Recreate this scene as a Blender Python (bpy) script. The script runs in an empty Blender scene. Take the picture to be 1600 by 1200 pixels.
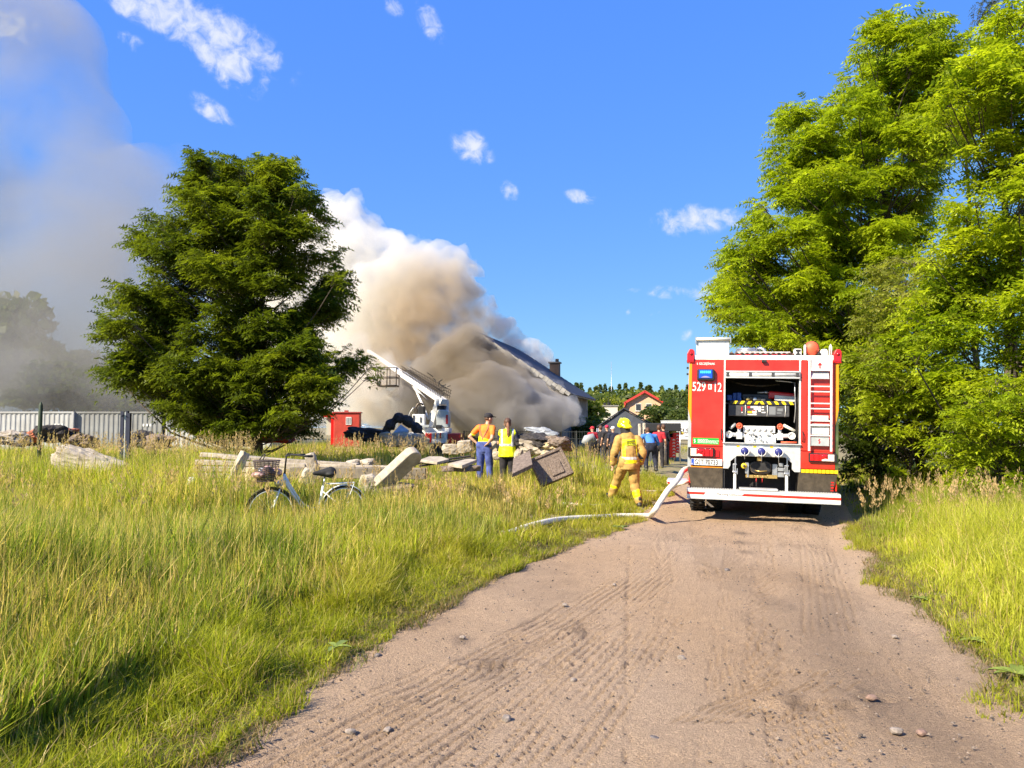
import bpy, bmesh, math, random
import numpy as np
from mathutils import Vector, Matrix, noise as mn

random.seed(7)
rng = np.random.default_rng(7)
SC = bpy.context.scene
R = math.radians

# ---------------------------------------------------------------- camera
CAM_H = 1.65
FPX = 1200.0                       # focal length in pixels of a 1600 px wide frame
PITCH = math.atan(68 / FPX)
cam_d = bpy.data.cameras.new('camera')
cam_d.sensor_fit = 'HORIZONTAL'
cam_d.sensor_width = 36
cam_d.lens = 36 * FPX / 1600
cam_d.clip_start = 0.1
cam_d.clip_end = 6000
cam = bpy.data.objects.new('camera', cam_d)
SC.collection.objects.link(cam)
cam.location = (0, 0, CAM_H)
cam.rotation_euler = (math.pi / 2 + PITCH, 0, 0)
SC.camera = cam

def ray(px, py):
    x = (px - 800) / FPX; y = (600 - py) / FPX
    return Vector((x, math.cos(PITCH) - y * math.sin(PITCH), math.sin(PITCH) + y * math.cos(PITCH)))
def P(px, py, d):                  # point seen at a pixel of the photograph, d metres ahead
    r = ray(px, py); r = r * (d / r.y)
    return Vector((r.x, r.y, r.z + CAM_H))
def G(px, py, z=0.0):              # point on the plane z seen at a pixel
    r = ray(px, py); r = r * ((z - CAM_H) / r.z)
    return Vector((r.x, r.y, z))

# ---------------------------------------------------------------- sun and sky
SUN_EL = R(38)
SUN_AZ = Vector((-0.79, -0.61, 0)).normalized()      # horizontal direction towards the sun
sun_dir = Vector((SUN_AZ.x * math.cos(SUN_EL), SUN_AZ.y * math.cos(SUN_EL), math.sin(SUN_EL)))
sun_d = bpy.data.lights.new('sun', 'SUN')
sun_d.energy = 4.8
sun_d.angle = R(0.5)
sun_d.color = (1.0, 0.88, 0.69)
sun = bpy.data.objects.new('sun', sun_d)
SC.collection.objects.link(sun)
sun.rotation_euler = sun_dir.to_track_quat('Z', 'Y').to_euler()

W = bpy.data.worlds.new('World'); SC.world = W; W.use_nodes = True
wt = W.node_tree; wn = wt.nodes; wl = wt.links
wn.clear()
def NN(tree, typ, **kw):
    n = tree.nodes.new(typ)
    for k, v in kw.items():
        setattr(n, k, v)
    return n
def mth(tree, op, a, b=None, c=None, clamp=False):
    n = tree.nodes.new('ShaderNodeMath'); n.operation = op; n.use_clamp = clamp
    for i, v in enumerate((a, b, c)):
        if v is None: continue
        if isinstance(v, (int, float)): n.inputs[i].default_value = v
        else: tree.links.new(v, n.inputs[i])
    return n.outputs[0]
sky = NN(wt, 'ShaderNodeTexSky', sky_type='NISHITA', sun_disc=False)
sky.sun_elevation = SUN_EL
sky.sun_rotation = math.atan2(SUN_AZ.x, SUN_AZ.y)
sky.air_density = 1.0; sky.dust_density = 0.1; sky.ozone_density = 3.0
hs = NN(wt, 'ShaderNodeHueSaturation'); hs.inputs['Saturation'].default_value = 2.1; hs.inputs['Hue'].default_value = 0.507
hs.inputs['Value'].default_value = 2.2
gm = NN(wt, 'ShaderNodeGamma'); gm.inputs['Gamma'].default_value = 0.42
wl.new(sky.outputs[0], gm.inputs['Color']); wl.new(gm.outputs[0], hs.inputs['Color'])
tc = NN(wt, 'ShaderNodeTexCoord')
# small fair-weather clouds: direction, half width, half height (tangents), turn, strength
CL = [(300, 30, 0.125, 0.034, -20, 1.25), (350, 85, 0.060, 0.030, -45, 1.25), (240, 20, 0.07, 0.02, -14, 1.1), (205, 65, 0.016, 0.01, -20, .8),
      (335, 175, 0.036, 0.013, -28, 1.0), (413, 130, 0.010, 0.012, 0, 0.8), (672, 35, 0.028, 0.014, -60, .9), (616, 12, 0.014, 0.010, -30, 0.8),
      (738, 232, 0.032, 0.022, -32, 1.1), (797, 300, 0.020, 0.012, -35, 0.85), (908, 308, 0.024, 0.010, -15, 0.9),
      (1075, 345, 0.050, 0.022, -4, 1.2), (1145, 340, 0.018, 0.012, -20, 1.0), (1048, 457, 0.034, 0.010, -3, 0.85),
      (1105, 450, 0.026, 0.018, 18, 0.75), (1025, 490, 0.010, 0.005, 10, .6), (978, 487, 0.007, 0.006, 0, .7), (1072, 523, 0.010, 0.007, 50, 0.55),
      (990, 454, 0.012, 0.004, 0, .7), (15, 40, 0.03, 0.02, 0, .7), (710, 268, .007, .010, 0, .55)]
mask = None
wnz = NN(wt, 'ShaderNodeTexNoise'); wnz.inputs['Scale'].default_value = 18; wnz.inputs['Detail'].default_value = 7; wnz.inputs['Roughness'].default_value = 0.62
wl.new(tc.outputs['Generated'], wnz.inputs['Vector'])
for (px, py, rx, ry, an, st) in CL:
    c = ray(px, py).normalized()
    r_ = Vector((0, 0, 1)).cross(-c).normalized(); u_ = (-c).cross(r_) * -1
    r_ = c.cross(Vector((0, 0, 1))).normalized(); u_ = r_.cross(c).normalized()
    a = R(an); e1 = (r_ * math.cos(a) + u_ * math.sin(a)) / rx; e2 = (-r_ * math.sin(a) + u_ * math.cos(a)) / ry
    d1 = NN(wt, 'ShaderNodeVectorMath', operation='DOT_PRODUCT'); d1.inputs[1].default_value = e1; wl.new(tc.outputs['Generated'], d1.inputs[0])
    d2 = NN(wt, 'ShaderNodeVectorMath', operation='DOT_PRODUCT'); d2.inputs[1].default_value = e2; wl.new(tc.outputs['Generated'], d2.inputs[0])
    q = mth(wt, 'ADD', mth(wt, 'MULTIPLY', d1.outputs['Value'], d1.outputs['Value']), mth(wt, 'MULTIPLY', d2.outputs['Value'], d2.outputs['Value']))
    d3 = NN(wt, 'ShaderNodeVectorMath', operation='DOT_PRODUCT'); d3.inputs[1].default_value = c; wl.new(tc.outputs['Generated'], d3.inputs[0])
    front = mth(wt, 'GREATER_THAN', d3.outputs['Value'], 0.5)
    v = mth(wt, 'MULTIPLY', mth(wt, 'MULTIPLY', mth(wt, 'SUBTRACT', 1.0, q), st), front)
    mask = v if mask is None else mth(wt, 'MAXIMUM', mask, v)
mask = mth(wt, 'MAXIMUM', mask, -0.6)
wn2 = NN(wt, 'ShaderNodeTexNoise'); wn2.inputs['Scale'].default_value = 52; wn2.inputs['Detail'].default_value = 6; wn2.inputs['Roughness'].default_value = 0.6; wn2.inputs['Distortion'].default_value = .5
wl.new(tc.outputs['Generated'], wn2.inputs['Vector'])
nz = mth(wt, 'ADD', mth(wt, 'MULTIPLY', mth(wt, 'SUBTRACT', wnz.outputs['Fac'], 0.50), 2.6), mth(wt, 'MULTIPLY', mth(wt, 'SUBTRACT', wn2.outputs['Fac'], 0.50), 3.6))
dens = mth(wt, 'ADD', mth(wt, 'MULTIPLY', mask, 0.85), nz)
dens = mth(wt, 'MULTIPLY', dens, mth(wt, 'MULTIPLY', mth(wt, 'ADD', mask, 0.25), 1.5, clamp=True))
cm = NN(wt, 'ShaderNodeMapRange', interpolation_type='SMOOTHSTEP'); cm.inputs['From Min'].default_value = 0.0; cm.inputs['From Max'].default_value = 1.9
wl.new(dens, cm.inputs['Value'])
sp_ = NN(wt, 'ShaderNodeSeparateColor'); wl.new(hs.outputs[0], sp_.inputs[0]); cb_s = NN(wt, 'ShaderNodeCombineColor')
for i_, (g_, a_) in enumerate(((.706, .68), (.80, .93), (.10, 3.95))):
    wl.new(mth(wt, 'MULTIPLY', mth(wt, 'POWER', sp_.outputs[i_], g_), a_ * .93), cb_s.inputs[i_])
cmix = NN(wt, 'ShaderNodeMix', data_type='RGBA'); cmix.inputs['B'].default_value = (3.7, 3.85, 4.2, 1)
wl.new(mth(wt, 'MULTIPLY', cm.outputs[0], 0.92), cmix.inputs['Factor']); wl.new(cb_s.outputs[0], cmix.inputs['A'])
bg = NN(wt, 'ShaderNodeBackground'); bg.inputs['Strength'].default_value = 0.098
wo = NN(wt, 'ShaderNodeOutputWorld')
wl.new(cmix.outputs['Result'], bg.inputs['Color']); wl.new(bg.outputs[0], wo.inputs['Surface'])

SC.view_settings.view_transform = 'Standard'
SC.view_settings.look = 'None'
SC.view_settings.exposure = 1.3
SC.view_settings.gamma = 1
SC.view_settings.use_curve_mapping = False
cy = SC.cycles
cy.max_bounces = 8; cy.diffuse_bounces = 3; cy.glossy_bounces = 3; cy.transmission_bounces = 4; cy.transparent_max_bounces = 8
cy.volume_bounces = 5
cy.volume_step_rate = 1.0; cy.volume_max_steps = 160
cy.use_denoising = True
cy.denoiser = 'OPENIMAGEDENOISE'
cy.use_adaptive_sampling = True; cy.adaptive_threshold = 0.01
cy.sample_clamp_indirect = 6
cy.caustics_reflective = False; cy.caustics_refractive = False

# ---------------------------------------------------------------- object helpers
COL = SC.collection
def lab(o, label=None, cat=None, group=None, kind=None):
    if label: o['label'] = label
    if cat: o['category'] = cat
    if group: o['group'] = group
    if kind: o['kind'] = kind
    return o
def empty(name, loc=(0, 0, 0), rz=0, **k):
    o = bpy.data.objects.new(name, None); COL.objects.link(o)
    o.empty_display_size = 0.2
    o.location = loc; o.rotation_euler = (0, 0, rz)
    return lab(o, **k)
def link(name, me, parent=None, **k):
    o = bpy.data.objects.new(name, me); COL.objects.link(o)
    if parent is not None: o.parent = parent
    return lab(o, **k)
def kids(o): return [c for c in bpy.data.objects if c.parent == o]
def copy_tree(o, parent=None, cache=None):
    c = o.copy(); COL.objects.link(c)
    if parent is not None: c.parent = parent
    for ch in kids(o): copy_tree(ch, c)
    return c

class MB:
    """collects shapes for ONE mesh object"""
    def __init__(s): s.v = []; s.f = []; s.mi = []; s.m = 0; s.sm = []
    def add(s, vs, fs, smooth=False):
        b = len(s.v); s.v.extend([tuple(x) for x in vs])
        for f in fs: s.f.append([b + i for i in f]); s.mi.append(s.m); s.sm.append(smooth)
        return s
    def box(s, x0, x1, y0, y1, z0, z1, M=None):
        vs = [Vector((x, y, z)) for x in (x0, x1) for y in (y0, y1) for z in (z0, z1)]
        if M is not None: vs = [M @ v for v in vs]
        return s.add(vs, [(0, 1, 3, 2), (4, 6, 7, 5), (0, 4, 5, 1), (2, 3, 7, 6), (0, 2, 6, 4), (1, 5, 7, 3)])
    def boxc(s, c, sz, rot=None):
        M = Matrix.Translation(c)
        if rot is not None: M = M @ rot
        a, b, d = (q / 2 for q in sz)
        return s.box(-a, a, -b, b, -d, d, M)
    def bar(s, a, b, w, h=None, roll=0):
        a = Vector(a); b = Vector(b); h = h or w
        d = b - a; q = d.to_track_quat('Y', 'Z').to_matrix().to_4x4()
        M = Matrix.Translation((a + b) / 2) @ q @ Matrix.Rotation(roll, 4, 'Y')
        return s.box(-w / 2, w / 2, -d.length / 2, d.length / 2, -h / 2, h / 2, M)
    def cyl(s, a, b, r, r2=None, n=12, cap=True):
        return s.tube([a, b], [r, r if r2 is None else r2], n, cap)
    def tube(s, pts, rs, n=8, cap=True, closed=False):
        pts = [Vector(p) for p in pts]
        if not isinstance(rs, (list, tuple)): rs = [rs] * len(pts)
        vs = []; m = len(pts); up = None
        for i, p in enumerate(pts):
            if closed: t = pts[(i + 1) % m] - pts[i - 1]
            else: t = pts[min(i + 1, m - 1)] - pts[max(i - 1, 0)]
            if t.length < 1e-9: t = Vector((0, 0, 1))
            t.normalize()
            if up is None:
                up = Vector((0, 0, 1)) if abs(t.z) < 0.9 else Vector((1, 0, 0))
            sd = t.cross(up)
            if sd.length < 1e-5: sd = t.cross(Vector((0.3, 1, 0.2)))
            sd.normalize(); up = sd.cross(t).normalized()
            for k in range(n):
                a = 2 * math.pi * k / n
                vs.append(p + (sd * math.cos(a) + up * math.sin(a)) * rs[i])
        fs = []
        for i in range(m if closed else m - 1):
            j = (i + 1) % m
            for k in range(n):
                fs.append((i * n + k, i * n + (k + 1) % n, j * n + (k + 1) % n, j * n + k))
        if cap and not closed:
            fs.append(tuple(range(n))[::-1]); fs.append(tuple(range((m - 1) * n, m * n)))
        return s.add(vs, fs, smooth=n > 4)
    def prism(s, poly, y0, y1, M=None):
        """polygon in (x,z) extruded along y"""
        n = len(poly)
        vs = [Vector((x, y0, z)) for x, z in poly] + [Vector((x, y1, z)) for x, z in poly]
        if M is not None: vs = [M @ v for v in vs]
        fs = [tuple(range(n)), tuple(range(2 * n - 1, n - 1, -1))]
        fs += [(i, i + n, (i + 1) % n + n, (i + 1) % n) for i in range(n)]
        return s.add(vs, fs)
    def lathe(s, prof, M=None, n=20):
        """profile (radius, y) turned about the y axis"""
        vs = []
        for r, y in prof:
            for k in range(n):
                a = 2 * math.pi * k / n; v = Vector((r * math.cos(a), y, r * math.sin(a)))
                vs.append(M @ v if M is not None else v)
        fs = []
        for i in range(len(prof) - 1):
            for k in range(n): fs.append((i * n + k, (i + 1) * n + k, (i + 1) * n + (k + 1) % n, i * n + (k + 1) % n))
        fs.append(tuple(range(n))); fs.append(tuple(range((len(prof) - 1) * n, len(prof) * n))[::-1])
        return s.add(vs, fs, smooth=True)
    def build(s, name, mats, parent=None, bevel=0, **k):
        me = bpy.data.meshes.new(name)
        me.from_pydata(s.v, [], s.f)
        if not isinstance(mats, (list, tuple)): mats = [mats]
        for m in mats: me.materials.append(m)
        me.polygons.foreach_set('material_index', s.mi)
        me.polygons.foreach_set('use_smooth', s.sm)
        bm = bmesh.new(); bm.from_mesh(me); bmesh.ops.recalc_face_normals(bm, faces=bm.faces); bm.to_mesh(me); bm.free()
        me.update()
        o = link(name, me, parent, **k)
        if bevel:
            b = o.modifiers.new('bevel', 'BEVEL'); b.width = bevel; b.segments = 2; b.limit_method = 'ANGLE'; b.angle_limit = R(35)
        return o

def fast_mesh(name, verts, tris, mats, col=None, mi=None, smooth=False):
    """numpy triangle mesh; col = per-vertex rgb"""
    me = bpy.data.meshes.new(name)
    nv = len(verts); nt = len(tris)
    me.vertices.add(nv); me.vertices.foreach_set('co', np.ascontiguousarray(verts, dtype=np.float32).ravel())
    me.loops.add(nt * 3); me.loops.foreach_set('vertex_index', np.ascontiguousarray(tris, dtype=np.int32).ravel())
    me.polygons.add(nt); me.polygons.foreach_set('loop_start', np.arange(0, nt * 3, 3, dtype=np.int32))
    try: me.polygons.foreach_set('loop_total', np.full(nt, 3, dtype=np.int32))
    except Exception: pass
    if mi is not None: me.polygons.foreach_set('material_index', np.asarray(mi, dtype=np.int32))
    me.polygons.foreach_set('use_smooth', np.full(nt, smooth, dtype=bool))
    if not isinstance(mats, (list, tuple)): mats = [mats]
    for m in mats: me.materials.append(m)
    if col is not None:
        a = me.color_attributes.new('tint', 'FLOAT_COLOR', 'POINT')
        c = np.ones((nv, 4), dtype=np.float32); c[:, :3] = col
        a.data.foreach_set('color', c.ravel())
    me.update(calc_edges=True)
    return me

def smooth_mod(o, levels=1):
    m = o.modifiers.new('subsurf', 'SUBSURF'); m.levels = levels; m.render_levels = levels
    return o

# ---------------------------------------------------------------- materials
def mat(name, color, rough=0.6, metal=0.0, var=0.0, vscale=8.0, bump=0.0, bscale=60.0, color2=None, spec=0.5, coat=0.0, emit=None, bdist=0.01, vdetail=5):
    m = bpy.data.materials.new(name); m.use_nodes = True
    t = m.node_tree; b = t.nodes['Principled BSDF']
    b.inputs['Base Color'].default_value = (*color, 1)
    b.inputs['Roughness'].default_value = rough
    b.inputs['Metallic'].default_value = metal
    b.inputs['Specular IOR Level'].default_value = spec
    b.inputs['Coat Weight'].default_value = coat
    if coat: b.inputs['Coat Roughness'].default_value = 0.08
    if emit:
        b.inputs['Emission Color'].default_value = (*emit[:3], 1); b.inputs['Emission Strength'].default_value = emit[3]
    if var or color2 or bump:
        co = NN(t, 'ShaderNodeTexCoord')
    if var or color2:
        n = NN(t, 'ShaderNodeTexNoise'); n.inputs['Scale'].default_value = vscale; n.inputs['Detail'].default_value = vdetail; n.inputs['Roughness'].default_value = 0.6
        t.links.new(co.outputs['Object'], n.inputs['Vector'])
        c2 = color2 or tuple(max(0, c * (1 - var)) for c in color)
        c1 = color if color2 else tuple(min(1, c * (1 + var * 0.5)) for c in color)
        mr = NN(t, 'ShaderNodeMapRange'); mr.inputs['From Min'].default_value = 0.35; mr.inputs['From Max'].default_value = 0.65
        t.links.new(n.outputs['Fac'], mr.inputs['Value'])
        x = NN(t, 'ShaderNodeMix', data_type='RGBA'); x.inputs['A'].default_value = (*c1, 1); x.inputs['B'].default_value = (*c2, 1)
        t.links.new(mr.outputs[0], x.inputs['Factor']); t.links.new(x.outputs['Result'], b.inputs['Base Color'])
    if bump:
        n2 = NN(t, 'ShaderNodeTexNoise'); n2.inputs['Scale'].default_value = bscale; n2.inputs['Detail'].default_value = 4
        t.links.new(co.outputs['Object'], n2.inputs['Vector'])
        bp = NN(t, 'ShaderNodeBump'); bp.inputs['Strength'].default_value = bump; bp.inputs['Distance'].default_value = bdist
        t.links.new(n2.outputs['Fac'], bp.inputs['Height']); t.links.new(bp.outputs[0], b.inputs['Normal'])
    return m

def leaf_mat(name, trans=0.50, rough=0.45, tmul=(1.6, 1.62, 0.62), spec=0.25):
    m = bpy.data.materials.new(name); m.use_nodes = True
    t = m.node_tree; b = t.nodes['Principled BSDF']; out = t.nodes['Material Output']
    a = NN(t, 'ShaderNodeAttribute', attribute_name='tint')
    t.links.new(a.outputs['Color'], b.inputs['Base Color'])
    b.inputs['Roughness'].default_value = rough; b.inputs['Specular IOR Level'].default_value = spec
    tr = NN(t, 'ShaderNodeBsdfTranslucent')
    mu = NN(t, 'ShaderNodeMix', data_type='RGBA', blend_type='MULTIPLY'); mu.inputs['Factor'].default_value = 1
    mu.inputs['B'].default_value = (*tmul, 1)
    t.links.new(a.outputs['Color'], mu.inputs['A']); t.links.new(mu.outputs['Result'], tr.inputs['Color'])
    mx = NN(t, 'ShaderNodeMixShader'); mx.inputs[0].default_value = trans
    t.links.new(b.outputs[0], mx.inputs[1]); t.links.new(tr.outputs[0], mx.inputs[2]); t.links.new(mx.outputs[0], out.inputs['Surface'])
    return m

M_bark = mat('bark', (0.09, 0.07, 0.055), 0.9, var=0.5, vscale=14, bump=0.6, bscale=40, bdist=0.02)
M_leaf = leaf_mat('locust_leaf')
M_grass = leaf_mat('grass_blade', trans=0.5, tmul=(1.32, 1.40, 0.7), rough=0.42)
M_conc = mat('weathered_concrete', (0.40, 0.35, 0.28), 0.95, color2=(0.22, 0.19, 0.15), vscale=6, bump=0.7, bscale=30, bdist=0.03)
M_conc2 = mat('pale_concrete', (0.46, 0.40, 0.31), 0.95, color2=(0.27, 0.225, 0.165), vscale=5, bump=0.5, bscale=35, bdist=0.02)
M_wood = mat('weathered_wood', (0.42, 0.37, 0.30), 0.9, color2=(0.22, 0.19, 0.15), vscale=7, bump=0.4, bscale=40)
M_steel = mat('galvanised_steel', (0.55, 0.56, 0.57), 0.4, 0.8, var=0.2)
M_black = mat('black_rubber', (0.012, 0.012, 0.013), 0.75, var=0.3, vscale=20)
M_white = mat('white_paint', (0.76, 0.75, 0.71), 0.42, var=0.22, vscale=9, vdetail=8)

def soft(x, a, b):
    t = np.clip((x - a) / (b - a), 0, 1); return t * t * (3 - 2 * t)
def vnoise(x, y, seed=0):
    """cheap smooth value noise, numpy"""
    xi = np.floor(x).astype(np.int64); yi = np.floor(y).astype(np.int64)
    fx = x - xi; fy = y - yi; fx = fx * fx * (3 - 2 * fx); fy = fy * fy * (3 - 2 * fy)
    def h(a, b):
        n = (a * 374761393 + b * 668265263 + seed * 1442695041) & 0x7fffffff
        n = ((n ^ (n >> 13)) * 1274126177) & 0x7fffffff
        return ((n ^ (n >> 16)) & 0xffff) / 65535.0
    return (h(xi, yi) * (1 - fx) + h(xi + 1, yi) * fx) * (1 - fy) + (h(xi, yi + 1) * (1 - fx) + h(xi + 1, yi + 1) * fx) * fy
# ================================================================ GROUND AND ROAD
LY = np.array([-6, 3.83, 5.43, 7.14, 9.46, 12.0, 13.6, 18.7, 24.3, 38.3, 60, 100, 200.0])
LX = np.array([-3.0, -1.52, -1.22, -0.72, 0.14, 1.30, 2.10, 3.71, 5.24, 8.9, 15, 27, 60.0])
RY = np.array([-6, 4.59, 5.9, 6.9, 8.66, 9.4, 11.0, 13.6, 16.4, 24, 38.3, 60, 100, 200.0])
RX = np.array([1.6, 2.99, 3.40, 3.68, 4.06, 4.5, 4.95, 5.96, 7.04, 9.4, 13.5, 20, 33, 67.0])
def road_l(y): return np.interp(y, LY, LX)
def road_r(y): return np.interp(y, RY, RX)
def ground_z(x, y):
    x = np.asarray(x, float); y = np.asarray(y, float)
    l = road_l(y) - x; r = x - road_r(y)
    z = 0.05 * (vnoise(x * 0.5, y * 0.5, 3) - 0.5) + 0.05 * (vnoise(x * 1.7, y * 1.7, 5) - 0.5)
    z = z + 0.05
    z = z + 0.20 * soft(l, 0.8, 5.5) * soft(y, 9, 17)
    z = z + 0.10 * soft(l, 0.4, 1.2) * (1 - soft(y, 10, 14)) 
    z = z + 0.12 * soft(r, 0.3, 1.5)
    inside = soft(-np.maximum(-l, -r) * -1, 0, 1)
    d = np.minimum(-l, -r)                      # > 0 inside the road
    k = soft(d, -0.25, 0.25)
    return z * (1 - k) + (-0.10) * k

def grid_mesh(name, xs, ys_fn, mats):
    pass

# radial sheet to the horizon
rad = np.concatenate([np.linspace(0.0, 45, 150)[1:], 45 * (1.12 ** np.arange(1, 41))])
ang = np.linspace(0, 2 * np.pi, 241)[:-1]
RR, AA = np.meshgrid(rad, ang, indexing='ij')
gx = (RR * np.cos(AA)).ravel(); gy = (RR * np.sin(AA)).ravel() + 6
gz = ground_z(gx, gy) * np.exp(-np.maximum(0, RR.ravel() - 60) / 200)
gv = np.concatenate([[[0, 6, float(ground_z(0, 6))]], np.stack([gx, gy, gz], 1)])
na = len(ang); nr = len(rad)
ii, jj = np.meshgrid(np.arange(nr - 1), np.arange(na), indexing='ij')
a_ = 1 + ii * na + jj; b_ = 1 + ii * na + (jj + 1) % na; c_ = 1 + (ii + 1) * na + (jj + 1) % na; d_ = 1 + (ii + 1) * na + jj
tr = np.concatenate([np.stack([a_, d_, c_], -1).reshape(-1, 3), np.stack([a_, c_, b_], -1).reshape(-1, 3),
                     np.stack([np.zeros(na, int), 1 + np.arange(na), 1 + (np.arange(na) + 1) % na], -1)])
M_soil = mat('meadow_soil', (0.27, 0.20, 0.115), 0.95, color2=(0.15, 0.15, 0.05), vscale=2.2, bump=0.8, bscale=9, bdist=0.05)
g_ob = link('ground', fast_mesh('ground', gv, tr, M_soil, smooth=True), kind='structure', label='grassy open ground of the meadow out to the horizon')

# dirt road: fine relief in true geometry near the camera, rows widen with distance
rows = [3.2]
while rows[-1] < 150:
    rows.append(rows[-1] + max(0.013, 0.0030 * rows[-1] ** 1.28))
rows = np.concatenate([np.linspace(-6, 3.15, 60), rows])
nc = 330
u = np.linspace(-0.09, 1.09, nc)
YY, UU = np.meshgrid(rows, u, indexing='ij')
XL = road_l(YY); XR = road_r(YY)
XX = XL + (XR - XL) * UU
edge = np.minimum(XX - XL, XR - XX)
zz = 0.012 + 0.02 * np.sin(np.clip(UU, 0, 1) * np.pi)
zz = zz + 0.030 * (vnoise(XX * 1.1, YY * 0.7, 11) - .5) + 0.016 * (vnoise(XX * 4, YY * 3, 12) - .5) + 0.008 * (vnoise(XX * 13, YY * 11, 13) - .5) + 0.006 * (vnoise(XX * 40, YY * 40, 14) - .5)
# coarse crumbs
cr = vnoise(XX * 24, YY * 24, 15); zz = zz + 0.010 * soft(cr, 0.84, 0.98)
near = np.exp(-np.maximum(0, YY - 6) / 9)
stain = np.zeros_like(zz)
def track(p0, p1, width, kind, depth=0.012, bend=0.0, ybeg=None):
    """wheel track from ground point p0 (near) to p1 (far)"""
    global zz
    t = (YY - p0.y) / (p1.y - p0.y)
    xc = p0.x + (p1.x - p0.x) * t + bend * t * (1 - t)
    dx = (p1.x - p0.x + bend * (1 - 2 * t)) / (p1.y - p0.y)
    cs = 1 / np.sqrt(1 + dx * dx)
    o = (XX - xc) * cs; s = YY / cs
    wob = 0.012 * (vnoise(s * 3, s * 0 + width * 31, 20) - .5)
    o = o + wob
    m = (1 - soft(np.abs(o), width * 0.42, width * 0.52)) * soft(t, -0.02, 0.04) * (1 - soft(t, 0.92, 1.02))
    ptc = soft(vnoise(XX * 1.7 + width * 50, YY * 0.9, 23), 0.22, 0.55)
    if kind == 'lug':
        ph = (s + np.abs(o) * 0.9) / 0.062
        pat = soft(np.abs((ph % 1) - .5), .12, .32) * soft(np.abs(o), 0.01, 0.03)
        pat = pat * 0.8 - 0.8 * np.exp(-((np.abs(o) - width * .46) / 0.012) ** 2)
    elif kind == 'rib':
        pat = soft(np.abs(((o / (width / 7.2)) % 1) - .5), .34, .46) * -1.5
        pat = pat * (0.55 + .45 * soft(vnoise(s * 30, o * 40, 8), .3, .6))
    elif kind == 'grooves':
        pat = -1.7 * soft(np.abs(((o / (width / 11)) % 1) - .5), .38, .46) * soft(vnoise(s * 1.3, np.floor(o / (width / 11)) * 7.3, 9), .35, .5)
    else:
        ph = s / 0.055
        pat = soft(np.abs((ph % 1) - .5), .15, .35) * (np.sin(o / width * 22) > 0)
    zz = zz + m * ptc * 1.35 * (pat * depth - depth * 0.35) * np.clip(near * 1.4, 0, 1)
track(G(1035, 1230), G(1028, 815), 0.26, 'lug', 0.013, 0.12)
track(G(985, 1230), G(985, 850), 0.05, 'rib', 0.014, -0.1)
track(G(1210, 1230), G(1085, 812), 0.24, 'rib', 0.012, -0.1)
track(G(1130, 1230), G(1150, 830), 0.30, 'rib', 0.010, 0.05)
track(G(1195, 1090), G(1195, 815), 0.28, 'grooves', 0.013)
track(G(1560, 1230), G(1235, 815), 0.26, 'lug', 0.012, 0.25)
track(G(1460, 1230), G(1215, 830), 0.22, 'rib', 0.010, 0.2)
track(G(480, 1250), G(1010, 900), 0.80, 'grooves', 0.018, 0.05)
track(G(760, 1250), G(1030, 945), 0.75, 'grooves', 0.017, 0.0)
track(G(300, 1250), G(900, 960), 0.55, 'rib', 0.012, 0.1)
track(G(1140, 1140), G(1300, 1050), 0.5, 'grooves', 0.022, 0.0)
track(G(1290, 1250), G(1250, 1105), 0.45, 'grooves', 0.018, 0.0)
track(G(920, 1200), G(1060, 830), 0.28, 'lug', 0.009, 0.1)
track(G(1300, 1000), G(1270, 830), 0.5, 'rib', 0.010, 0.1)
# a few scuffed pits
for (px, py, r, dp) in [(770, 1042, .16, .035), (905, 988, .10, .03), (1250, 1105, .08, .03), (1290, 1108, .07, .03), (1320, 1112, .07, .028), (1210, 1100, .06, .03), (745, 1045, .07, .03), (1375, 1098, .12, .02)]:
    c = G(px, py); dd = np.hypot((XX - c.x) * 0.8, (YY - c.y) * 1.8) / r
    zz = zz - dp * np.exp(-dd ** 2 * 1.5) * (0.6 + 0.8 * vnoise(XX * 30, YY * 30, 31)) + dp * .5 * np.exp(-(dd - 1.3) ** 2 * 4)
# rut on the right of the road and rough shoulder
zz = zz - 0.05 * np.exp(-((XR - XX - 0.42) / 0.18) ** 2) * soft(YY, 7, 9) * (1 - soft(YY, 14, 18))
zz = zz + 0.03 * np.exp(-((XR - XX - 0.1) / 0.15) ** 2)
fall = soft(-edge, -0.02, 0.30)
zz = zz - 0.22 * fall
rv = np.stack([XX, YY, zz], -1).reshape(-1, 3)
# tint: darker loam patches towards the right shoulder, drip line behind the truck
tone = 0.5 * vnoise(XX * 0.8, YY * 0.35, 41) + 0.3 * vnoise(XX * 3, YY * 1.4, 42) + 0.2 * vnoise(XX * 9, YY * 6, 43)
dark = soft(tone, 0.52, 0.74) * 0.24
rs = np.exp(-((XR - XX - 0.75 - 0.5 * (vnoise(YY * .5, YY * 0, 4) - .3)) / 0.35) ** 2) * soft(tone, .35, .6)
dark = np.maximum(dark, rs * 0.48)
for (px, py, r, s_) in [(1160, 850, .13, .8), (1165, 868, .10, .7), (1158, 835, .12, .8), (1163, 905, .10, .4), (770, 1042, .15, .7), (905, 988, .09, .8), (1250, 1105, .1, .7), (1320, 1112, .1, .7), (1370, 1095, .2, .8), (1390, 1130, .2, .5), (590, 990, .12, .5), (720, 1003, .08, .6), (1220, 950, .2, .5)]:
    c = G(px, py); dd = np.hypot((XX - c.x), (YY - c.y) * .55) / r
    dark = np.maximum(dark, s_ * np.exp(-dd ** 2) * (0.5 + vnoise(XX * 22, YY * 16, 44)))
dark = np.clip(dark, 0, 1)[..., None]
light = np.array([0.51, 0.365, 0.243]); dk = np.array([0.19, 0.14, 0.105])
hue = (vnoise(XX * 1.3, YY * .6, 45)[..., None] - .5)
rc = (light * (1 - dark) + dk * dark) * (1 + hue * np.array([0.10, 0.16, 0.26]))
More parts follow.
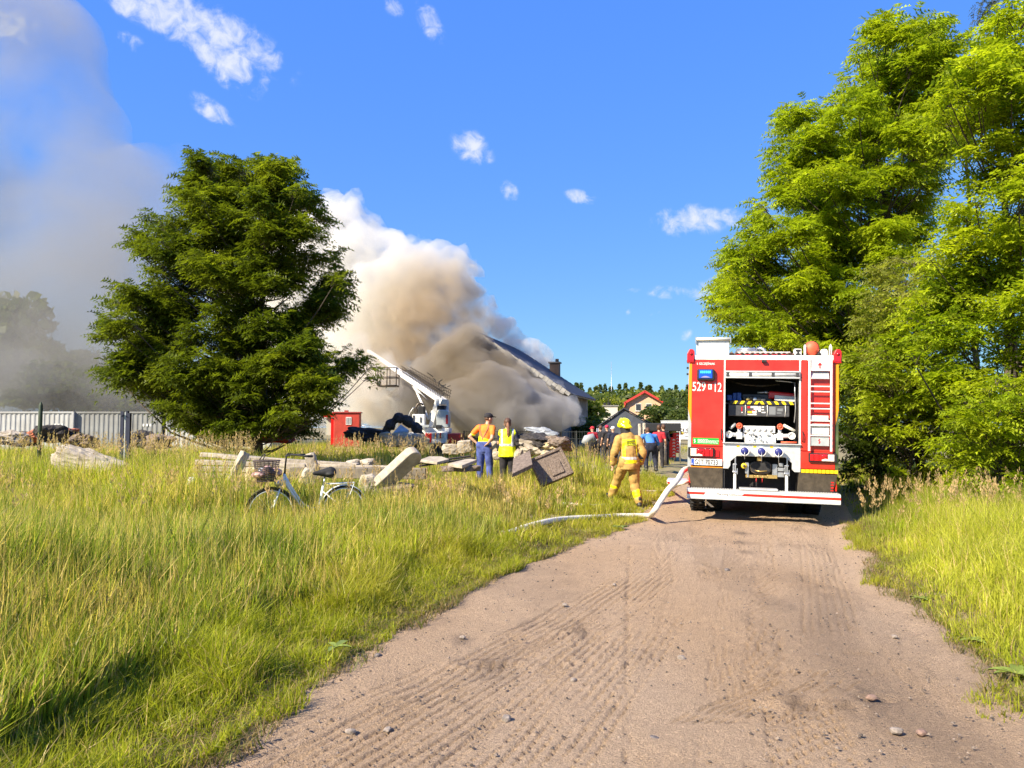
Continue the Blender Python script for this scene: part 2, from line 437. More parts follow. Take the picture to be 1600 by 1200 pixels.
sp = vnoise(XX * 60, YY * 60, 46)[..., None]; rc = rc * (0.90 + 0.2 * sp)
rc = rc.reshape(-1, 3)
nr_, nc_ = XX.shape
i2, j2 = np.meshgrid(np.arange(nr_ - 1), np.arange(nc_ - 1), indexing='ij')
q0 = i2 * nc_ + j2
tr = np.concatenate([np.stack([q0, q0 + 1, q0 + nc_ + 1], -1).reshape(-1, 3), np.stack([q0, q0 + nc_ + 1, q0 + nc_], -1).reshape(-1, 3)])
M_road = mat('sandy_dirt', (0.45, 0.33, 0.26), 0.95, spec=0.2)
t = M_road.node_tree; b = t.nodes['Principled BSDF']
at = NN(t, 'ShaderNodeAttribute', attribute_name='tint'); co = NN(t, 'ShaderNodeTexCoord')
n1 = NN(t, 'ShaderNodeTexNoise'); n1.inputs['Scale'].default_value = 130; n1.inputs['Detail'].default_value = 5; n1.inputs['Roughness'].default_value = .7; t.links.new(co.outputs['Object'], n1.inputs['Vector'])
mr = NN(t, 'ShaderNodeMapRange'); mr.inputs['From Min'].default_value = .3; mr.inputs['From Max'].default_value = .7; mr.inputs['To Min'].default_value = .52; mr.inputs['To Max'].default_value = 1.40
t.links.new(n1.outputs['Fac'], mr.inputs['Value'])
vm = NN(t, 'ShaderNodeVectorMath', operation='SCALE'); t.links.new(at.outputs['Color'], vm.inputs[0]); t.links.new(mr.outputs[0], vm.inputs['Scale'])
t.links.new(vm.outputs[0], b.inputs['Base Color'])
n2 = NN(t, 'ShaderNodeTexNoise'); n2.inputs['Scale'].default_value = 55; n2.inputs['Detail'].default_value = 8; n2.inputs['Roughness'].default_value = .75; t.links.new(co.outputs['Object'], n2.inputs['Vector'])
bp = NN(t, 'ShaderNodeBump'); bp.inputs['Strength'].default_value = 0.9; bp.inputs['Distance'].default_value = 0.07
t.links.new(n2.outputs['Fac'], bp.inputs['Height']); t.links.new(bp.outputs[0], b.inputs['Normal'])
link('dirt_road', fast_mesh('dirt_road', rv, tr, M_road, col=rc, smooth=True), kind='structure', label='rutted sandy dirt road with tyre tracks')

# loose stones: the larger ones are things, the crumbs are gravel
def rock_mesh(name, sx, sy, sz, seed, mt, sub=2, rough=0.25, boxy=0.0):
    bm = bmesh.new(); bmesh.ops.create_icosphere(bm, subdivisions=sub, radius=1)
    rnd = random.Random(seed); off = Vector((rnd.uniform(0, 99), rnd.uniform(0, 99), 0))
    for v in bm.verts:
        p = v.co.copy()
        if boxy:
            m = max(abs(p.x), abs(p.y), abs(p.z)); p = p.lerp(p / m, boxy)
        n = mn.noise(v.co * 1.3 + off) * rough + mn.noise(v.co * 3.1 + off) * rough * .5 + (mn.noise(v.co * 7 + off) * rough * .28 if sub > 2 else 0) + (mn.noise(v.co * 15 + off) * rough * .16 if sub > 3 else 0)
        p = p * (1 + n)
        v.co = Vector((p.x * sx, p.y * sy, p.z * sz))
    me = bpy.data.meshes.new(name); bm.to_mesh(me); bm.free(); me.materials.append(mt)
    return me
M_peb = mat('pebble', (0.24, 0.20, 0.165), 0.9, var=0.5, vscale=30)
M_peb2 = mat('dark_pebble', (0.14, 0.12, 0.11), 0.85, var=0.4, vscale=30)
M_peb3 = mat('reddish_pebble', (0.21, 0.135, 0.10), 0.85, var=0.4, vscale=30)
stones = [(548, 1152, .024, 0, 'small grey stone near the lower left corner of the dirt road'), (606, 1149, .022, 0, 'pale pebble right of the grey stone near the lower left of the road'),
          (882, 950, .022, 0, 'pale stone in the middle of the dirt road below the hose'), (723, 1002, .02, 0, 'dark chip of stone beside a tyre groove on the left half of the road'), (591, 1031, .025, 1, 'dark stone at the left road edge next to the verge'),
          (1065, 1035, .030, 0, 'pale stone between two tyre tracks in the middle of the road'), (1401, 1151, .028, 0, 'whitish stone near the bottom right of the dirt road'), (1440, 1154, .026, 2, 'reddish stone right of the whitish stone at the bottom of the road'),
          (1398, 1001, .022, 0, 'pale stone near the right shoulder of the dirt road'), (1362, 1098, .026, 2, 'reddish stone beside the dark scuff on the right half of the road'), (896, 1070, .02, 0, 'small pale pebble in the wheel tracks left of centre'),
          (791, 1131, .028, 0, 'pale stone at the bottom of the dirt road left of centre'), (1022, 1165, .030, 1, 'dark stone at the bottom of the dirt road in the centre'), (1136, 895, .03, 1, 'dark stone on the road behind the drip stains'), (960, 918, .02, 0, 'small pale pebble on the road close to the verge')]
for i, (px, py, s_, k_, l_) in enumerate(stones):
    c = G(px, py)
    o = link('stone', rock_mesh('stone', s_ * 1.25, s_, s_ * .7, i, (M_peb, M_peb2, M_peb3)[k_]), label=l_, cat='stone', group='loose stones on the dirt road')
    o.location = (c.x, c.y, 0.03); o.rotation_euler = (0, 0, i)
N = 8000
yy = 2.2 + (rng.random(N) ** 1.6) * 16; uu = rng.random(N); xx = road_l(yy) + (road_r(yy) - road_l(yy)) * uu
sz = 0.0035 + 0.010 * rng.random(N) ** 4
base = np.array([[1, 0, 0], [-1, 0, 0], [0, 1, 0], [0, -1, 0], [0, 0, 1], [0, 0, -.6]]) * 1.0
of = np.array([[0, 2, 4], [2, 1, 4], [1, 3, 4], [3, 0, 4], [2, 0, 5], [1, 2, 5], [3, 1, 5], [0, 3, 5]])
V = base[None] * sz[:, None, None] * (0.6 + 0.8 * rng.random((N, 6, 1))); th = rng.random(N) * 6.28
ca, sa = np.cos(th)[:, None], np.sin(th)[:, None]
V = np.stack([V[..., 0] * ca - V[..., 1] * sa + xx[:, None], V[..., 0] * sa + V[..., 1] * ca + yy[:, None], V[..., 2] * .8 + 0.030 + sz[:, None] * .4], -1)
cc = np.where(rng.random((N, 1)) < .5, np.array([[.07, .055, .045]]), np.array([[.19, .15, .115]])) * (0.7 + .6 * rng.random((N, 1)))
M_grav = mat('gravel', (.4, .35, .3), .9); t = M_grav.node_tree; at = NN(t, 'ShaderNodeAttribute', attribute_name='tint'); t.links.new(at.outputs['Color'], t.nodes['Principled BSDF'].inputs['Base Color'])
link('gravel', fast_mesh('gravel', V.reshape(-1, 3), (of[None] + 6 * np.arange(N)[:, None, None]).reshape(-1, 3), M_grav, col=np.repeat(cc, 6, 0)), kind='stuff', label='fine gravel crumbs scattered over the dirt road', cat='gravel')
# ================================================================ TREES
def compound_leaves(p, d, s, pairs=5, kite=True, seed=0, droop=0.45, lw=0.30):
    """pinnate leaves: p (N,3) base, d (N,3) direction, s (N,) length -> verts, tris, vert->leaf index"""
    r = np.random.default_rng(seed)
    N = len(p)
    d = d / np.linalg.norm(d, axis=1, keepdims=True)
    up = np.array([0, 0, 1.0])[None] + r.normal(0, .35, (N, 3))
    side = np.cross(d, up); side /= np.linalg.norm(side, axis=1, keepdims=True) + 1e-9
    nrm = np.cross(side, d)
    V = []; T = []; base = 0
    per = 4 if kite else 3
    k = 0
    down = np.array([0, 0, -1.0])[None]
    vs = []
    tris = []
    def pos(t): return p + d * (s * t)[:, None] + down * (s * droop * t * t)[:, None]
    for i in range(pairs):
        t = 0.18 + 0.74 * i / (pairs - 1)
        c = pos(np.full(N, t)); ll = s * lw * (1.0 - 0.35 * abs(t - .5) * 2)
        for sg in (-1, 1):
            dr = side * sg + d * 0.45 + nrm * r.normal(0, .30, (N, 1)) - up * 0 + down * .18
            dr /= np.linalg.norm(dr, axis=1, keepdims=True)
            w = np.cross(dr, nrm); w /= np.linalg.norm(w, axis=1, keepdims=True) + 1e-9
            tip = c + dr * ll[:, None]; m = c + dr * (ll * .45)[:, None]; hw = (ll * .24)[:, None]
            if kite:
                vs += [c, m + w * hw, tip, m - w * hw]; b = k * 1; tris += [(b, b + 1, b + 2), (b, b + 2, b + 3)]; k += 4
            else:
                vs += [c + w * hw * .9, tip, c - w * hw * .9 + dr * (ll * .12)[:, None]]; tris += [(k, k + 1, k + 2)]; k += 3
    c = pos(np.full(N, .92)); tip = pos(np.full(N, 1.15)); hw = (s * lw * .22)[:, None]
    vs += [c + side * hw, tip, c - side * hw]; tris += [(k, k + 1, k + 2)]; k += 3
    V = np.stack(vs, 1)                      # N,k,3
    T = np.array(tris)[None] + (np.arange(N) * k)[:, None, None]
    return V.reshape(-1, 3), T.reshape(-1, 3), k

def pads_to_leaves(pads, axis_fn, seed, twigs_per=9, leaves_per=16, twig_scale=1.0, up_bias=0.25):
    """each pad (c, rx, ry, rz) is filled with twigs that run outwards from the stem; leaves alternate on them"""
    r = np.random.default_rng(seed)
    LP = []; LD = []; TW = []; LI = []
    for pi, (c, rx, ry, rz) in enumerate(pads):
        c = np.array(c, float)
        o = c - axis_fn(c); o[2] *= .3; on = o / (np.linalg.norm(o) + 1e-6)
        nt = max(3, int(twigs_per * (rx * ry * rz) ** (1 / 3.) / 0.8 + .5) if twigs_per > 0 else 3)
        nt = max(3, int(twigs_per * max(rx * ry, rx * rz) / 0.8))
        root = c - on * min(rx, ry) * .75 - np.array([0, 0, rz * .5])
        for _ in range(nt):
            v = r.normal(0, 1, 3); v /= np.linalg.norm(v)
            v[2] = v[2] * .85 + .12
            v = v + on * .45
            q = v * (0.62 + .42 * r.random()) / max(1, np.linalg.norm(v))
            end = c + q * np.array([rx, ry, rz])
            st = root + (end - root) * .25 * r.random() + r.normal(0, .08, 3) * rx
            mid = (st + end) / 2 + np.array([0, 0, .12 * rz])
            L = np.linalg.norm(end - st)
            TW.append((st, mid, end))
            n = max(5, int(leaves_per * L / 1.0))
            t = 0.22 + .78 * (np.arange(n) + r.random(n) * .6) / n
            pt = ((1 - t) ** 2)[:, None] * st + (2 * t * (1 - t))[:, None] * mid + (t ** 2)[:, None] * end
            td = (end - st) / (L + 1e-6)
            sd = np.cross(td, [0, 0, 1.0]); sd /= np.linalg.norm(sd) + 1e-6
            sg = np.where(np.arange(n) % 2 == 0, 1, -1)[:, None]
            dr = td * .7 + sd * sg * .8 + r.normal(0, .38, (n, 3)); dr[:, 2] = dr[:, 2] * .5 + .12
            dr[-1] = td
            LP.append(pt + r.normal(0, .02, (n, 3))); LD.append(dr); LI.append(np.full(n, pi))
    return np.concatenate(LP), np.concatenate(LD), np.concatenate(LI), TW

def twig_mesh_arrays(TW, rad=0.008):
    V = []; T = []; k = 0
    for st, mid, end in TW:
        for (a, b, r1, r2) in ((st, mid, rad * 1.5, rad), (mid, end, rad, rad * .3)):
            d = b - a; d = d / (np.linalg.norm(d) + 1e-9); s_ = np.cross(d, [0.1, 0.2, 1.0]); s_ /= np.linalg.norm(s_); u_ = np.cross(s_, d)
            for (c, rr) in ((a, r1), (b, r2)):
                for j in range(3):
                    an = 2.094 * j; V.append(c + (s_ * math.cos(an) + u_ * math.sin(an)) * rr)
            for j in range(3):
                j2 = (j + 1) % 3; T += [(k + j, k + j2, k + 3 + j2), (k + j, k + 3 + j2, k + 3 + j)]
            k += 6
    return np.array(V), np.array(T)

def make_tree(name, label, base, top, pads, trunk_r, tint, seed, leaf_len=0.24, pairs=5, kite=True, twigs=9, leaves=16, stems=None,
              trunk_lean=(0, 0), group=None, tint2=None, keep=1.0, lw=0.30, droop=.45, limb_r=1.0, cat='tree', jit=.7):
    base = Vector(base); r = np.random.default_rng(seed + 5)
    H = top - base.z
    def axis_fn(c):
        t = np.clip((c[2] - base.z) / H, 0, 1); return np.array([base.x + trunk_lean[0] * t, base.y + trunk_lean[1] * t, c[2]])
    ctr = empty(name, base, label=label, cat=cat, group=group)
    ob = np.array(base)
    LP, LD, LI, TW = pads_to_leaves(pads, axis_fn, seed, twigs, leaves)
    if keep < 1:
        k = r.random(len(LP)) < keep; LP, LD, LI = LP[k], LD[k], LI[k]
    N = len(LP)
    V, T, k = compound_leaves(LP - ob, LD, leaf_len * (.7 + .6 * r.random(N)), pairs, kite, seed, lw=lw, droop=droop)
    c1 = np.array(tint); c2 = np.array(tint2 if tint2 is not None else (c1 * np.array([1.5, 1.25, .9])))
    padt = r.random(len(pads))[LI][:, None] * .6 + r.random((N, 1)) * .4
    col = (c1 * (1 - padt) + c2 * padt) * (1 - jit / 2 + jit * r.random((N, 1)))
    col = np.repeat(col, k, 0)
    link('crown', fast_mesh('crown', V, T, M_leaf, col=col), ctr)
    # trunk with limbs reaching the pads, one tapered mesh
    m = MB()
    n = 9; pts = []; rs = []
    for i in range(n):
        t = i / (n - 1); z = base.z - .15 + (H * .9) * t; a = axis_fn((0, 0, z))
        pts.append(Vector((a[0] - base.x + .10 * math.sin(i * 2.1 + seed), a[1] - base.y + .1 * math.cos(i * 1.7 + seed), z - base.z))); rs.append(trunk_r * (1.25 if i == 0 else 1) * (1 - .88 * t))
    m.tube(pts, rs, 9)
    for pi, (c, rx, ry, rz) in enumerate(pads):
        c = Vector(c) - base
        zt = max(.5 + .2 * (pi % 4), c.z - (0.5 * math.hypot(c.x, c.y) + .4) * .9)
        t = min(.97, zt / (H * .9)); i = min(n - 2, int(t * (n - 1))); f = t * (n - 1) - i
        s = pts[i].lerp(pts[i + 1], f); r0 = (rs[i] * (1 - f) + rs[i + 1] * f)
        d = c - s
        if d.length < .3: continue
        rr = min(r0 * .5, (.010 + .011 * d.length) * limb_r)
        e = c + Vector((d.x, d.y, 0)).normalized() * min(rx, ry) * .4 if (d.x or d.y) else c
        wob = Vector((random.uniform(-.06, .06), random.uniform(-.06, .06), 0)) * d.length
        q = [s, s + d * .25 + Vector((0, 0, -.10 * d.length)) + wob * .6, s + d * .5 + Vector((0, 0, -.13 * d.length)) + wob, s + d * .78 + Vector((0, 0, -.08 * d.length)) + wob * .4, c, e + Vector((0, 0, .1 * rz))]
        m.tube(q, [rr, rr * .85, rr * .6, rr * .4, rr * .25, rr * .08], 5)
    tv, tt = twig_mesh_arrays(TW[::1]); tv = tv - ob
    b0 = len(m.v); m.v.extend(map(tuple, tv)); 
    for f in tt: m.f.append([int(b0 + q) for q in f]); m.mi.append(0); m.sm.append(False)
    m.build('trunk', M_bark, ctr)
    return ctr, N

def padpx(px, py, rpx, d, sx=1.0, sz=.75, sy=1.0):
    c = P(px, py, d); w = rpx * d / FPX
    return (tuple(c), w * sx, w * sy, w * sz)

def region_pads(poly, n, d0, d1, r0, r1, seed, sz=.6, yk=None):
    """pads scattered inside an outline given in photograph pixels, at depths d0..d1"""
    r = random.Random(seed); out = []
    xs = [p[0] for p in poly]; ys = [p[1] for p in poly]
    def inside(x, y):
        c = False
        for i in range(len(poly)):
            (x1, y1), (x2, y2) = poly[i], poly[i - 1]
            if (y1 > y) != (y2 > y) and x < (x2 - x1) * (y - y1) / (y2 - y1) + x1: c = not c
        return c
    tries = 0; pts = []
    while len(out) < n and tries < 20000:
        tries += 1
        x = r.uniform(min(xs), max(xs)); y = r.uniform(min(ys), max(ys)); rr = r.uniform(r0, r1)
        if not inside(x, y): continue
        if not (inside(x - rr * .75, y) and inside(x + rr * .75, y) and inside(x, y - rr * .4)):
            rr *= .55
            if not (inside(x - rr * .7, y) and inside(x + rr * .7, y)): continue
        if any((x - a) ** 2 + (y - b_) ** 2 < (0.34 * (rr + c)) ** 2 for a, b_, c in pts) and tries < 12000: continue
        pts.append((x, y, rr)); out.append(padpx(x, y, rr, r.uniform(d0, d1), 1.1, sz, 1.1))
    return out
# --- the lone tree on the left, its pads traced from its outline at true size
TD = 27.0
pl = []
front = [(365, 262, 26), (320, 262, 14), (330, 300, 34), (395, 275, 34), (440, 270, 24), (300, 330, 30), (365, 330, 40), (430, 320, 40), (478, 318, 20), (240, 340, 16), (270, 352, 22),
         (310, 380, 40), (380, 385, 45), (455, 375, 42), (505, 365, 16), (200, 378, 14), (232, 395, 22), (265, 420, 34), (330, 435, 46), (410, 440, 48), (480, 425, 38), (518, 400, 16), (530, 455, 14),
         (505, 455, 28), (175, 468, 18), (212, 470, 24), (255, 480, 30), (300, 495, 38), (365, 500, 44), (435, 500, 36), (500, 492, 26), (530, 478, 10),
         (170, 522, 20), (210, 525, 28), (250, 545, 34), (300, 550, 36), (350, 545, 40), (420, 545, 34), (470, 540, 24),
         (172, 575, 18), (215, 578, 26), (255, 600, 24), (290, 610, 30), (340, 595, 38), (395, 600, 36), (440, 590, 30), (450, 560, 16), (490, 605, 24), (520, 590, 16),
         (555, 565, 20), (580, 572, 13), (535, 575, 18), (575, 590, 9), (515, 625, 18), (480, 635, 22), (440, 640, 26), (395, 645, 28), (340, 645, 26), (295, 645, 18), (255, 628, 14), (480, 655, 12), (200, 555, 20), (400, 250, 14), (350, 246, 10), (300, 300, 26), (470, 300, 22), (500, 340, 20), (225, 370, 22), (452, 262, 14), (280, 300, 12), (290, 655, 22), (330, 668, 24), (375, 672, 24), (425, 668, 24), (465, 660, 20), (270, 640, 20), (235, 612, 16)]
for (px, py, r_) in front:
    if r_ < 27: pl.append(padpx(px, py, r_ * 1.1, TD + random.uniform(-1.0, 1.0), 1.15, .85, 1.0))
TO = [(300, 245), (360, 228), (420, 246), (470, 258), (485, 300), (525, 345), (520, 390), (545, 440), (532, 490), (505, 515), (500, 560), (560, 550), (560, 590), (530, 605), (525, 640), (490, 672), (400, 686), (320, 680), (250, 645), (220, 610), (160, 590), (170, 560), (205, 545), (155, 515), (180, 490), (165, 460), (210, 452), (232, 420), (190, 372), (240, 380), (212, 335), (265, 345), (285, 300)]
pl += region_pads(TO, 90, TD - 2.6, TD - .2, 26, 42, 17, .95) + region_pads(TO, 60, TD + .2, TD + 2.8, 26, 42, 18, .95)
b = P(405, 690, TD); gz_ = float(ground_z(b.x, b.y))
NL = 0
_, n_ = make_tree('locust_tree', 'lone dark green locust tree standing in the tall grass before the smoke', (b.x, b.y, gz_), 11.8, pl, 0.20, (0.058, 0.090, 0.012), 3, leaf_len=.40, pairs=4, kite=False, twigs=21, leaves=20, tint2=(0.165, 0.20, 0.016), lw=.40, limb_r=.7)
NL += n_ * 9

# --- the row of trees on the right
A1 = [(1112, 470), (1135, 380), (1160, 345), (1190, 300), (1205, 240), (1222, 180), (1255, 165), (1290, 190), (1310, 150), (1335, 95), (1360, 50), (1400, 14), (1440, 25), (1480, 30), (1512, 60), (1515, 110),
      (1510, 200), (1480, 260), (1460, 330), (1440, 420), (1420, 520), (1400, 640), (1360, 720), (1315, 740), (1300, 600), (1260, 545), (1150, 540), (1125, 500)]
pa = region_pads(A1, 122, 21, 25, 28, 46, 5, .85) + region_pads(A1, 45, 25, 28, 30, 46, 6, .85)
edge_p = [(1120, 468, 16), (1138, 440, 18), (1150, 395, 18), (1165, 365, 16), (1190, 320, 20), (1205, 275, 14), (1212, 240, 14), (1222, 195, 13), (1240, 180, 14), (1262, 182, 14), (1225, 215, 14), (1245, 205, 18), (1300, 165, 16), (1322, 125, 16), (1340, 92, 14), (1352, 70, 12), (1372, 50, 15), (1398, 26, 13),
          (1430, 32, 15), (1468, 36, 14), (1500, 60, 12), (1400, 60, 20), (1450, 65, 22), (1150, 500, 20), (1165, 525, 16), (1135, 490, 14), (1185, 350, 18), (1250, 235, 22), (1275, 215, 20), (1400, 100, 24), (1365, 110, 20), (1150, 425, 20), (1175, 400, 22), (1180, 460, 24), (1210, 500, 24), (1250, 525, 20)]
pa += [padpx(x, y, r_, 23 + random.uniform(-1.2, 1.2), 1.15, .85) for x, y, r_ in edge_p]
b = G(1375, 760); ty = 24.0; bx = (1385 - 800) / FPX * ty
_, n_ = make_tree('locust_tree', 'tallest locust tree behind the fire engine on the right', (bx, ty, 0.1), 15.0, pa, 0.26, (0.155, 0.225, 0.014), 11, leaf_len=.39, pairs=4, kite=False, twigs=20, leaves=22, tint2=(0.36, 0.42, 0.022), lw=.38, limb_r=.7)
NL += n_ * 9
B1 = [(1440, 180), (1470, 120), (1520, 60), (1560, 10), (1600, -30), (1720, -30), (1760, 200), (1760, 760), (1600, 770), (1480, 760), (1430, 640), (1400, 560), (1400, 480), (1420, 420), (1440, 380), (1470, 330), (1490, 280), (1500, 220)]
pb = region_pads(B1, 98, 13.5, 16.0, 38, 66, 7, .8) + region_pads(B1, 20, 16, 18, 45, 70, 8, .8)
pb += [padpx(x, y, r_, 14.5 + random.uniform(-.8, .8), 1.15, .8) for x, y, r_ in [(1540, 40, 22), (1560, 20, 24), (1590, 30, 34), (1525, 80, 20), (1500, 120, 18), (1480, 150, 14), (1570, 90, 40), (1545, 130, 36)]]
_, n_ = make_tree('locust_tree', 'nearest locust tree cut by the right edge of the photo', ((1580 - 800) / FPX * 15.6, 15.6, 0.1), 9.8, pb, 0.17, (0.165, 0.24, 0.014), 21, leaf_len=.31, pairs=4, kite=True, twigs=22, leaves=22, tint2=(0.42, 0.47, 0.022), lw=.34, limb_r=.8)
NL += n_ * 21
C1 = [(1330, 520), (1350, 440), (1400, 400), (1440, 380), (1500, 400), (1520, 520), (1520, 640), (1500, 730), (1460, 765), (1410, 768), (1400, 700), (1360, 640), (1330, 590)]
pc = region_pads(C1, 60, 16.5, 18.5, 26, 44, 9, .85)
_, n_ = make_tree('locust_shrub', 'young locust with pale dry seed pods between the two big trees', ((1430 - 800) / FPX * 17.6, 17.6, 0.1), 5.6, pc, 0.09, (0.18, 0.225, 0.025), 31, leaf_len=.31, pairs=4, kite=False, twigs=24, leaves=30, tint2=(0.32, 0.32, 0.09), lw=.34, cat='shrub', jit=.5)
NL += n_ * 9
F1 = [(1310, 560), (1380, 520), (1450, 520), (1470, 600), (1480, 700), (1440, 765), (1400, 770), (1390, 700), (1350, 660), (1320, 640)]
pf = region_pads(F1, 34, 15.5, 17, 26, 40, 14, .85)
_, n_ = make_tree('locust_shrub', 'bright yellow green locust shrub nearest the fire engine', ((1420 - 800) / FPX * 16.4, 16.4, 0.1), 3.6, pf, 0.06, (0.17, 0.235, 0.014), 71, leaf_len=.30, pairs=4, kite=False, twigs=22, leaves=22, lw=.38, cat='shrub', tint2=(.36, .41, .022))
NL += n_ * 9
D1 = [(1470, 740), (1480, 640), (1520, 600), (1600, 590), (1700, 600), (1700, 790), (1600, 785), (1500, 775)]
pd_ = region_pads(D1, 40, 12.6, 13.6, 30, 52, 10, .8)
_, n_ = make_tree('locust_shrub', 'low leafy locust shoots at the foot of the near right tree', ((1560 - 800) / FPX * 13.4, 13.4, 0.1), 2.5, pd_, 0.05, (0.165, 0.24, 0.014), 41, leaf_len=.26, pairs=5, kite=True, twigs=24, leaves=26, tint2=(0.38, 0.43, 0.022), lw=.32, cat='shrub')
NL += n_ * 21
# dark understorey between road and trunks
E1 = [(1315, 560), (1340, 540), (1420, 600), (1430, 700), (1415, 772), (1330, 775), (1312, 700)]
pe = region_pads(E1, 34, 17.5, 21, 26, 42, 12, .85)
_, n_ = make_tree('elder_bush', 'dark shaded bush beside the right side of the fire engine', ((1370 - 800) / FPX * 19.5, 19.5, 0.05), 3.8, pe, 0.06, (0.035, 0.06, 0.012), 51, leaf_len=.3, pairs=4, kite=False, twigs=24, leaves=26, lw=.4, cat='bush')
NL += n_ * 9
# birch with thin hanging grey twigs behind
pbi = [padpx(x, y, r_, 27 + random.uniform(-1, 1), .9, 1.3) for x, y, r_ in [(1535, 20, 26), (1560, 60, 24), (1520, 110, 22), (1500, 170, 24), (1530, 160, 24), (1500, 230, 22), (1520, 215, 24), (1480, 215, 14), (1555, 120, 26), (1560, 5, 20), (1540, 260, 24)]]
_, n_ = make_tree('birch_tree', 'thin dark birch showing between the two tall locust trees', ((1525 - 800) / FPX * 27.5, 27.5, 0.1), 17.5, pbi, 0.14, (0.05, 0.07, 0.03), 61, leaf_len=.20, pairs=4, kite=False, twigs=20, leaves=26, lw=.35, droop=.9, tint2=(.11, .12, .06), keep=.8)
NL += n_ * 9
print('leaf tris', NL)

# --- far trees: a few shared tree forms, every tree an object of its own
def far_tree_meshes(kind, seed, n=700):
    r = np.random.default_rng(seed)
    if kind == 'spruce':
        z = 0.12 + .88 * r.random(n) ** 0.8; a = r.random(n) * 6.283; rr = (1.02 - z) * .24 * (.55 + .5 * r.random(n)) * (1 + .35 * np.sin(z * 60))
        p = np.stack([rr * np.cos(a), rr * np.sin(a), z], 1); s = .055 * (1.15 - z * .6)
        d = np.stack([np.cos(a), np.sin(a), np.full(n, -.25)], 1)
    else:
        lobes = [(r.normal(0, .15), r.normal(0, .15), .45 + .38 * r.random(), .13 + .12 * r.random()) for _ in range(15)]
        P_ = []; 
        for (x, y, z, q) in lobes:
            k = n // 15; v = r.normal(0, 1, (k, 3)); v /= np.linalg.norm(v, axis=1, keepdims=True); v[:, 2] = np.abs(v[:, 2]) * 1.1 - .35
            P_.append(np.array([x, y, z]) + v * q * (.65 + .4 * r.random((k, 1))))
        p = np.concatenate(P_); n = len(p); s = np.full(n, .05)
        d = p - np.array([0, 0, .5])
    d = d + r.normal(0, .5, (n, 3)); d /= np.linalg.norm(d, axis=1, keepdims=True)
    q = np.cross(d, r.normal(0, 1, (n, 3))); q /= np.linalg.norm(q, axis=1, keepdims=True)
    s = (s * (.7 + .7 * r.random(n)))[:, None]
    V = np.stack([p - d * s * .3, p + q * s * .5 + d * s * .3, p + d * s, p - q * s * .5 + d * s * .3], 1).reshape(-1, 3)
    b_ = np.arange(n)[:, None] * 4; T = np.concatenate([b_ + np.array([[0, 1, 2]]), b_ + np.array([[0, 2, 3]])])
    return V, T, n
def far_tree_proto(kind, seed, c1, c2, n=900):
    V, T, n = far_tree_meshes(kind, seed, n)
    r = np.random.default_rng(seed); t_ = r.random((n, 1)) ** 1.3
    col = np.repeat((np.array(c1) * (1 - t_) + np.array(c2) * t_), 4, 0)
    me = fast_mesh('crown', V, T, M_leaf, col=col)
    m = MB(); m.tube([(0, 0, -.01), (0.01, 0, .35), (0, .01, .8)], [.018, .012, .004], 6)
    if kind != 'spruce':
        for k in range(5): a = k * 1.3; m.tube([(0, 0, .25 + .06 * k), (.12 * math.cos(a), .12 * math.sin(a), .5 + .05 * k)], [.008, .003], 4)
    return me, m
PROT = {}
def far_tree(kind, c1, c2, px, ytop, d, label, group, w=1.0, variant=0, n=900, name=None, cat='tree'):
    key = (kind, variant, c1)
    p = P(px, ytop, d); h = p.z + .05
    if key not in PROT:
        me, m = far_tree_proto(kind, 100 + variant, c1, c2, n)
        e = empty(name or ('spruce_tree' if kind == 'spruce' else 'broadleaf_tree'))
        link('crown', me, e); m.build('trunk', M_bark, e)
        PROT[key] = e; used = False
    else:
        e = copy_tree(PROT[key])
    e.location = (p.x, p.y, 0); e.rotation_euler = (0, 0, random.uniform(0, 6.28)); e.scale = (h * w, h * w, h)
    lab(e, label, cat, group)
    return e
YG = ((.10, .13, .02), (.27, .29, .05)); DG = ((.05, .08, .022), (.13, .165, .045)); CG = ((.035, .06, .025), (.09, .12, .04))
rr_ = random.Random(4)
ORD = ['first', 'second', 'third', 'fourth', 'fifth', 'sixth', 'seventh', 'eighth', 'ninth', 'tenth', 'eleventh', 'twelfth', 'thirteenth', 'fourteenth', 'fifteenth']
SPL = [f'{ORD[i]} dark spruce tip from the burning house in the far wood' if i < 13 else f'{ORD[25 - i]} dark spruce tip from the fire engine in the far wood' for i in range(26)]
BRL = [f'{ORD[i]} rounded broadleaf crown from the burning house in the far wood' if i < 15 else f'{ORD[29 - i]} rounded broadleaf crown from the fire engine in the far wood' for i in range(30)]
for i in range(26):
    px = 838 + i * 10 + rr_.uniform(-4, 4); yt = 602 + rr_.uniform(-5, 6)
    if px > 1020: yt += 3
    far_tree('spruce', CG[0], CG[1], px, yt, 175 + rr_.uniform(-12, 15), SPL[i], 'spruces of the far wood', w=rr_.uniform(.9, 1.3), variant=i % 3, n=700)
for i in range(30):
    px = 832 + i * 9 + rr_.uniform(-4, 4); yt = 612 + rr_.uniform(-6, 8)
    c = YG if rr_.random() < .6 else DG
    far_tree('leafy', c[0], c[1], px, yt, 135 + rr_.uniform(-14, 20), BRL[i], 'broadleaf trees of the far wood', w=rr_.uniform(1.0, 1.5), variant=i % 4, n=1000)
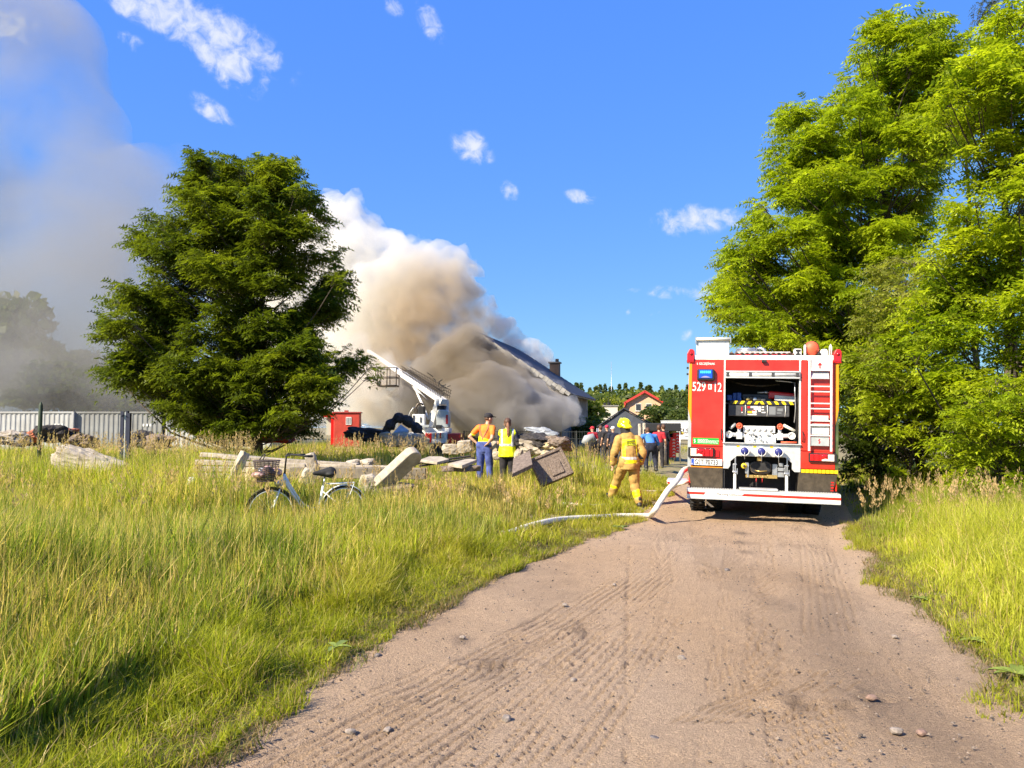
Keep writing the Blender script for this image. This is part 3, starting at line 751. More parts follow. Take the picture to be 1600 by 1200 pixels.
near = [(888, 615, 62, 1.15, YG, 'yellow green tree right beside the gable of the burning house'), (915, 622, 58, 1.1, YG, 'yellow green tree between the burning house and the cream building'),
        (903, 650, 48, 1.3, DG, 'dark bush at the left end of the dark tent'), (930, 655, 46, 1.2, DG, 'dark bush just left of the tent roof'), (1035, 630, 92, 1.3, DG, 'bushy tree in front of the right half of the red roofed house'),
        (1060, 618, 100, 1.2, DG, 'dark tree between the red roofed house and the fire engine'), (1058, 638, 88, 1.2, DG, 'low round tree above the white van'), (870, 640, 60, 1.3, DG, 'smoky green tree under the eave of the burning house'),
        (1075, 600, 105, 1.0, DG, 'dark tree hidden partly by the left edge of the fire engine'), (950, 622, 108, 1.1, YG, 'tree rising behind the flat cream building')]
for i, (px, yt, d, w, c, l_) in enumerate(near):
    far_tree('leafy', c[0], c[1], px, yt, d, l_, None, w=w, variant=i % 4 + 4, n=2600)
# trees in the smoke on the far left
for i, (px, yt, d, w, l_) in enumerate([(-10, 440, 62, .85, 'tallest smoke veiled tree at the left edge behind the containers'), (40, 520, 60, .9, 'smoke veiled tree second from the left edge behind the containers'), (105, 545, 60, 1.1, 'low veiled tree behind the middle of the containers'),
                                        (150, 570, 58, 1.2, 'low veiled tree left of the lone locust tree'), (200, 590, 58, 1.4, 'veiled bush behind the lower left branches of the locust tree'), (75, 560, 57, 1.2, 'veiled bush behind the dark green post'), (240, 600, 60, 1.2, 'veiled bush seen through the lower branches of the locust tree'),
                                        (-70, 470, 60, .9, 'veiled tree just outside the left edge')]):
    far_tree('leafy', DG[0], DG[1], px, yt, d, l_, None, w=w, variant=i % 4 + 4, n=2600)

# ================================================================ GRASS
def blades(x, y, h, w, lean, lean_a, col, seed, segs=2, z0=None, name='grass', **k):
    r = np.random.default_rng(seed); N = len(x)
    z = ground_z(x, y) - .03 if z0 is None else z0
    ins = np.minimum(x - road_l(y), road_r(y) - x); z = np.where(ins > -.22, np.maximum(z, .0 - .5 * np.maximum(0, -ins)), z)
    a = r.random(N) * 6.283; wx = np.cos(a) * w * .5; wy = np.sin(a) * w * .5
    lx = np.cos(lean_a) * lean * h; ly = np.sin(lean_a) * lean * h
    if segs == 2:
        m = .5
        V = np.stack([np.stack([x - wx, y - wy, z], 1), np.stack([x + wx, y + wy, z], 1),
                      np.stack([x + lx * .28 - wx * .85, y + ly * .28 - wy * .85, z + h * .56], 1), np.stack([x + lx * .28 + wx * .85, y + ly * .28 + wy * .85, z + h * .56], 1),
                      np.stack([x + lx, y + ly, z + h * np.sqrt(np.clip(1 - (lean * .75) ** 2, .1, 1))], 1)], 1)
        T = np.array([[0, 1, 3], [0, 3, 2], [2, 3, 4]]); nv = 5
    else:
        V = np.stack([np.stack([x - wx, y - wy, z], 1), np.stack([x + wx, y + wy, z], 1), np.stack([x + lx, y + ly, z + h], 1)], 1)
        T = np.array([[0, 1, 2]]); nv = 3
    T = T[None] + (np.arange(N) * nv)[:, None, None]
    return V.reshape(-1, 3), T.reshape(-1, 3), np.repeat(col, nv, 0)
GREEN = np.array([0.20, 0.255, 0.026]); DGREEN = np.array([0.10, 0.17, 0.025]); YEL = np.array([0.46, 0.43, 0.05]); STRAW = np.array([0.62, 0.47, 0.20]); LIME = np.array([0.37, 0.395, 0.03])
def field(n, xmin, xmax, y0, y1, tuft, hfn, wd, seed, ydens=1.0, keepfn=None, colfn=None, lean=.35, segs=2, per=14):
    r = np.random.default_rng(seed)
    nt = n // per
    ty_ = y0 + (y1 - y0) * r.random(nt) ** ydens
    tx = xmin(ty_) + (xmax(ty_) - xmin(ty_)) * r.random(nt)
    tl = r.random(nt) * 6.283; tL = lean * (.25 + 1.0 * r.random(nt) ** 1.5); tc_ = r.random(nt); th_ = .75 + .5 * r.random(nt)
    idx = np.repeat(np.arange(nt), per); N = len(idx)
    x = tx[idx] + r.normal(0, tuft, N); y = ty_[idx] + r.normal(0, tuft, N)
    h, kind = hfn(x, y, r)
    h = h * th_[idx] * (.55 + .6 * r.random(N))
    ok = h > .03
    if keepfn is not None: ok &= keepfn(x, y)
    x, y, h, idx = x[ok], y[ok], h[ok], idx[ok]; N = len(x)
    la = tl[idx] + r.normal(0, .8, N); le = np.clip(tL[idx] + r.normal(0, .15, N), 0.02, 1.0)
    c = colfn(x, y, tc_[idx], r)
    w = wd(y) * (.6 + .8 * r.random(N))
    return blades(x, y, h, w, le, la, c, seed + 1, segs)
def lerp(a, b, t): return a * (1 - t) + b * t
def col_left(x, y, tc_, r):
    N = len(x); v = vnoise(x * .45, y * .35, 51)[:, None]; s = vnoise(x * 1.4, y * 1.1, 52)[:, None]
    c = lerp(GREEN[None], LIME[None], soft(v, .15, .55))
    dist = (road_l(y) - x)[:, None]
    strawp = soft(s, .45, .85) * .55 + .55 * np.exp(-((x[:, None] - (-.2)) / 2.2) ** 2) * soft(y[:, None], 8, 11) * (1 - soft(y[:, None], 16, 22))
    strawp = strawp + .25 * soft(y[:, None], 16, 24)
    pick = r.random((N, 1))
    c = np.where(pick < .14 + strawp * .8, lerp(YEL[None], STRAW[None], r.random((N, 1))), c)
    c = np.where(r.random((N, 1)) < .10, STRAW[None] * (.6 + .4 * r.random((N, 1))), c)
    dk_ = soft(vnoise(x * .9, y * .8, 53)[:, None], .5, .8)
    c = lerp(c, DGREEN[None] * 1.1, dk_ * .5)
    return c * (.70 + .6 * tc_[:, None]) * (.55 + .9 * r.random((N, 1)))
def left_h(x, y, r):
    d = road_l(y) - x
    tall = .38 + .44 * soft(vnoise(x * .5, y * .4, 61), .2, .8) + .12 * soft(-x, 3, 8)
    vd = .62 + .40 * vnoise(y * .8, y * 0, 62)
    h = np.where(d > vd, tall * (.38 + .62 * soft(d, vd, vd + 2.2)), 0.0)
    h = h * (1 - .28 * soft(y, 14, 22)) * (1 + .30 * soft(-x, 1.8, 3.5) * (1 - soft(y, 5, 8))) * hose_gap(x, y)
    h = h * (1 + 1.1 * np.exp(-((x - .55) / 1.1) ** 2 - ((y - 14.8) / .9) ** 2))
    # trampled round the people and the rubble
    h = h * (1 - .35 * np.exp(-((x + .6) / 1.6) ** 2 - ((y - 18.5) / 1.8) ** 2))
    h = h * (1 - .24 * np.exp(-((x + 3.1) / 1.5) ** 2 - ((y - 10.8) / 1.8) ** 2))
    return h, None
def hose_gap(x, y):
    k = np.ones_like(x)
    for i in range(len(HP) - 1):
        a, b = HP[i], HP[i + 1]; ab = b - a; t = np.clip(((x - a.x) * ab.x + (y - a.y) * ab.y) / (ab.x ** 2 + ab.y ** 2), 0, 1)
        dx = x - (a.x + ab.x * t); dy = y - (a.y + ab.y * t)
        k = np.minimum(k, np.where((dy < .05) & (np.hypot(dx, dy) < .7), .25 + .75 * soft(np.hypot(dx, dy), .15, .7), 1))
    return k
HP = [G(*q) for q in ((1016, 806), (975, 806), (930, 808), (880, 811), (850, 816), (820, 824), (790, 833))]
def frus_l(y): return -(.70 * y + 1.2)
GV = []
parts_ = [
    field(74000, frus_l, lambda y: road_l(y) - .7, 2.0, 6.5, .05, left_h, lambda y: .013 + 0 * y, 71, 1.0, None, col_left, per=15),
    field(72000, frus_l, lambda y: road_l(y) - .7, 6.5, 12.5, .07, left_h, lambda y: .0135 + 0 * y, 72, .9, None, col_left, per=14),
    field(60000, frus_l, lambda y: road_l(y) - .7, 12.5, 24, .10, left_h, lambda y: .016 + 0 * y, 73, .9, None, col_left, per=12),
    field(50000, frus_l, lambda y: road_l(y) - .7, 24, 60, .16, left_h, lambda y: .028 + 0 * y, 74, .8, None, col_left, segs=1, per=9)]
def verge_h(x, y, r):
    d = road_l(y) - x
    e = .16 * vnoise(y * 2.5, y * 0, 63) + .34 * vnoise(y * .7, y * 0, 64) - .10
    h = np.where((d > -.20 + e) & (d < 1.9), .11 + .15 * soft(d, 0, .7), 0)
    h = h * (.75 + .7 * soft(vnoise(x * 3, y * 3, 65), .4, .9))
    return h * hose_gap(x, y), None
def col_verge(x, y, tc_, r):
    N = len(x); v = soft(vnoise(x * 1.2, y * 1.0, 54), .3, .7)[:, None]
    c = lerp(LIME[None] * .9, YEL[None] * .85, v * .7)
    c = np.where(r.random((N, 1)) < .12, STRAW[None] * .8, c)
    return c * (.7 + .5 * tc_[:, None]) * (.8 + .4 * r.random((N, 1)))
parts_ += [field(82000, lambda y: road_l(y) - 1.5, lambda y: road_l(y) + .2, 2.6, 10, .045, verge_h, lambda y: .007 + 0 * y, 75, 1.0, None, col_verge, lean=.75, per=16),
           field(28000, lambda y: road_l(y) - 1.7, lambda y: road_l(y) + .2, 10, 24, .07, verge_h, lambda y: .011 + 0 * y, 76, 1.0, None, col_verge, lean=.7, per=12)]
# right-hand side: thick bright grass under the trees, finer and shorter
def right_h(x, y, r):
    d = x - road_r(y)
    e = .30 * vnoise(y * 1.1, y * 0, 66) + .12 * vnoise(y * 4, y * 0, 67)
    h = np.where(d > -.12 + e, .10 + .42 * soft(d, 0.0, 1.3), 0)
    h = h * (.7 + .5 * vnoise(x * 1.1, y * 1.1, 68))
    return h, None
def col_right(x, y, tc_, r):
    N = len(x); v = soft(vnoise(x * .9, y * .8, 55), .3, .75)[:, None]
    c = lerp(np.array([[.30, .36, .022]]), np.array([[.43, .44, .05]]), v)
    c = np.where(r.random((N, 1)) < .10 + .2 * soft(y[:, None], 9, 13), STRAW[None] * .9, c)
    dk_ = soft(vnoise(x * 1.1, y * 1.1, 56)[:, None], .55, .85)
    c = lerp(c, GREEN[None] * .9, dk_ * .5)
    return c * (.75 + .5 * tc_[:, None]) * (.85 + .3 * r.random((N, 1)))
parts_ += [field(70000, lambda y: road_r(y) - .2, lambda y: .70 * y + 2.2, 4.0, 13.5, .055, right_h, lambda y: .0085 + 0 * y, 77, .85, None, col_right, lean=.5, per=15),
           field(20000, lambda y: road_r(y) - .2, lambda y: .70 * y + 3, 13.5, 26, .09, right_h, lambda y: .013 + 0 * y, 78, .9, None, col_right, lean=.5, per=12)]
def tuft_h(x, y, r):
    d = np.minimum(x - road_l(y), road_r(y) - x)
    return np.where((d > -.1) & (d < .45) & (vnoise(x * 2.2, y * 2.2, 91) > .50 + .5 * soft(d, 0, .45)), .15 * (1 - soft(d, .1, .45)), 0), None
parts_ += [field(16000, lambda y: road_l(y) - .1, lambda y: road_l(y) + .45, 2.6, 14, .035, tuft_h, lambda y: .006 + 0 * y, 92, 1.0, None, col_verge, lean=.9, per=14),
           field(12000, lambda y: road_r(y) - .45, lambda y: road_r(y) + .1, 4.4, 14, .035, tuft_h, lambda y: .006 + 0 * y, 93, 1.0, None, col_verge, lean=.9, per=14)]
def thatch_h(x, y, r):
    d = np.minimum(x - road_l(y), road_r(y) - x)
    return np.where((d > -.45) & (d < .28 - .25 * vnoise(x * 3, y * 3, 94)), .13, 0), None
def col_thatch(x, y, tc_, r):
    return lerp(np.array([[.30, .22, .11]]), np.array([[.20, .22, .05]]), (r.random((len(x), 1)) < .4) * 1.0) * (.5 + .8 * r.random((len(x), 1)))
parts_ += [field(14000, lambda y: road_l(y) - .45, lambda y: road_l(y) + .25, 2.6, 12, .05, thatch_h, lambda y: .006 + 0 * y, 95, 1.0, None, col_thatch, lean=3.5, per=6),
           field(9000, lambda y: road_r(y) - .25, lambda y: road_r(y) + .4, 4.4, 13, .05, thatch_h, lambda y: .006 + 0 * y, 96, 1.0, None, col_thatch, lean=3.5, per=6)]
def stalk_h(x, y, r):
    h, _ = left_h(x, y, r); return np.where(h > .2, h * 1.10 + .03, 0), None
def col_stalk(x, y, tc_, r):
    return (STRAW[None] * (.75 + .4 * r.random((len(x), 1)))) * np.array([[1, 1.03, .8]])
parts_ += [field(14000, frus_l, lambda y: road_l(y) - .7, 2.2, 7, .10, stalk_h, lambda y: .0055 + 0 * y, 79, 1.0, None, col_stalk, lean=.30, per=4),
           field(13000, frus_l, lambda y: road_l(y) - .7, 7, 15, .12, stalk_h, lambda y: .009 + 0 * y, 80, 1.0, None, col_stalk, lean=.30, per=4)]
off = 0; Vs = []; Ts = []; Cs = []
for (V, T, c) in parts_:
    Vs.append(V); Ts.append(T + off); Cs.append(c); off += len(V)
V = np.concatenate(Vs); T = np.concatenate(Ts); c = np.concatenate(Cs)
print('grass tris', len(T))
link('grass', fast_mesh('grass', V, T, M_grass, col=c), kind='stuff', label='tall yellow green grass covering the meadow and the verges', cat='grass')
del Vs, Ts, Cs, parts_, V, T, c

# feathery seed heads
def seedheads(pts, hs, seed):
    r = np.random.default_rng(seed); Vs = []; Ts = []; Cs = []; k = 0
    for (x, y), h in zip(pts, hs):
        z = float(ground_z(x, y)); lx, ly = r.normal(0, .10, 2); c = np.array([.50, .36, .19]) * (.75 + .5 * r.random())
        a = np.array([x, y, z]); b_ = np.array([x + lx * .5, y + ly * .5, z + h * .72]); e = np.array([x + lx, y + ly, z + h])
        w = np.array([.004, 0, 0]); Vs += [a - w, a + w, b_]; Ts += [(k, k + 1, k + 2)]; Cs += [[.36, .33, .12]] * 3; k += 3
        L = .22 + .10 * r.random(); wid = .042
        for q in range(26):
            t = r.random(); p_ = b_ + (e - b_) * t; rr2 = wid * (1 - t) ** .6 * (.3 + .9 * r.random()); an = r.random() * 6.283
            o = np.array([math.cos(an) * rr2, math.sin(an) * rr2, .02 + .03 * r.random()])
            s_ = .007; d_ = r.normal(0, 1, 3) * s_
            Vs += [p_ + o * .25, p_ + o + d_, p_ + o + np.array([0, 0, .022])]; Ts += [(k, k + 1, k + 2)]; Cs += [c * (.8 + .4 * r.random())] * 3; k += 3
    return np.array(Vs), np.array(Ts), np.array(Cs)
r = np.random.default_rng(5); pts = []; hs_ = []
for (px0, px1, d0, d1, n, z0, z1) in [(0, 110, 17, 24, 30, 1.05, 1.3), (130, 180, 16, 22, 12, 1.05, 1.25), (150, 400, 15, 21, 120, 1.0, 1.32), (520, 740, 16, 21, 60, 1.0, 1.25), (540, 700, 12.5, 15, 12, .7, .9), (440, 560, 16, 19, 12, .95, 1.15), (840, 960, 18, 24, 30, .9, 1.1), (1340, 1600, 10.5, 13.5, 60, .5, .8), (0, 400, 8, 12, 14, .75, .95), (380, 720, 11.0, 14, 46, .62, .9), (250, 420, 12, 15, 26, .7, .95), (640, 900, 11, 14, 20, .5, .75)]:
    for _ in range(n):
        d = r.uniform(d0, d1); px = r.uniform(px0, px1); x = (px - 800) / FPX * d
        for _k in range(2):
            pts.append((x + r.normal(0, .08), d + r.normal(0, .08))); hs_.append(r.uniform(z0, z1))
V, T, c = seedheads(pts, hs_, 6)
link('seed_heads', fast_mesh('seed_heads', V, T, M_grass, col=c), kind='stuff', label='dry tan feathery seed heads rising from the meadow grass', cat='grass')
# broad-leaved weeds at the right edge of the road
def weed(loc, n, s, seed, label):
    r = random.Random(seed); m = MB(); e = empty('plantain_weed', loc, label=label, cat='weed')
    for k in range(n):
        a = k * 2.4 + r.uniform(-.3, .3); L = s * r.uniform(.7, 1.1); w = L * .2; cs, sn = math.cos(a), math.sin(a)
        mm = MB(); rows_ = []
        for i in range(5):
            t = i / 4; x = L * t; z = L * (.45 * t - .42 * t * t); ww = w * math.sin(math.pi * min(1, t * .9 + .08)) ** .7
            rows_.append([(x * cs - ww * sn, x * sn + ww * cs, z + .01), (x * cs, x * sn, z), (x * cs + ww * sn, x * sn - ww * cs, z + .01)])
        vs = [v for q in rows_ for v in q]; fs = []
        for i in range(4):
            for j in range(2): fs.append((i * 3 + j, i * 3 + j + 1, i * 3 + j + 4, i * 3 + j + 3))
        mm.add(vs, fs, True); o = mm.build('leaf', M_weed, e)
    return e
M_weed = mat('weed_leaf', (.17, .22, .03), .5, var=.3, vscale=20)
g_ = G(1590, 1070); weed((g_.x, g_.y, .06), 7, .20, 1, 'broad leaved weed at the lower right edge of the road')
g_ = G(1520, 1015); weed((g_.x, g_.y, .06), 6, .12, 2, 'small flat weed on the right shoulder of the road')
g_ = G(1440, 945); weed((g_.x, g_.y, .05), 6, .12, 3, 'small weed at the bend of the right road shoulder')
g_ = G(525, 1035); weed((g_.x, g_.y, .10), 4, .15, 4, 'single broad pale leaf plant in the left verge')
g_ = G(968, 828); weed((g_.x, g_.y, .04), 9, .16, 5, 'tuft of weeds on the road edge below the white hose')
# ================================================================ FIRE ENGINE (rear view, doors of the pump bay open)
M_red = mat('fire_red_paint', (0.68, 0.016, 0.008), 0.3, color2=(0.50, 0.035, 0.02), vscale=2.2, vdetail=9, coat=0.4)
M_dred = mat('dark_red_paint', (0.55, 0.012, 0.012), 0.3, coat=0.3)
M_orange = mat('orange_reflective', (0.95, 0.28, 0.01), 0.35)
M_yel = mat('yellow_reflective', (0.90, 0.50, 0.01), 0.35)
M_alu = mat('checker_aluminium', (0.66, 0.67, 0.66), 0.38, 0.45, var=0.12, vscale=14, bump=0.5, bscale=55, bdist=0.004)
M_silver = mat('silver_paint', (0.46, 0.49, 0.49), 0.4, 0.3, var=0.15, vscale=5)
M_cream = mat('cream_roller', (0.72, 0.69, 0.58), 0.5)
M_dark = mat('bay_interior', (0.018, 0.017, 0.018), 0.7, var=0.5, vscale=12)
M_box = mat('dark_grey_plastic', (0.06, 0.06, 0.065), 0.5, var=0.3, vscale=15)
M_blue = mat('blue_plastic', (0.02, 0.09, 0.38), 0.45, var=0.3, vscale=20)
M_capblue = mat('blue_cap', (0.025, 0.03, 0.17), 0.4)
M_tread = mat('tread_plate_brown', (0.085, 0.065, 0.042), 0.5, 0.35, var=0.4, vscale=9, bump=0.6, bscale=50, bdist=0.005)
M_glassd = mat('dark_glass', (0.02, 0.025, 0.03), 0.08)
M_lensr = mat('red_lens', (0.55, 0.008, 0.015), 0.12, var=0.3, vscale=60, coat=0.5)
M_lensw = mat('clear_lens', (0.85, 0.72, 0.60), 0.15, var=0.2, vscale=60)
M_bluelamp = mat('blue_beacon_lens', (0.01, 0.06, 0.45), 0.15, emit=(0.02, 0.16, 0.8, 0.12))
M_bluelit = mat('blue_beacon_bulb', (0.05, 0.4, 0.8), 0.2, emit=(0.05, 0.5, 1.0, .55))
M_text = mat('white_lettering', (0.82, 0.80, 0.74), 0.5)
M_tblack = mat('black_lettering', (0.02, 0.02, 0.025), 0.5)
M_tgrey = mat('grey_lettering', (0.18, 0.19, 0.2), 0.5)
M_green = mat('green_sticker', (0.01, 0.36, 0.04), 0.4)
M_gold = mat('brass', (0.62, 0.42, 0.14), 0.35, 0.7)
M_buoy = mat('orange_buoy', (0.85, 0.12, 0.05), 0.55, var=0.2, vscale=25)
M_oil = mat('greasy_metal', (0.16, 0.13, 0.10), 0.45, 0.7, color2=(0.05, 0.04, 0.035), vscale=22)
M_hose = mat('canvas_hose', (0.70, 0.67, 0.58), 0.85, var=0.2, vscale=25, bump=.3, bscale=150, bdist=.003)

def text(name, s, size, m, parent, loc, rot=(math.pi / 2, 0, 0), align='LEFT', sx=1.0, extrude=0.0015, bold=0.0, shear=0.0, **k):
    c = bpy.data.curves.new(name, 'FONT'); c.body = s; c.size = size; c.extrude = extrude; c.align_x = align; c.offset = bold; c.shear = shear; c.resolution_u = 3
    tmp = bpy.data.objects.new('tmp', c); COL.objects.link(tmp)
    bpy.context.view_layer.update()
    me = bpy.data.meshes.new_from_object(tmp.evaluated_get(bpy.context.evaluated_depsgraph_get()))
    bpy.data.objects.remove(tmp)
    me.materials.clear(); me.materials.append(m); me.name = name
    o = link(name, me, parent, **k); o.location = loc; o.rotation_euler = rot; o.scale = (sx, 1, 1)
    return o

TRK = empty('fire_engine', (4.337, 13.33, 0.0), label='red fire engine seen from behind with its pump bay open on the dirt road', cat='fire engine')
TRK.rotation_euler = (0, R(1.4), -R(13))
XL_, XR_ = -1.295, 1.195            # outer sides
# --- superstructure shell (open at the pump bay)
m = MB()
m.box(XL_ + .02, XL_ + .05, .03, 4.1, .60, 2.82); m.box(XR_ - .05, XR_ - .02, .03, 4.1, .60, 2.82)
m.box(XL_ + .05, XR_ - .05, .05, 4.1, 2.79, 2.82); m.box(XL_ + .05, XR_ - .05, 4.05, 4.10, .9, 2.79)
m.box(XL_ + .05, -.69, 1.30, 1.34, .9, 2.79)
m.build('body', M_red, TRK)
# pump bay lining
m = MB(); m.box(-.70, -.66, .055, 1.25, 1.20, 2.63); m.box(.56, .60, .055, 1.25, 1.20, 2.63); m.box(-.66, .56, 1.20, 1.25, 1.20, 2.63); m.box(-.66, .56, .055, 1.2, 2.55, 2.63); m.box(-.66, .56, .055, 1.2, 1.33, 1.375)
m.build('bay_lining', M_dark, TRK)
# cab ahead of the body
c = MB(); c.prism([(4.15, .55), (4.15, 2.55), (4.6, 2.75), (6.0, 2.72), (6.35, 1.6), (6.45, .9), (6.45, .45), (4.15, .45)], XL_ + .05, XR_ - .05, Matrix(((0, 1, 0, 0), (1, 0, 0, 0), (0, 0, 1, 0), (0, 0, 0, 1))))
cab = c.build('cab', M_red, TRK, bevel=.04)
for x in (XL_ + .045, XR_ - .045):
    m = MB(); s = -1 if x < 0 else 1
    for y0, y1 in ((4.35, 5.05), (5.2, 6.0)): m.box(x - .012, x + .012, y0, y1, 1.55, 2.35)
    m.build('side_window', M_glassd, cab)
# side shutters
for x in (XL_ + .012, XR_ - .012):
    for y0 in (.35, 1.6, 2.85):
        m = MB()
        for k in range(14): m.box(x - .01, x + .01, y0, y0 + 1.1, 1.05 + k * .115, 1.155 + k * .115)
        m.build('roller_shutter', M_silver, TRK)
# rear face, left of the bay
def panel(name, x0, x1, z0, z1, mt, y0=0.0, y1=.045, bevel=.006, **k):
    m = MB(); m.box(x0, x1, y0, y1, z0, z1); return m.build(name, mt, TRK, bevel=bevel, **k)
panel('rear_panel', -1.235, -.692, 1.30, 2.818, M_red, label='red rear panel with the engine number')
panel('lamp_panel', -1.235, -.692, .965, 1.297, M_red, 0.012, .05)
panel('rear_panel', .592, .70, 1.27, 2.818, M_red)
m = MB(); m.box(.703, 1.14, 0.004, .045, 1.26, 2.818); m.build('rear_panel', M_red, TRK, bevel=.006)
panel('lamp_panel', .592, 1.14, .965, 1.257, M_red, 0.0, .05)
panel('header_panel', -.662, .558, 2.632, 2.818, M_red)
# side returns: orange band above, silver below, cut diagonally
m = MB(); m.prism([(XL_, 1.95), (XL_ + .012, 2.75), (-1.238, 2.75), (-1.238, 1.70)], -.002, .05)
m.build('reflective_strip', M_orange, TRK)
m = MB(); m.prism([(XL_, .93), (XL_, 1.947), (-1.238, 1.697), (-1.238, .93)], -.001, .05); m.build('corner_trim', M_silver, TRK, bevel=.004)
m = MB(); m.prism([(XR_, 1.98), (XR_, 2.75), (1.143, 2.75), (1.143, 1.70)], -.002, .05); m.build('reflective_strip', M_orange, TRK)
m = MB(); m.prism([(XR_, .88), (XR_, 1.977), (1.143, 1.697), (1.143, .90)], -.001, .05); m.build('corner_trim', mat('green_reflection_trim', (.20, .24, .10), .25, .7, var=.4, vscale=5), TRK, bevel=.004)  # right trim: the green it mirrors is put into its base colour
m = MB(); 
for k in range(9): m.box(.60 + k * .066, .658 + k * .066, -.003, .012, .895, .955)
m.build('reflective_strip', M_yel, TRK, label='amber reflective strip under the right tail lamp')
m = MB(); m.box(-1.24, -.70, -.002, .012, .928, .948); m.build('reflective_strip', M_orange, TRK)
# white frame posts and roof edge
for x0 in (-.69, .562):
    panel('door_frame', x0, x0 + .026, 1.375, 2.82, M_white, -.012, .045, .003)
m = MB(); m.box(-1.19, 1.14, -.006, .25, 2.822, 2.905); m.build('roof_edge', M_white, TRK, bevel=.01)
m = MB(); m.box(-1.2, 1.12, .25, 4.1, 2.822, 2.86); m.build('roof', M_alu, TRK)
for s, x0, x1 in ((-1, -1.325, -1.195), (1, 1.11, 1.24)):
    m = MB()
    m.prism([(x0, 2.77), (x0 + .0, 2.93), (x0 + .04, 3.01), (x1 - .03, 3.01), (x1, 2.97), (x1, 2.77)], -.03, .22)
    o = m.build('corner_lamp', M_dred, TRK, bevel=.012)
    m = MB(); m.cyl(((x0 + x1) / 2, -.045, 2.93), ((x0 + x1) / 2, -.02, 2.93), .028, n=12); m.build('lens', M_lensr, o)
    m = MB(); m.box((x0 + x1) / 2 - .05, (x0 + x1) / 2 + .05, -.04, -.031, 2.80, 2.88); m.build('reflector', M_lensr, o)
# little black clearance lights on the left side
for z in (2.78, 2.66, 2.55, 2.35): 
    m = MB(); m.box(XL_ - .035, XL_ + .0, .01, .05, z, z + .035); m.build('side_hook', M_black, TRK)
# checker plate apron with the arch
m = MB(); m.prism([(-.692, .92), (-.60, .92), (-.565, .98), (-.565, 1.05), (-.46, 1.145), (.34, 1.145), (.45, 1.05), (.45, .945), (.49, .90), (.588, .90), (.588, 1.36), (-.692, 1.36)], -.004, .04)
m.build('apron', M_alu, TRK, bevel=.004)
m = MB(); m.box(-.70, .595, -.05, .3, 1.362, 1.378); m.build('sill', M_alu, TRK, bevel=.003)
# dark space below the apron
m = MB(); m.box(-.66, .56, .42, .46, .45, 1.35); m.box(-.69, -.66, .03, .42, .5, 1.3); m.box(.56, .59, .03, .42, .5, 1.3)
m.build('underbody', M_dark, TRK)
# tread plate wings
m = MB(); m.prism([(-1.30, .925), (-.695, .925), (-.695, .57), (-1.225, .57)], .0, .035); m.build('tread_panel', M_tread, TRK, bevel=.004)
m = MB(); m.prism([(.565, .89), (1.185, .875), (1.10, .575), (.535, .575)], .0, .035); m.build('tread_panel', M_tread, TRK, bevel=.004)
m = MB()
for k in range(4): m.box(1.07 + k * .002, 1.115 + k * .002, -.006, -.001, .60 + k * .045, .622 + k * .045)
m.build('hazard_mark', M_dred, TRK)
# three suction inlets with blue caps
for i, x in enumerate((-.34, -.062, .215)):
    e = MB(); Mx = Matrix.Translation((x, 0, 1.238))
    e.lathe([(.075, .02), (.075, -.10), (.085, -.11), (.085, -.15), (.070, -.155), (.064, -.145)], Mx, 24); o = e.build('suction_inlet', M_white, TRK)
    e = MB(); e.lathe([(.062, -.135), (.062, -.158), (.03, -.163), (.012, -.17)], Mx, 20); o2 = e.build('cap', M_capblue, o)
    e = MB(); e.cyl((x, -.168, 1.238), (x, -.172, 1.10 - .04 * i), .004, n=5); e.build('chain', M_steel, o)
    e = MB(); e.tube([(x + .085 * math.cos(a), -.12, 1.238 + .085 * math.sin(a) - .01) for a in (3.6, 4.1, 4.7, 5.3, 5.8)], .006, 5); e.build('lug', M_steel, o)
    m = MB(); m.box(x - .125, x - .075, -.008, -.004, 1.30, 1.335); m.build('label_plate', M_yel, TRK)
# things in the arch: reel, brackets, valves
m = MB()
prof = [(-.24, 1.0), (-.20, 1.04), (-.10, 1.065), (.03, 1.065), (.12, 1.03), (.135, .98), (.125, .90), (.08, .85), (-.02, .825), (-.12, .83), (-.21, .87), (-.24, .93)]
m.prism(prof, .10, .30); o = m.build('winch_housing', M_oil, TRK, bevel=.015)
m = MB(); m.prism([(x * .86 - .007, (z - .945) * .82 + .945) for x, z in prof], .085, .10); m.build('winch_drum', M_dark, o, bevel=.01)
m = MB(); m.tube([(-.15, .08, .90), (-.06, .075, .885), (.05, .08, .90)], .012, 6); m.build('cable', M_gold, o)
m = MB(); m.box(-.16, .05, .06, .2, .775, .818); m.cyl((-.10, .05, .80), (-.10, .02, .80), .022); m.cyl((-.02, .05, .80), (-.02, .02, .80), .022); m.box(.05, .22, .08, .2, .77, .83); m.box(-.3, -.17, .08, .2, .77, .82); m.build('fairlead', M_gold, TRK, bevel=.004)
m = MB(); m.box(.14, .22, .08, .16, .83, 1.02); m.box(.22, .34, .10, .14, .80, .88); m.box(.23, .33, .09, .2, .90, .96); m.box(.25, .32, .09, .2, .98, 1.04); m.build('bracket', M_steel, TRK, bevel=.004)
m = MB(); m.box(-.31, -.25, .08, .16, .84, 1.03); m.box(-.28, -.255, .06, .08, .78, .98); m.build('bracket', M_steel, TRK, bevel=.004)
m = MB(); m.lathe([(.05, .06), (.05, .03), (.03, .02)], Matrix.Translation((-.335, 0, .975)), 12); o = m.build('valve_wheel', mat('yellow_paint', (.75, .50, .03), .5), TRK)
m = MB(); m.lathe([(.022, .02), (.022, .0), (.01, -.005)], Matrix.Translation((-.335, 0, .975)), 10); m.build('hub', M_oil, o)
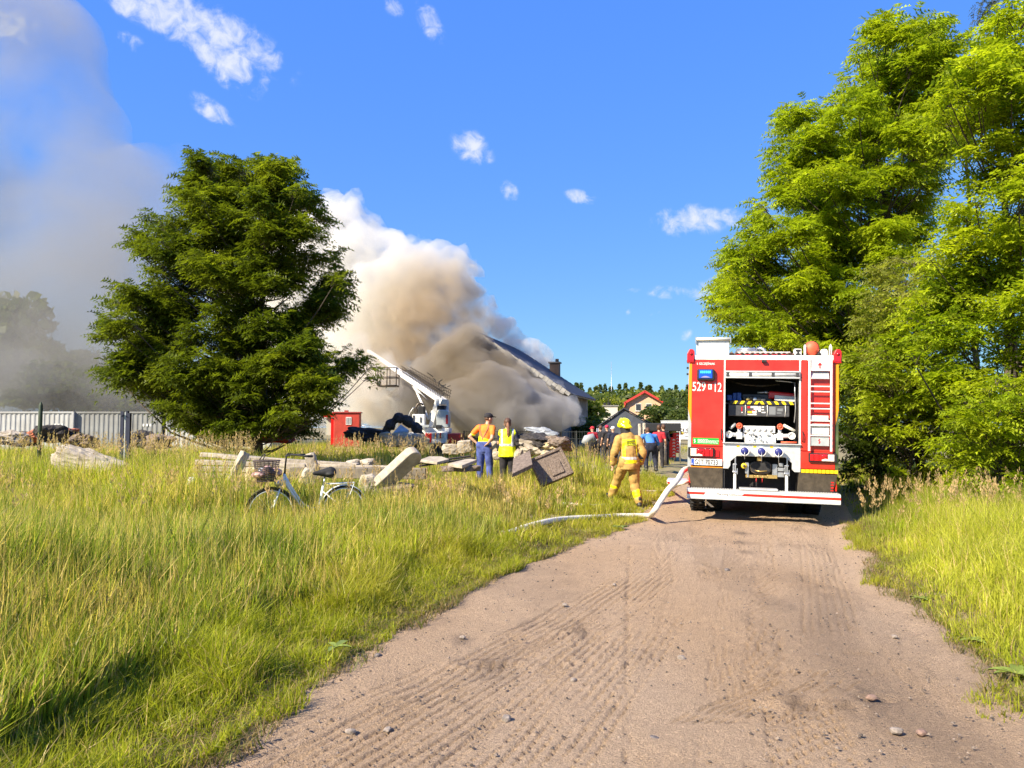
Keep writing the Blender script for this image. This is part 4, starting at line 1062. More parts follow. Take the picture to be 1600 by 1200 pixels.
m = MB(); m.box(-.12, -.04, .05, .14, 1.07, 1.13); m.cyl((-.06, .1, 1.13), (-.06, .1, 1.2), .02); m.build('valve_block', M_gold, TRK, bevel=.004)
for x in (-.10, .0): 
    m = MB(); m.cyl((x - .03, .05, .70), (x - .03, .05, .77), .006, n=6); m.build('red_tag', M_dred, TRK)
# struts of the folding step
for x in (-.49, .365):
    m = MB(); m.bar((x, .02, .56), (x, .02, .86), .045, .03); o = m.build('step_strut', M_white, TRK, bevel=.004)
    m = MB(); m.bar((x + .005, .0, .84), (x + .005, .0, 1.13), .022, .03); m.box(x - .035, x - .015, -.01, .03, .85, 1.0); m.cyl((x - .04, .0, .87), (x + .04, .0, .87), .02, n=10); m.cyl((x - .03, .0, 1.0), (x + .03, .0, 1.0), .015, n=10)
    m.build('linkage', M_steel, o, bevel=.003)
    m = MB(); m.box(x + .03, x + .045, -.015, .03, .83, .93); m.build('latch', M_steel, o)
# step / rear bumper
m = MB(); m.box(-1.30, 1.19, -.26, .02, .395, .56); st = m.build('rear_step', M_white, TRK, bevel=.008)
m = MB(); m.box(-1.295, 1.185, -.258, -.02, .5605, .572)
for k in range(60):
    x = -1.27 + k * .041; m.box(x, x + .02, -.25, -.03, .572, .578)
m.build('tread', M_alu, st)
m = MB(); m.box(-.42, .20, -.262, -.01, .579, .612); m.build('tread', M_alu, st, bevel=.005)
m = MB(); m.prism([(-1.300, .475), (-1.300, .515), (-.985, .515), (-1.015, .475)], -.2645, -.2615); m.prism([(-.385, .475), (-.355, .515), (1.188, .515), (1.188, .475)], -.2645, -.2615); m.build('red_stripe', M_red, st)
m = MB(); m.box(-1.295, 1.185, -.263, -.2605, .398, .410); m.build('lower_trim', M_silver, st)
text('lettering', 'The Living Connection', .046, M_tblack, st, (-.80, -.262, .478), sx=1.0)
text('lettering', 'EL', .036, mat('faded_pink', (.75, .42, .38), .6), st, (-.90, -.262, .478))
# licence plate
m = MB(); m.box(-1.235, -.705, -.030, -.018, .965, 1.078); pl = m.build('licence_plate', M_white, TRK, bevel=.004)
m = MB(); m.box(-1.230, -1.185, -.0325, -.030, .970, 1.073); m.build('country_band', mat('plate_blue', (.02, .07, .40), .4), pl)
text('plate_text', 'PL', .030, M_text, pl, (-1.226, -.0330, .978))
text('plate_text', 'GST 70733', .122, M_tblack, pl, (-1.178, -.0315, .980), sx=.72, bold=.002)
# tail lamps
def tail(x0, x1, z0, z1, inner):
    m = MB(); m.box(x0, x1, -.05, .01, z0, z1); o = m.build('tail_lamp', M_black, TRK, bevel=.008)
    w = x1 - x0; s = 1 if inner > 0 else -1
    a, b = (x0 + .045, x1 - .02) if s > 0 else (x0 + .02, x1 - .045)
    if s > 0: segs = [(a, a + .10, M_lensw), (a + .105, a + .24, M_lensr), (a + .245, a + .32, M_lensr), (a + .325, b, M_lensr)]
    else: segs = [(b - .10, b, M_lensw), (b - .24, b - .105, M_lensr), (b - .32, b - .245, M_lensr), (a, b - .325, M_lensr)]
    for u, v, mm in segs:
        m = MB(); m.box(u, v, -.062, -.048, z0 + .018, z1 - .018); m.build('lens', mm, o, bevel=.006)
    u, v = (a + .08, a + .20) if s > 0 else (b - .20, b - .08)
    m = MB(); m.prism([(u, z0 + .022), (v, z0 + .022), (v, z0 + .045), ((u + v) / 2, z0 + .062), (u, z0 + .045)], -.066, -.06); m.build('lens', M_lensw, o)
    m = MB(); cx = (a + .16) if s > 0 else (b - .16); m.lathe([(.052, -.06), (.052, -.068), (.035, -.072)], Matrix.Translation((cx, 0, (z0 + z1) / 2 + .028)) @ Matrix.Diagonal((1, 1, .6, 1)), 16); m.build('lens', M_lensr, o)
tail(-1.29, -.845, 1.105, 1.275, 1); tail(.715, 1.165, 1.085, 1.235, -1)
m = MB(); m.box(-.825, -.755, -.008, .012, 1.115, 1.235); m.build('reflector', M_lensr, TRK, bevel=.004)
# green sticker with a white S emblem and lines of small print
m = MB(); m.box(-1.208, -.765, -.004, 0.0, 1.333, 1.443); sk = m.build('sticker', M_green, TRK)
def emblem(par, x, z, s, mt, y=-.0045):
    m = MB(); m.prism([(x - s * .5, z + s * .1), (x - s * .05, z + s), (x + s * .3, z + s * .65), (x - s * .05, z + s * .2)], y - .0015, y); m.prism([(x - s * .35, z - s * .65), (x + .0, z - s), (x + s * .5, z - s * .1), (x + s * .02, z - s * .2)], y - .0015, y); m.prism([(x - s * .3, z + s * .25), (x + s * .05, z + s * .25), (x + s * .35, z - s * .25), (x - s * .02, z - s * .25)], y - .0035, y - .002)
    return m.build('emblem', mt, par)
emblem(sk, -1.175, 1.388, .038, M_text)
for k, (w, z) in enumerate(((.16, 1.415), (.34, 1.395), (.30, 1.377), (.33, 1.357))):
    m = MB(); x = -1.125; rr2 = random.Random(k)
    while x < -1.125 + w:
        l = rr2.uniform(.012, .04); m.box(x, x + l, -.0058, -.0042, z - .004, z + .005); x += l + .008
    m.build('print_line', M_text, sk)
# number, maker's name
text('number', '529', .225, M_text, TRK, (-1.232, -.002, 2.272), sx=.70, bold=.002)
text('number', '12', .225, M_text, TRK, (-.872, -.002, 2.262), sx=.66, bold=.002)
m = MB(); m.box(-.955, -.895, -.0035, -.0005, 2.30, 2.39); nb = m.build('number_box', M_text, TRK)
text('number', 'R', .082, M_red, nb, (-.948, -.0045, 2.315), sx=.8, extrude=.0012, bold=.002)
text('lettering', 'SZCZĘŚNIAK', .052, M_text, TRK, (-1.115, -.002, 2.735), sx=.86, bold=.001)
emblem(TRK, -1.145, 2.752, .022, M_text, -.002)
# blue beacon in its hood
m = MB(); m.box(-1.150, -.848, -.075, .0, 2.452, 2.655); bc = m.build('beacon', M_black, TRK, bevel=.02)
m = MB(); m.box(-1.118, -.888, -.086, -.072, 2.49, 2.64); m.build('lens', M_bluelamp, bc, bevel=.012)
m = MB()
for k in range(6): m.box(-1.095 + k * .031, -1.073 + k * .031, -.092, -.085, 2.578, 2.622)
m.build('bulb', M_bluelit, bc)
m = MB(); m.prism([(-1.09 + .012 * i, 2.502 + .028 * math.sin(math.pi * i / 14)) for i in range(15)], -.0905, -.0855); m.build('reflector', mat('lamp_chrome', (.6, .45, .6), .2, .6), bc)
m = MB(); m.tube([(-1.02, -.01, 2.452), (-.98, -.02, 2.43), (-.90, -.02, 2.432), (-.86, -.01, 2.452)], .010, 6); m.build('cable', M_dred, bc)
# rear camera
m = MB(); m.box(-.06, .02, -.06, .0, 2.775, 2.815); m.build('rear_camera', M_black, TRK, bevel=.006)
# roller door rolled up in its case
m = MB(); m.box(-.672, .568, -.055, .03, 2.605, 2.63); m.box(-.672, .568, -.052, .03, 2.50, 2.530); cs_ = m.build('shutter_case', M_alu, TRK, bevel=.004)
m = MB(); m.cyl((-.668, -.02, 2.567), (.566, -.02, 2.567), .036, n=16); m.build('roller_shutter', M_white, cs_)
for x in (-.655, -.275, .10, .50):
    m = MB(); m.box(x, x + .05, -.064, -.01, 2.535, 2.602); m.build('clip', M_box, cs_, bevel=.004)
# handles
for x in (-.722, .622):
    m = MB(); m.tube([(x, .0, 1.60), (x, -.04, 1.57), (x, -.045, 1.52), (x, -.04, 1.45), (x, .0, 1.42)], .010, 6); m.build('handle', M_black, TRK)
# ladder with its covers
LAD = MB(); 
for x in (.715, 1.065): LAD.bar((x, -.075, 1.27), (x, -.075, 2.85), .034, .028)
la = LAD.build('ladder', M_white, TRK, bevel=.004)
for z in (2.37, 2.28, 2.08, 1.99, 1.785, 1.71, 1.535):
    m = MB(); m.bar((.73, -.075, z), (1.05, -.075, z), .026, .020); m.build('rung', M_white, la, bevel=.003)
for x, z in ((.715, 1.4), (.715, 2.2), (1.065, 1.4), (1.065, 2.2)):
    m = MB(); m.bar((x, -.07, z), (x, .0, z), .022, .022); m.build('bracket', M_steel, la)
m = MB(); m.box(.738, 1.045, -.065, -.05, 2.635, 2.835); tp = m.build('cover_plate', M_white, la, bevel=.004)
m = MB(); m.prism([(.875, 2.675), (.895, 2.675), (.895, 2.73), (.925, 2.73), (.885, 2.785), (.845, 2.73), (.875, 2.73)], -.0685, -.0655); m.build('arrow', M_dred, tp)
m = MB(); m.box(-.145, .145, -.008, .008, -.075, .075, Matrix.Translation((.89, -.035, 2.562)) @ Matrix.Rotation(R(-28), 4, 'X')); m.build('flap', M_silver, la, bevel=.004)
m = MB(); m.box(.738, 1.025, -.045, -.03, 1.80, 1.875); m.build('label_plate', M_white, la)
m = MB(); m.box(.738, 1.035, -.045, -.03, 1.555, 1.735); lp = m.build('label_plate', M_white, la)
m = MB(); m.prism([(.775, 1.715), (.805, 1.715), (.79, 1.695)], -.0475, -.0455); m.build('mark', M_tgrey, lp)
m = MB(); m.box(.738, 1.035, -.065, -.05, 1.36, 1.515); bp_ = m.build('cover_plate', M_silver, la, bevel=.004)
emblem(bp_, .88, 1.438, .045, M_dred, -.0655)
# roof gear: rolled cover box, rack, coiled hose, buoy, frames
m = MB(); m.box(-1.165, -.60, .02, .60, 2.907, 3.165); rb = m.build('roof_box', M_alu, TRK, bevel=.006)
m = MB(); m.cyl((-1.175, .0, 3.19), (-.59, .0, 3.19), .030, n=14); m.build('roller', M_cream, rb)
for x in (-1.178, -.582): 
    m = MB(); m.box(x - .008, x + .008, -.03, .05, 3.12, 3.225); m.build('bracket', M_steel, rb)
m = MB(); m.box(-.60, .48, .05, .30, 2.925, 2.945)
for k in range(12): m.box(-.585 + k * .088, -.535 + k * .088, .03, .3, 2.946, 2.960)
rk = m.build('roof_rack', mat('rack_brown', (.22, .12, .09), .5, .3), TRK)
m = MB(); m.box(-.52, .40, .02, .06, 2.907, 2.924); m.build('rail', M_black, rk)
m = MB()
for k in range(6): m.box(-.49 + k * .15, -.40 + k * .15, .005, .02, 2.909, 2.922)
m.build('lamp_strip', M_lensr, rk)
m = MB(); m.box(-.45, .45, .32, .36, 2.90, 3.0); m.build('rail', M_white, rk)
for k, (z, s) in enumerate(((3.02, 1), (3.05, .96))):
    m = MB(); m.tube([(-.26 + .19 * s * math.cos(a), .55 + .22 * s * math.sin(a), z) for a in [i * 2 * math.pi / 22 for i in range(22)]], .022, 8, closed=True); m.build('suction_hose', M_steel, TRK)
m = MB(); m.tube([(-.10, .45, 3.06), (-.04, .4, 3.07), (0, .38, 3.05), (.05, .38, 2.98), (.12, .4, 2.96)], .026, 8); m.build('suction_hose', M_steel, TRK)
m = MB(); m.lathe([(.01, .10), (.07, .11), (.115, .15), (.13, .22), (.12, .30), (.05, .34)], Matrix.Translation((.79, 0, 3.045)), 24); by = m.build('buoy', M_buoy, TRK)
m = MB(); m.tube([(.79 + .125 * math.cos(a), .2, 3.045 + .125 * math.sin(a)) for a in [i * 2 * math.pi / 20 for i in range(20)]], .008, 6, closed=True); m.build('rope', M_black, by)
m = MB(); m.box(.49, .61, .08, .25, 2.906, 3.03); m.build('roof_bracket', M_white, TRK, bevel=.01)
m = MB(); m.box(.51, .59, .07, .082, 2.92, 2.945); m.box(.535, .565, .07, .082, 2.945, 2.985); m.box(.51, .59, .07, .082, 2.985, 3.015); m.build('bracket', M_black, TRK)
m = MB(); m.tube([(.655, .1, 2.9), (.655, .1, 3.08), (.665, .1, 3.10), (.675, .1, 3.08), (.675, .1, 2.9)], .011, 6); m.build('ladder_hoop', M_white, TRK)
m = MB(); m.tube([(1.06, .06, 2.88), (1.06, .06, 3.06), (1.075, .06, 3.10), (1.09, .06, 3.06), (1.09, .06, 2.88)], .012, 6); m.build('ladder_hoop', M_white, TRK)
m = MB(); m.box(.92, 1.05, .12, .5, 2.906, 3.0); m.prism([(.92, 3.0), (1.05, 3.0), (1.02, 3.03), (.95, 3.03)], .12, .5); m.build('locker', M_white, TRK, bevel=.015)
m = MB(); m.cyl((.90, .1, 2.94), (.90, .2, 2.94), .03, n=10); m.build('knob', M_black, TRK)
m = MB()
for x in (-.9, -.45, .1, .5): m.bar((x, .8, 2.9), (x, 3.9, 2.9), .05, .04)
m.build('roof_ladder', M_steel, TRK)
# pump bay contents
m = MB(); m.box(-.655, .555, .25, .9, 2.06, 2.075); sh = m.build('shelf', M_box, TRK)
m = MB(); m.box(-.57, .53, .20, .248, 2.055, 2.115); hz = m.build('hazard_strip', M_tblack, TRK)
m = MB()
for k in range(9):
    x = -.53 + k * .122; s = -.035 if k < 4 else .035
    m.prism([(x, 2.058), (x + .055, 2.058), (x + .055 - s, 2.112), (x - s, 2.112)], .197, .1995)
m.build('yellow_stripe', mat('hazard_yellow', (.85, .62, .01), .5), hz)
m = MB(); m.box(-.60, .43, .22, .70, 1.845, 2.05); cb = m.build('console', M_box, TRK, bevel=.01)
for x, mt_ in ((-.31, M_white), (.06, M_white), (.36, M_white)):
    m = MB(); m.tube([(x - .004, .212, 1.85), (x + .006, .208, 1.95), (x, .212, 2.045)], .006, 6); m.build('strap', mt_, cb)
rr3 = random.Random(3)
for (x0, x1, z0, z1, mt_) in [(-.275, -.23, 1.985, 2.02, M_lensr), (-.22, -.17, 1.99, 2.022, M_white), (-.165, -.10, 1.96, 2.025, M_white), (-.27, -.20, 1.90, 1.935, M_yel), (-.19, -.12, 1.895, 1.95, M_white), (-.27, -.12, 1.865, 1.885, M_white), (-.09, -.045, 1.93, 2.02, M_white), (-.035, .005, 2.0, 2.02, M_white), (-.035, .005, 1.955, 1.975, M_white), (-.035, .03, 1.905, 1.925, M_white),
                              (-.38, -.36, 1.93, 2.01, M_lensr), (-.375, -.355, 1.90, 1.92, M_white), (.09, .20, 1.88, 2.02, M_tgrey), (.23, .32, 1.94, 1.99, M_tgrey), (.22, .30, 1.90, 1.92, M_tgrey), (-.20, -.14, 1.935, 1.952, M_red)]:
    m = MB(); m.box(x0, x1, .2155, .2195, z0, z1); m.build('label_plate', mt_, cb)
m = MB()
for x0, x1, z0, z1 in ((-.62, -.53, 2.08, 2.22), (-.52, -.455, 2.08, 2.26), (-.45, -.375, 2.08, 2.265)): m.box(x0, x1, .32, .55, z0 + .04, z1)
m.build('fuel_can', M_blue, TRK, bevel=.012)
m = MB(); m.boxc((.32, .5, 2.215), (.46, .35, .14), Matrix.Rotation(R(5), 4, 'Y')); tb = m.build('tool_bag', M_dred, TRK, bevel=.03)
m = MB(); m.boxc((.37, .315, 2.17), (.36, .02, .09), Matrix.Rotation(R(4), 4, 'Y')); m.build('panel', M_white, tb, bevel=.005)
m = MB(); m.cyl((-.10, .35, 2.27), (.10, .35, 2.275), .012); m.cyl((.02, .34, 2.275), (.07, .34, 2.275), .022); m.build('nozzle', M_steel, TRK)
for x, z, s_, mt_ in ((-.26, 2.15, .035, M_gold), (-.20, 2.17, .04, M_oil), (-.14, 2.15, .04, M_steel), (-.07, 2.16, .05, M_box), (-.32, 2.17, .03, M_box), (.0, 2.14, .05, M_box)):
    m = MB(); m.lathe([(s_ * .6, .30), (s_, .31), (s_, .40), (s_ * .5, .42)], Matrix.Translation((x, 0, z)), 12); m.build('coupling', mt_, TRK)
m = MB(); m.box(-.35, .15, .38, .6, 2.08, 2.24); m.build('crate', M_box, TRK, bevel=.01)
m = MB(); m.tube([(-.62, .6, 2.50), (-.3, .6, 2.42), (0, .6, 2.40), (.3, .55, 2.43)], .022, 6); m.build('pipe', M_oil, TRK)
m = MB(); m.tube([(.18, .08, 2.47), (.40, .1, 2.455), (.52, .12, 2.43)], .008, 5); m.tube([(.50, .1, 2.45), (.505, .1, 2.25), (.52, .12, 2.0), (.50, .12, 1.75)], .010, 6); m.build('gas_strut', M_steel, TRK)
# pump: gauge board, body, two delivery outlets with red wheels
m = MB(); m.box(-.345, .19, .16, .20, 1.555, 1.675); gb = m.build('gauge_board', M_white, TRK, bevel=.006)
for k in range(5):
    x = -.27 + k * .095; m = MB(); m.lathe([(.036, .16), (.036, .148), (.030, .148)], Matrix.Translation((x, 0, 1.612)), 20); g0 = m.build('gauge', M_steel, gb)
    m = MB(); m.lathe([(.030, .149), (.030, .146)], Matrix.Translation((x, 0, 1.612)), 16); m.build('dial', M_white, g0)
    m = MB(); m.box(x - .002, x + .002, .142, .145, 1.612, 1.635, ); m.build('needle', M_tblack, g0)
m = MB(); m.prism([(-.32, 1.378), (-.32, 1.50), (-.25, 1.552), (.12, 1.552), (.20, 1.50), (.20, 1.378)], .12, .5); pb_ = m.build('pump_housing', M_white, TRK, bevel=.012)
rr4 = random.Random(8)
for k in range(16):
    x = rr4.uniform(-.29, .16); z = rr4.uniform(1.40, 1.54); m = MB()
    if k % 3: m.cyl((x, .12, z), (x, .12 - rr4.uniform(.02, .06), z), rr4.uniform(.006, .018), n=10)
    else: m.boxc((x, .11, z), (rr4.uniform(.02, .05), .03, rr4.uniform(.01, .04)))
    m.build('fitting', rr4.choice([M_steel, M_tblack, M_steel, M_alu]), pb_)
for s, x in ((-1, -.075), (1, -.075)):
    cx = x + s * .34; ox = -.59 if s < 0 else .455
    m = MB(); m.cyl((x + s * .25, .17, 1.50), (ox - s * .05, .12, 1.515), .038, n=14); m.cyl((cx, .16, 1.5), (cx, .16, 1.62), .03, n=12); m.box(min(cx, cx + .01) - .05, cx + .05, .10, .22, 1.44, 1.56); v0 = m.build('delivery_valve', M_alu, TRK, bevel=.004)
    m = MB(); m.lathe([(.062, .16), (.062, .07), (.050, .065), (.044, .09)], Matrix.Translation((ox, 0, 1.515)), 22); m.build('outlet_ring', M_white, v0)
    m = MB(); m.lathe([(.048, .13), (.048, .095), (.01, .09)], Matrix.Translation((ox, 0, 1.515)), 16); m.build('outlet_cap', M_black, v0)
    m = MB(); m.tube([(cx + .045 * math.cos(a), .10, 1.67 + .045 * math.sin(a)) for a in [i * 2 * math.pi / 10 for i in range(10)]], .011, 6, closed=True)
    for a in range(3): m.bar((cx - .04 * math.cos(a * 1.05), .10, 1.67 - .04 * math.sin(a * 1.05)), (cx + .04 * math.cos(a * 1.05), .10, 1.67 + .04 * math.sin(a * 1.05)), .012, .012)
    m.cyl((cx, .12, 1.67), (cx, .09, 1.67), .022); m.build('hand_wheel', M_buoy, v0)
    m = MB(); m.cyl((ox + (.02 if s < 0 else .06), .14, 1.62 + (0 if s < 0 else -.02)), (cx + s * .06, .16, 1.70), .026, n=12); m.build('monitor_pipe', M_silver if s < 0 else M_cream, v0)
m = MB(); m.cyl((.28, .10, 1.40), (.54, .10, 1.405), .016, n=10); m.build('drain_pipe', M_buoy, TRK)
# chassis, axles and wheels
m = MB(); m.box(-.45, -.35, .5, 6.2, .62, .82); m.box(.25, .35, .5, 6.2, .62, .82); m.box(-.45, .35, .46, .56, .60, .82); m.cyl((-1.0, 1.75, .52), (.9, 1.75, .52), .09, n=12); m.cyl((-1.0, 5.3, .52), (.9, 5.3, .52), .08, n=12); m.box(-.2, .1, 1.55, 1.95, .35, .7); m.build('chassis', M_dark, TRK)
m = MB(); m.box(XL_ + .06, -.5, 1.05, 1.12, .42, .9); m.box(.4, XR_ - .06, 1.05, 1.12, .34, .9); mf = m.build('mud_flap', M_black, TRK)
text('lettering', 'SCANIA', .085, M_tgrey, mf, (.66, 1.045, .40), sx=1.1)
m = MB(); m.prism([(-1.01, .335), (-.955, .335), (-.83, .235), (-.885, .235)], .06, .10); m.build('bracket', M_cream, TRK)
def wheel(x, y, w, dual):
    e = MB(); Mx = Matrix.Translation((x, y, .50)) @ Matrix.Rotation(R(90), 4, 'Z')
    e.lathe([(.30, -w / 2), (.44, -w / 2), (.49, -w / 2 + .03), (.50, -w * .25), (.50, w * .25), (.49, w / 2 - .03), (.44, w / 2), (.30, w / 2)], Mx, 36)
    for k in range(36):
        a = k * math.pi / 18
        for sgn in (-1, 1):
            c_ = Vector((0, sgn * w * .22, 0)); q = Mx @ Vector((.503 * math.cos(a), sgn * w * .24, .503 * math.sin(a)))
            e.boxc(q, (w * .36, .035, .02), Matrix.Rotation(0, 4, 'X') @ Matrix.Rotation(-a + math.pi / 2, 4, 'X'))
    o = e.build('wheel', M_black, TRK)
    e = MB(); e.lathe([(.05, -w * .2), (.28, -w * .25), (.30, -w * .45), (.30, w * .45), (.28, w * .25), (.05, w * .2)], Mx, 24); e.build('rim', M_steel, o)
for x in (-1.10, -.78, .68, 1.0): wheel(x, 1.75, .29, True)
for x in (-1.07, .97): wheel(x, 5.3, .31, False)
# side flap folded down on the left with a striped edge
m = MB(); m.box(-1.68, -1.302, 1.2, 1.9, .56, .60); fl = m.build('side_step', M_alu, TRK, bevel=.004)
m = MB(); m.box(-1.68, -1.302, 1.17, 1.198, .535, .60); m.build('edge', M_white, fl)
for k in range(4):
    m = MB(); x = -1.66 + k * .09; m.prism([(x, .538), (x + .05, .538), (x + .025, .572), (x - .025, .572)], 1.165, 1.169); m.build('hazard_mark', M_lensr if k % 2 == 0 else M_tblack, fl)
M_TR = Matrix.Translation(TRK.location) @ TRK.rotation_euler.to_matrix().to_4x4()
# --- hoses
def hose(pts, r, label, grp=None, mt=None, sub=6, name='fire_hose', flat=1.0):
    P_ = [Vector(p) for p in pts]; Q = []
    for i in range(len(P_) - 1):
        a = P_[max(i - 1, 0)]; b = P_[i]; c = P_[i + 1]; d = P_[min(i + 2, len(P_) - 1)]
        for k in range(sub):
            t = k / sub; Q.append(.5 * ((2 * b) + (c - a) * t + (2 * a - 5 * b + 4 * c - d) * t * t + (3 * b - a - 3 * c + d) * t ** 3))
    Q.append(P_[-1]); m = MB(); m.tube(Q, r, 12)
    return m.build(name, mt or M_hose, None, label=label, cat='hose', group=grp)
s = M_TR @ Vector((-1.10, .6, .88)); s2 = M_TR @ Vector((-1.34, .35, .86))
kn = G(1016, 806, .05)
hose([s, s2, P(1058, 751, 13.25), P(1045, 764, 13.1), P(1032, 783, 13.05), P(1022, 799, 12.95), kn], .047, 'thick white hose curving down from the left side of the fire engine')
g1 = G(975, 806, .07); g2 = G(930, 808, .10); g3 = G(880, 811, .15); g4 = G(850, 816, .20); g5 = G(820, 824, .20); g6 = G(790, 833, .18); g7 = G(740, 834, .15); g8 = G(690, 830, .15); g9 = G(640, 830, .15)
hose([kn + Vector((.02, 0, 0)), g1, g2, g3, g4, g5, g6, g7, g8, g9], .045, 'thick white hose lying across the road edge into the tall grass')
hose([M_TR @ Vector((-1.1, 1.0, .7)), P(1078, 752, 14.6), P(1060, 757, 14.8), G(1046, 765, .05), G(1030, 768, .05), G(1005, 768, .08), G(970, 770, .12)], .033, 'thin pale hose running left behind the thick hose towards the firefighter')
hose([G(985, 778, .05), G(965, 784, .06), G(945, 789, .08), G(920, 790, .12), G(895, 788, .15), G(870, 786, .15)], .03, 'thin pale hose in the grass at the walking firefighter\'s feet')
# ================================================================ BURNING HOUSE
M_tile = mat('dark_roof_tile', (0.022, 0.025, 0.045), 0.75, 0, var=0.4, vscale=3)
M_wallg = mat('sooty_render', (0.22, 0.20, 0.18), 0.9, color2=(0.10, 0.09, 0.085), vscale=1.5, bump=.3, bscale=12)
M_verge = mat('fibre_cement', (0.26, 0.25, 0.235), 0.9, var=.35, vscale=4)
M_brickm = mat('sooty_brick', (0.09, 0.065, 0.055), 0.9, color2=(0.07, 0.05, 0.045), vscale=4)
M_win = mat('window_glass', (0.04, 0.045, 0.05), 0.08)
M_frame = mat('window_frame', (0.62, 0.60, 0.55), 0.5)
psi = R(14)
HX, HY = -2.0, 45.0
hs_e = empty('burning_house', (HX, HY, 0), -psi, label='burning house with a steep dark roof half hidden in thick smoke', cat='house')
hw, eh, ah, hl = 5.25, 3.75, 7.2, 10.0
m = MB(); m.prism([(-hw + .25, -.1), (hw - .25, -.1), (hw - .25, eh), (0, ah - .12), (-hw + .25, eh)], 0, .3); m.prism([(-hw + .25, -.1), (hw - .25, -.1), (hw - .25, eh), (0, ah - .12), (-hw + .25, eh)], hl - .3, hl)
m.box(-hw + .25, -hw + .5, .3, hl - .3, -.1, eh); m.box(hw - .5, hw - .25, .3, hl - .3, -.1, eh); m.build('wall', M_wallg, hs_e)
sl = math.atan2(ah - eh, hw); L = math.hypot(ah - eh, hw) + .35
for s in (-1, 1):
    m = MB(); rows_n = 18; Mx = Matrix.Translation((0, 0, ah)) @ Matrix.Rotation(s * sl, 4, 'Y')
    roof = MB(); roof.box(0 if s > 0 else -L, L if s > 0 else 0, -.25, hl + .25, -.10, 0, Mx); ro = roof.build('roof', M_verge, hs_e)
    for k in range(rows_n):
        a = k * L / rows_n; b_ = a + L / rows_n + .04
        Mk = Mx @ Matrix.Translation((s * (a + b_) / 2, 0, .035)) @ Matrix.Rotation(s * R(4), 4, 'Y')
        for q in range(14):
            y0 = -.28 + q * (hl + .56) / 14; m.box(-(b_ - a) / 2, (b_ - a) / 2, y0 + .006, y0 + (hl + .56) / 14 - .006, -.015, .015, Mk)
    o = m.build('tile', M_tile, ro, kind='stuff')
    vb = MB()
    for k in range(22):
        a = k * L / 22; vb.box(s * a if s > 0 else -a - L / 22 * .93, s * a + L / 22 * .93 if s > 0 else -a, -.30, -.26, -.16 - .05 * ((k * 7) % 3), .04 + .02 * ((k * 5) % 3), Mx)
    vb.build('verge_board', M_verge, ro, kind='stuff')
c0 = (4.75, hl - .5); 
m = MB(); m.box(2.5, 3.15, hl - 1.0, hl - .4, 4.6, 6.1); ch = m.build('chimney', M_brickm, hs_e)
m = MB(); m.box(2.42, 3.23, hl - 1.08, hl - .32, 6.1, 6.2); m.build('cap', M_wallg, ch)
for dx in (2.98,):
    m = MB(); m.cyl((dx, hl - .7, 6.2), (dx, hl - .7, 6.42), .12, n=10); m.build('pot', M_brickm, ch)
for x, z in ((-2.6, 1.2), (1.6, 1.2), (-.5, 4.3)):
    m = MB(); m.box(x, x + 1.2, -.04, .02, z, z + 1.3); f = m.build('window', M_frame, hs_e)
    m = MB(); m.box(x + .08, x + .56, -.06, -.03, z + .08, z + 1.22); m.box(x + .64, x + 1.12, -.06, -.03, z + .08, z + 1.22); m.build('pane', M_win, f)
# wire fence in front of the burning house
M_fwire = mat('dark_fence_steel', (0.05, 0.055, 0.05), 0.6, .3)
fe = empty('mesh_fence', (P(725, 690, 36).x, 36, 0), label='low dark mesh fence in front of the smoke and the burning house', cat='fence')
fx1 = P(935, 690, 36).x - fe.location.x
for k in range(int(fx1 / 1.05) + 1):
    m = MB(); m.box(k * 1.05 - .03, k * 1.05 + .03, -.03, .03, 0, 1.50); m.build('post', M_fwire, fe)
m = MB()
for z in (.45, .8, 1.12, 1.44): m.box(0, fx1, -.01, .01, z, z + .02)
for k in range(int(fx1 / .12)): m.box(k * .12, k * .12 + .012, -.012, -.004, .2, 1.5)
m.build('wire_mesh', M_fwire, fe)

# ================================================================ OTHER BUILDINGS
M_peach = mat('peach_render', (0.62, 0.40, 0.25), 0.9, var=.1, vscale=2)
M_redroof = mat('red_roof_trim', (0.50, 0.04, 0.03), 0.5)
M_redtile = mat('red_tiles', (0.33, 0.06, 0.04), 0.6, var=.3, vscale=5)
D_ = 110
hc = P(1007, 612, D_); hb = empty('peach_house', (hc.x, D_, 0), R(-6), label='peach rendered house with a red edged gambrel roof behind the dark tent', cat='house')
zt = hc.z; k_ = D_ / FPX
gab = [(-40 * k_, 0), (34 * k_, 0), (34 * k_, zt - 20 * k_), (30 * k_, zt - 20 * k_), (0, zt - 1.0 * k_), (-30 * k_, zt - 20 * k_), (-40 * k_, zt - 42 * k_)]
gab = [(-33 * k_, 0), (30 * k_, 0), (30 * k_, zt - 19 * k_), (0, zt - 2.5 * k_), (-27 * k_, zt - 18 * k_), (-33 * k_, zt - 32 * k_)]
m = MB(); m.prism(gab, 0, 9); m.build('wall', M_peach, hb)
pts = [(-39 * k_, zt - 40 * k_), (-30 * k_, zt - 17 * k_), (0, zt), (36 * k_, zt - 21 * k_)]
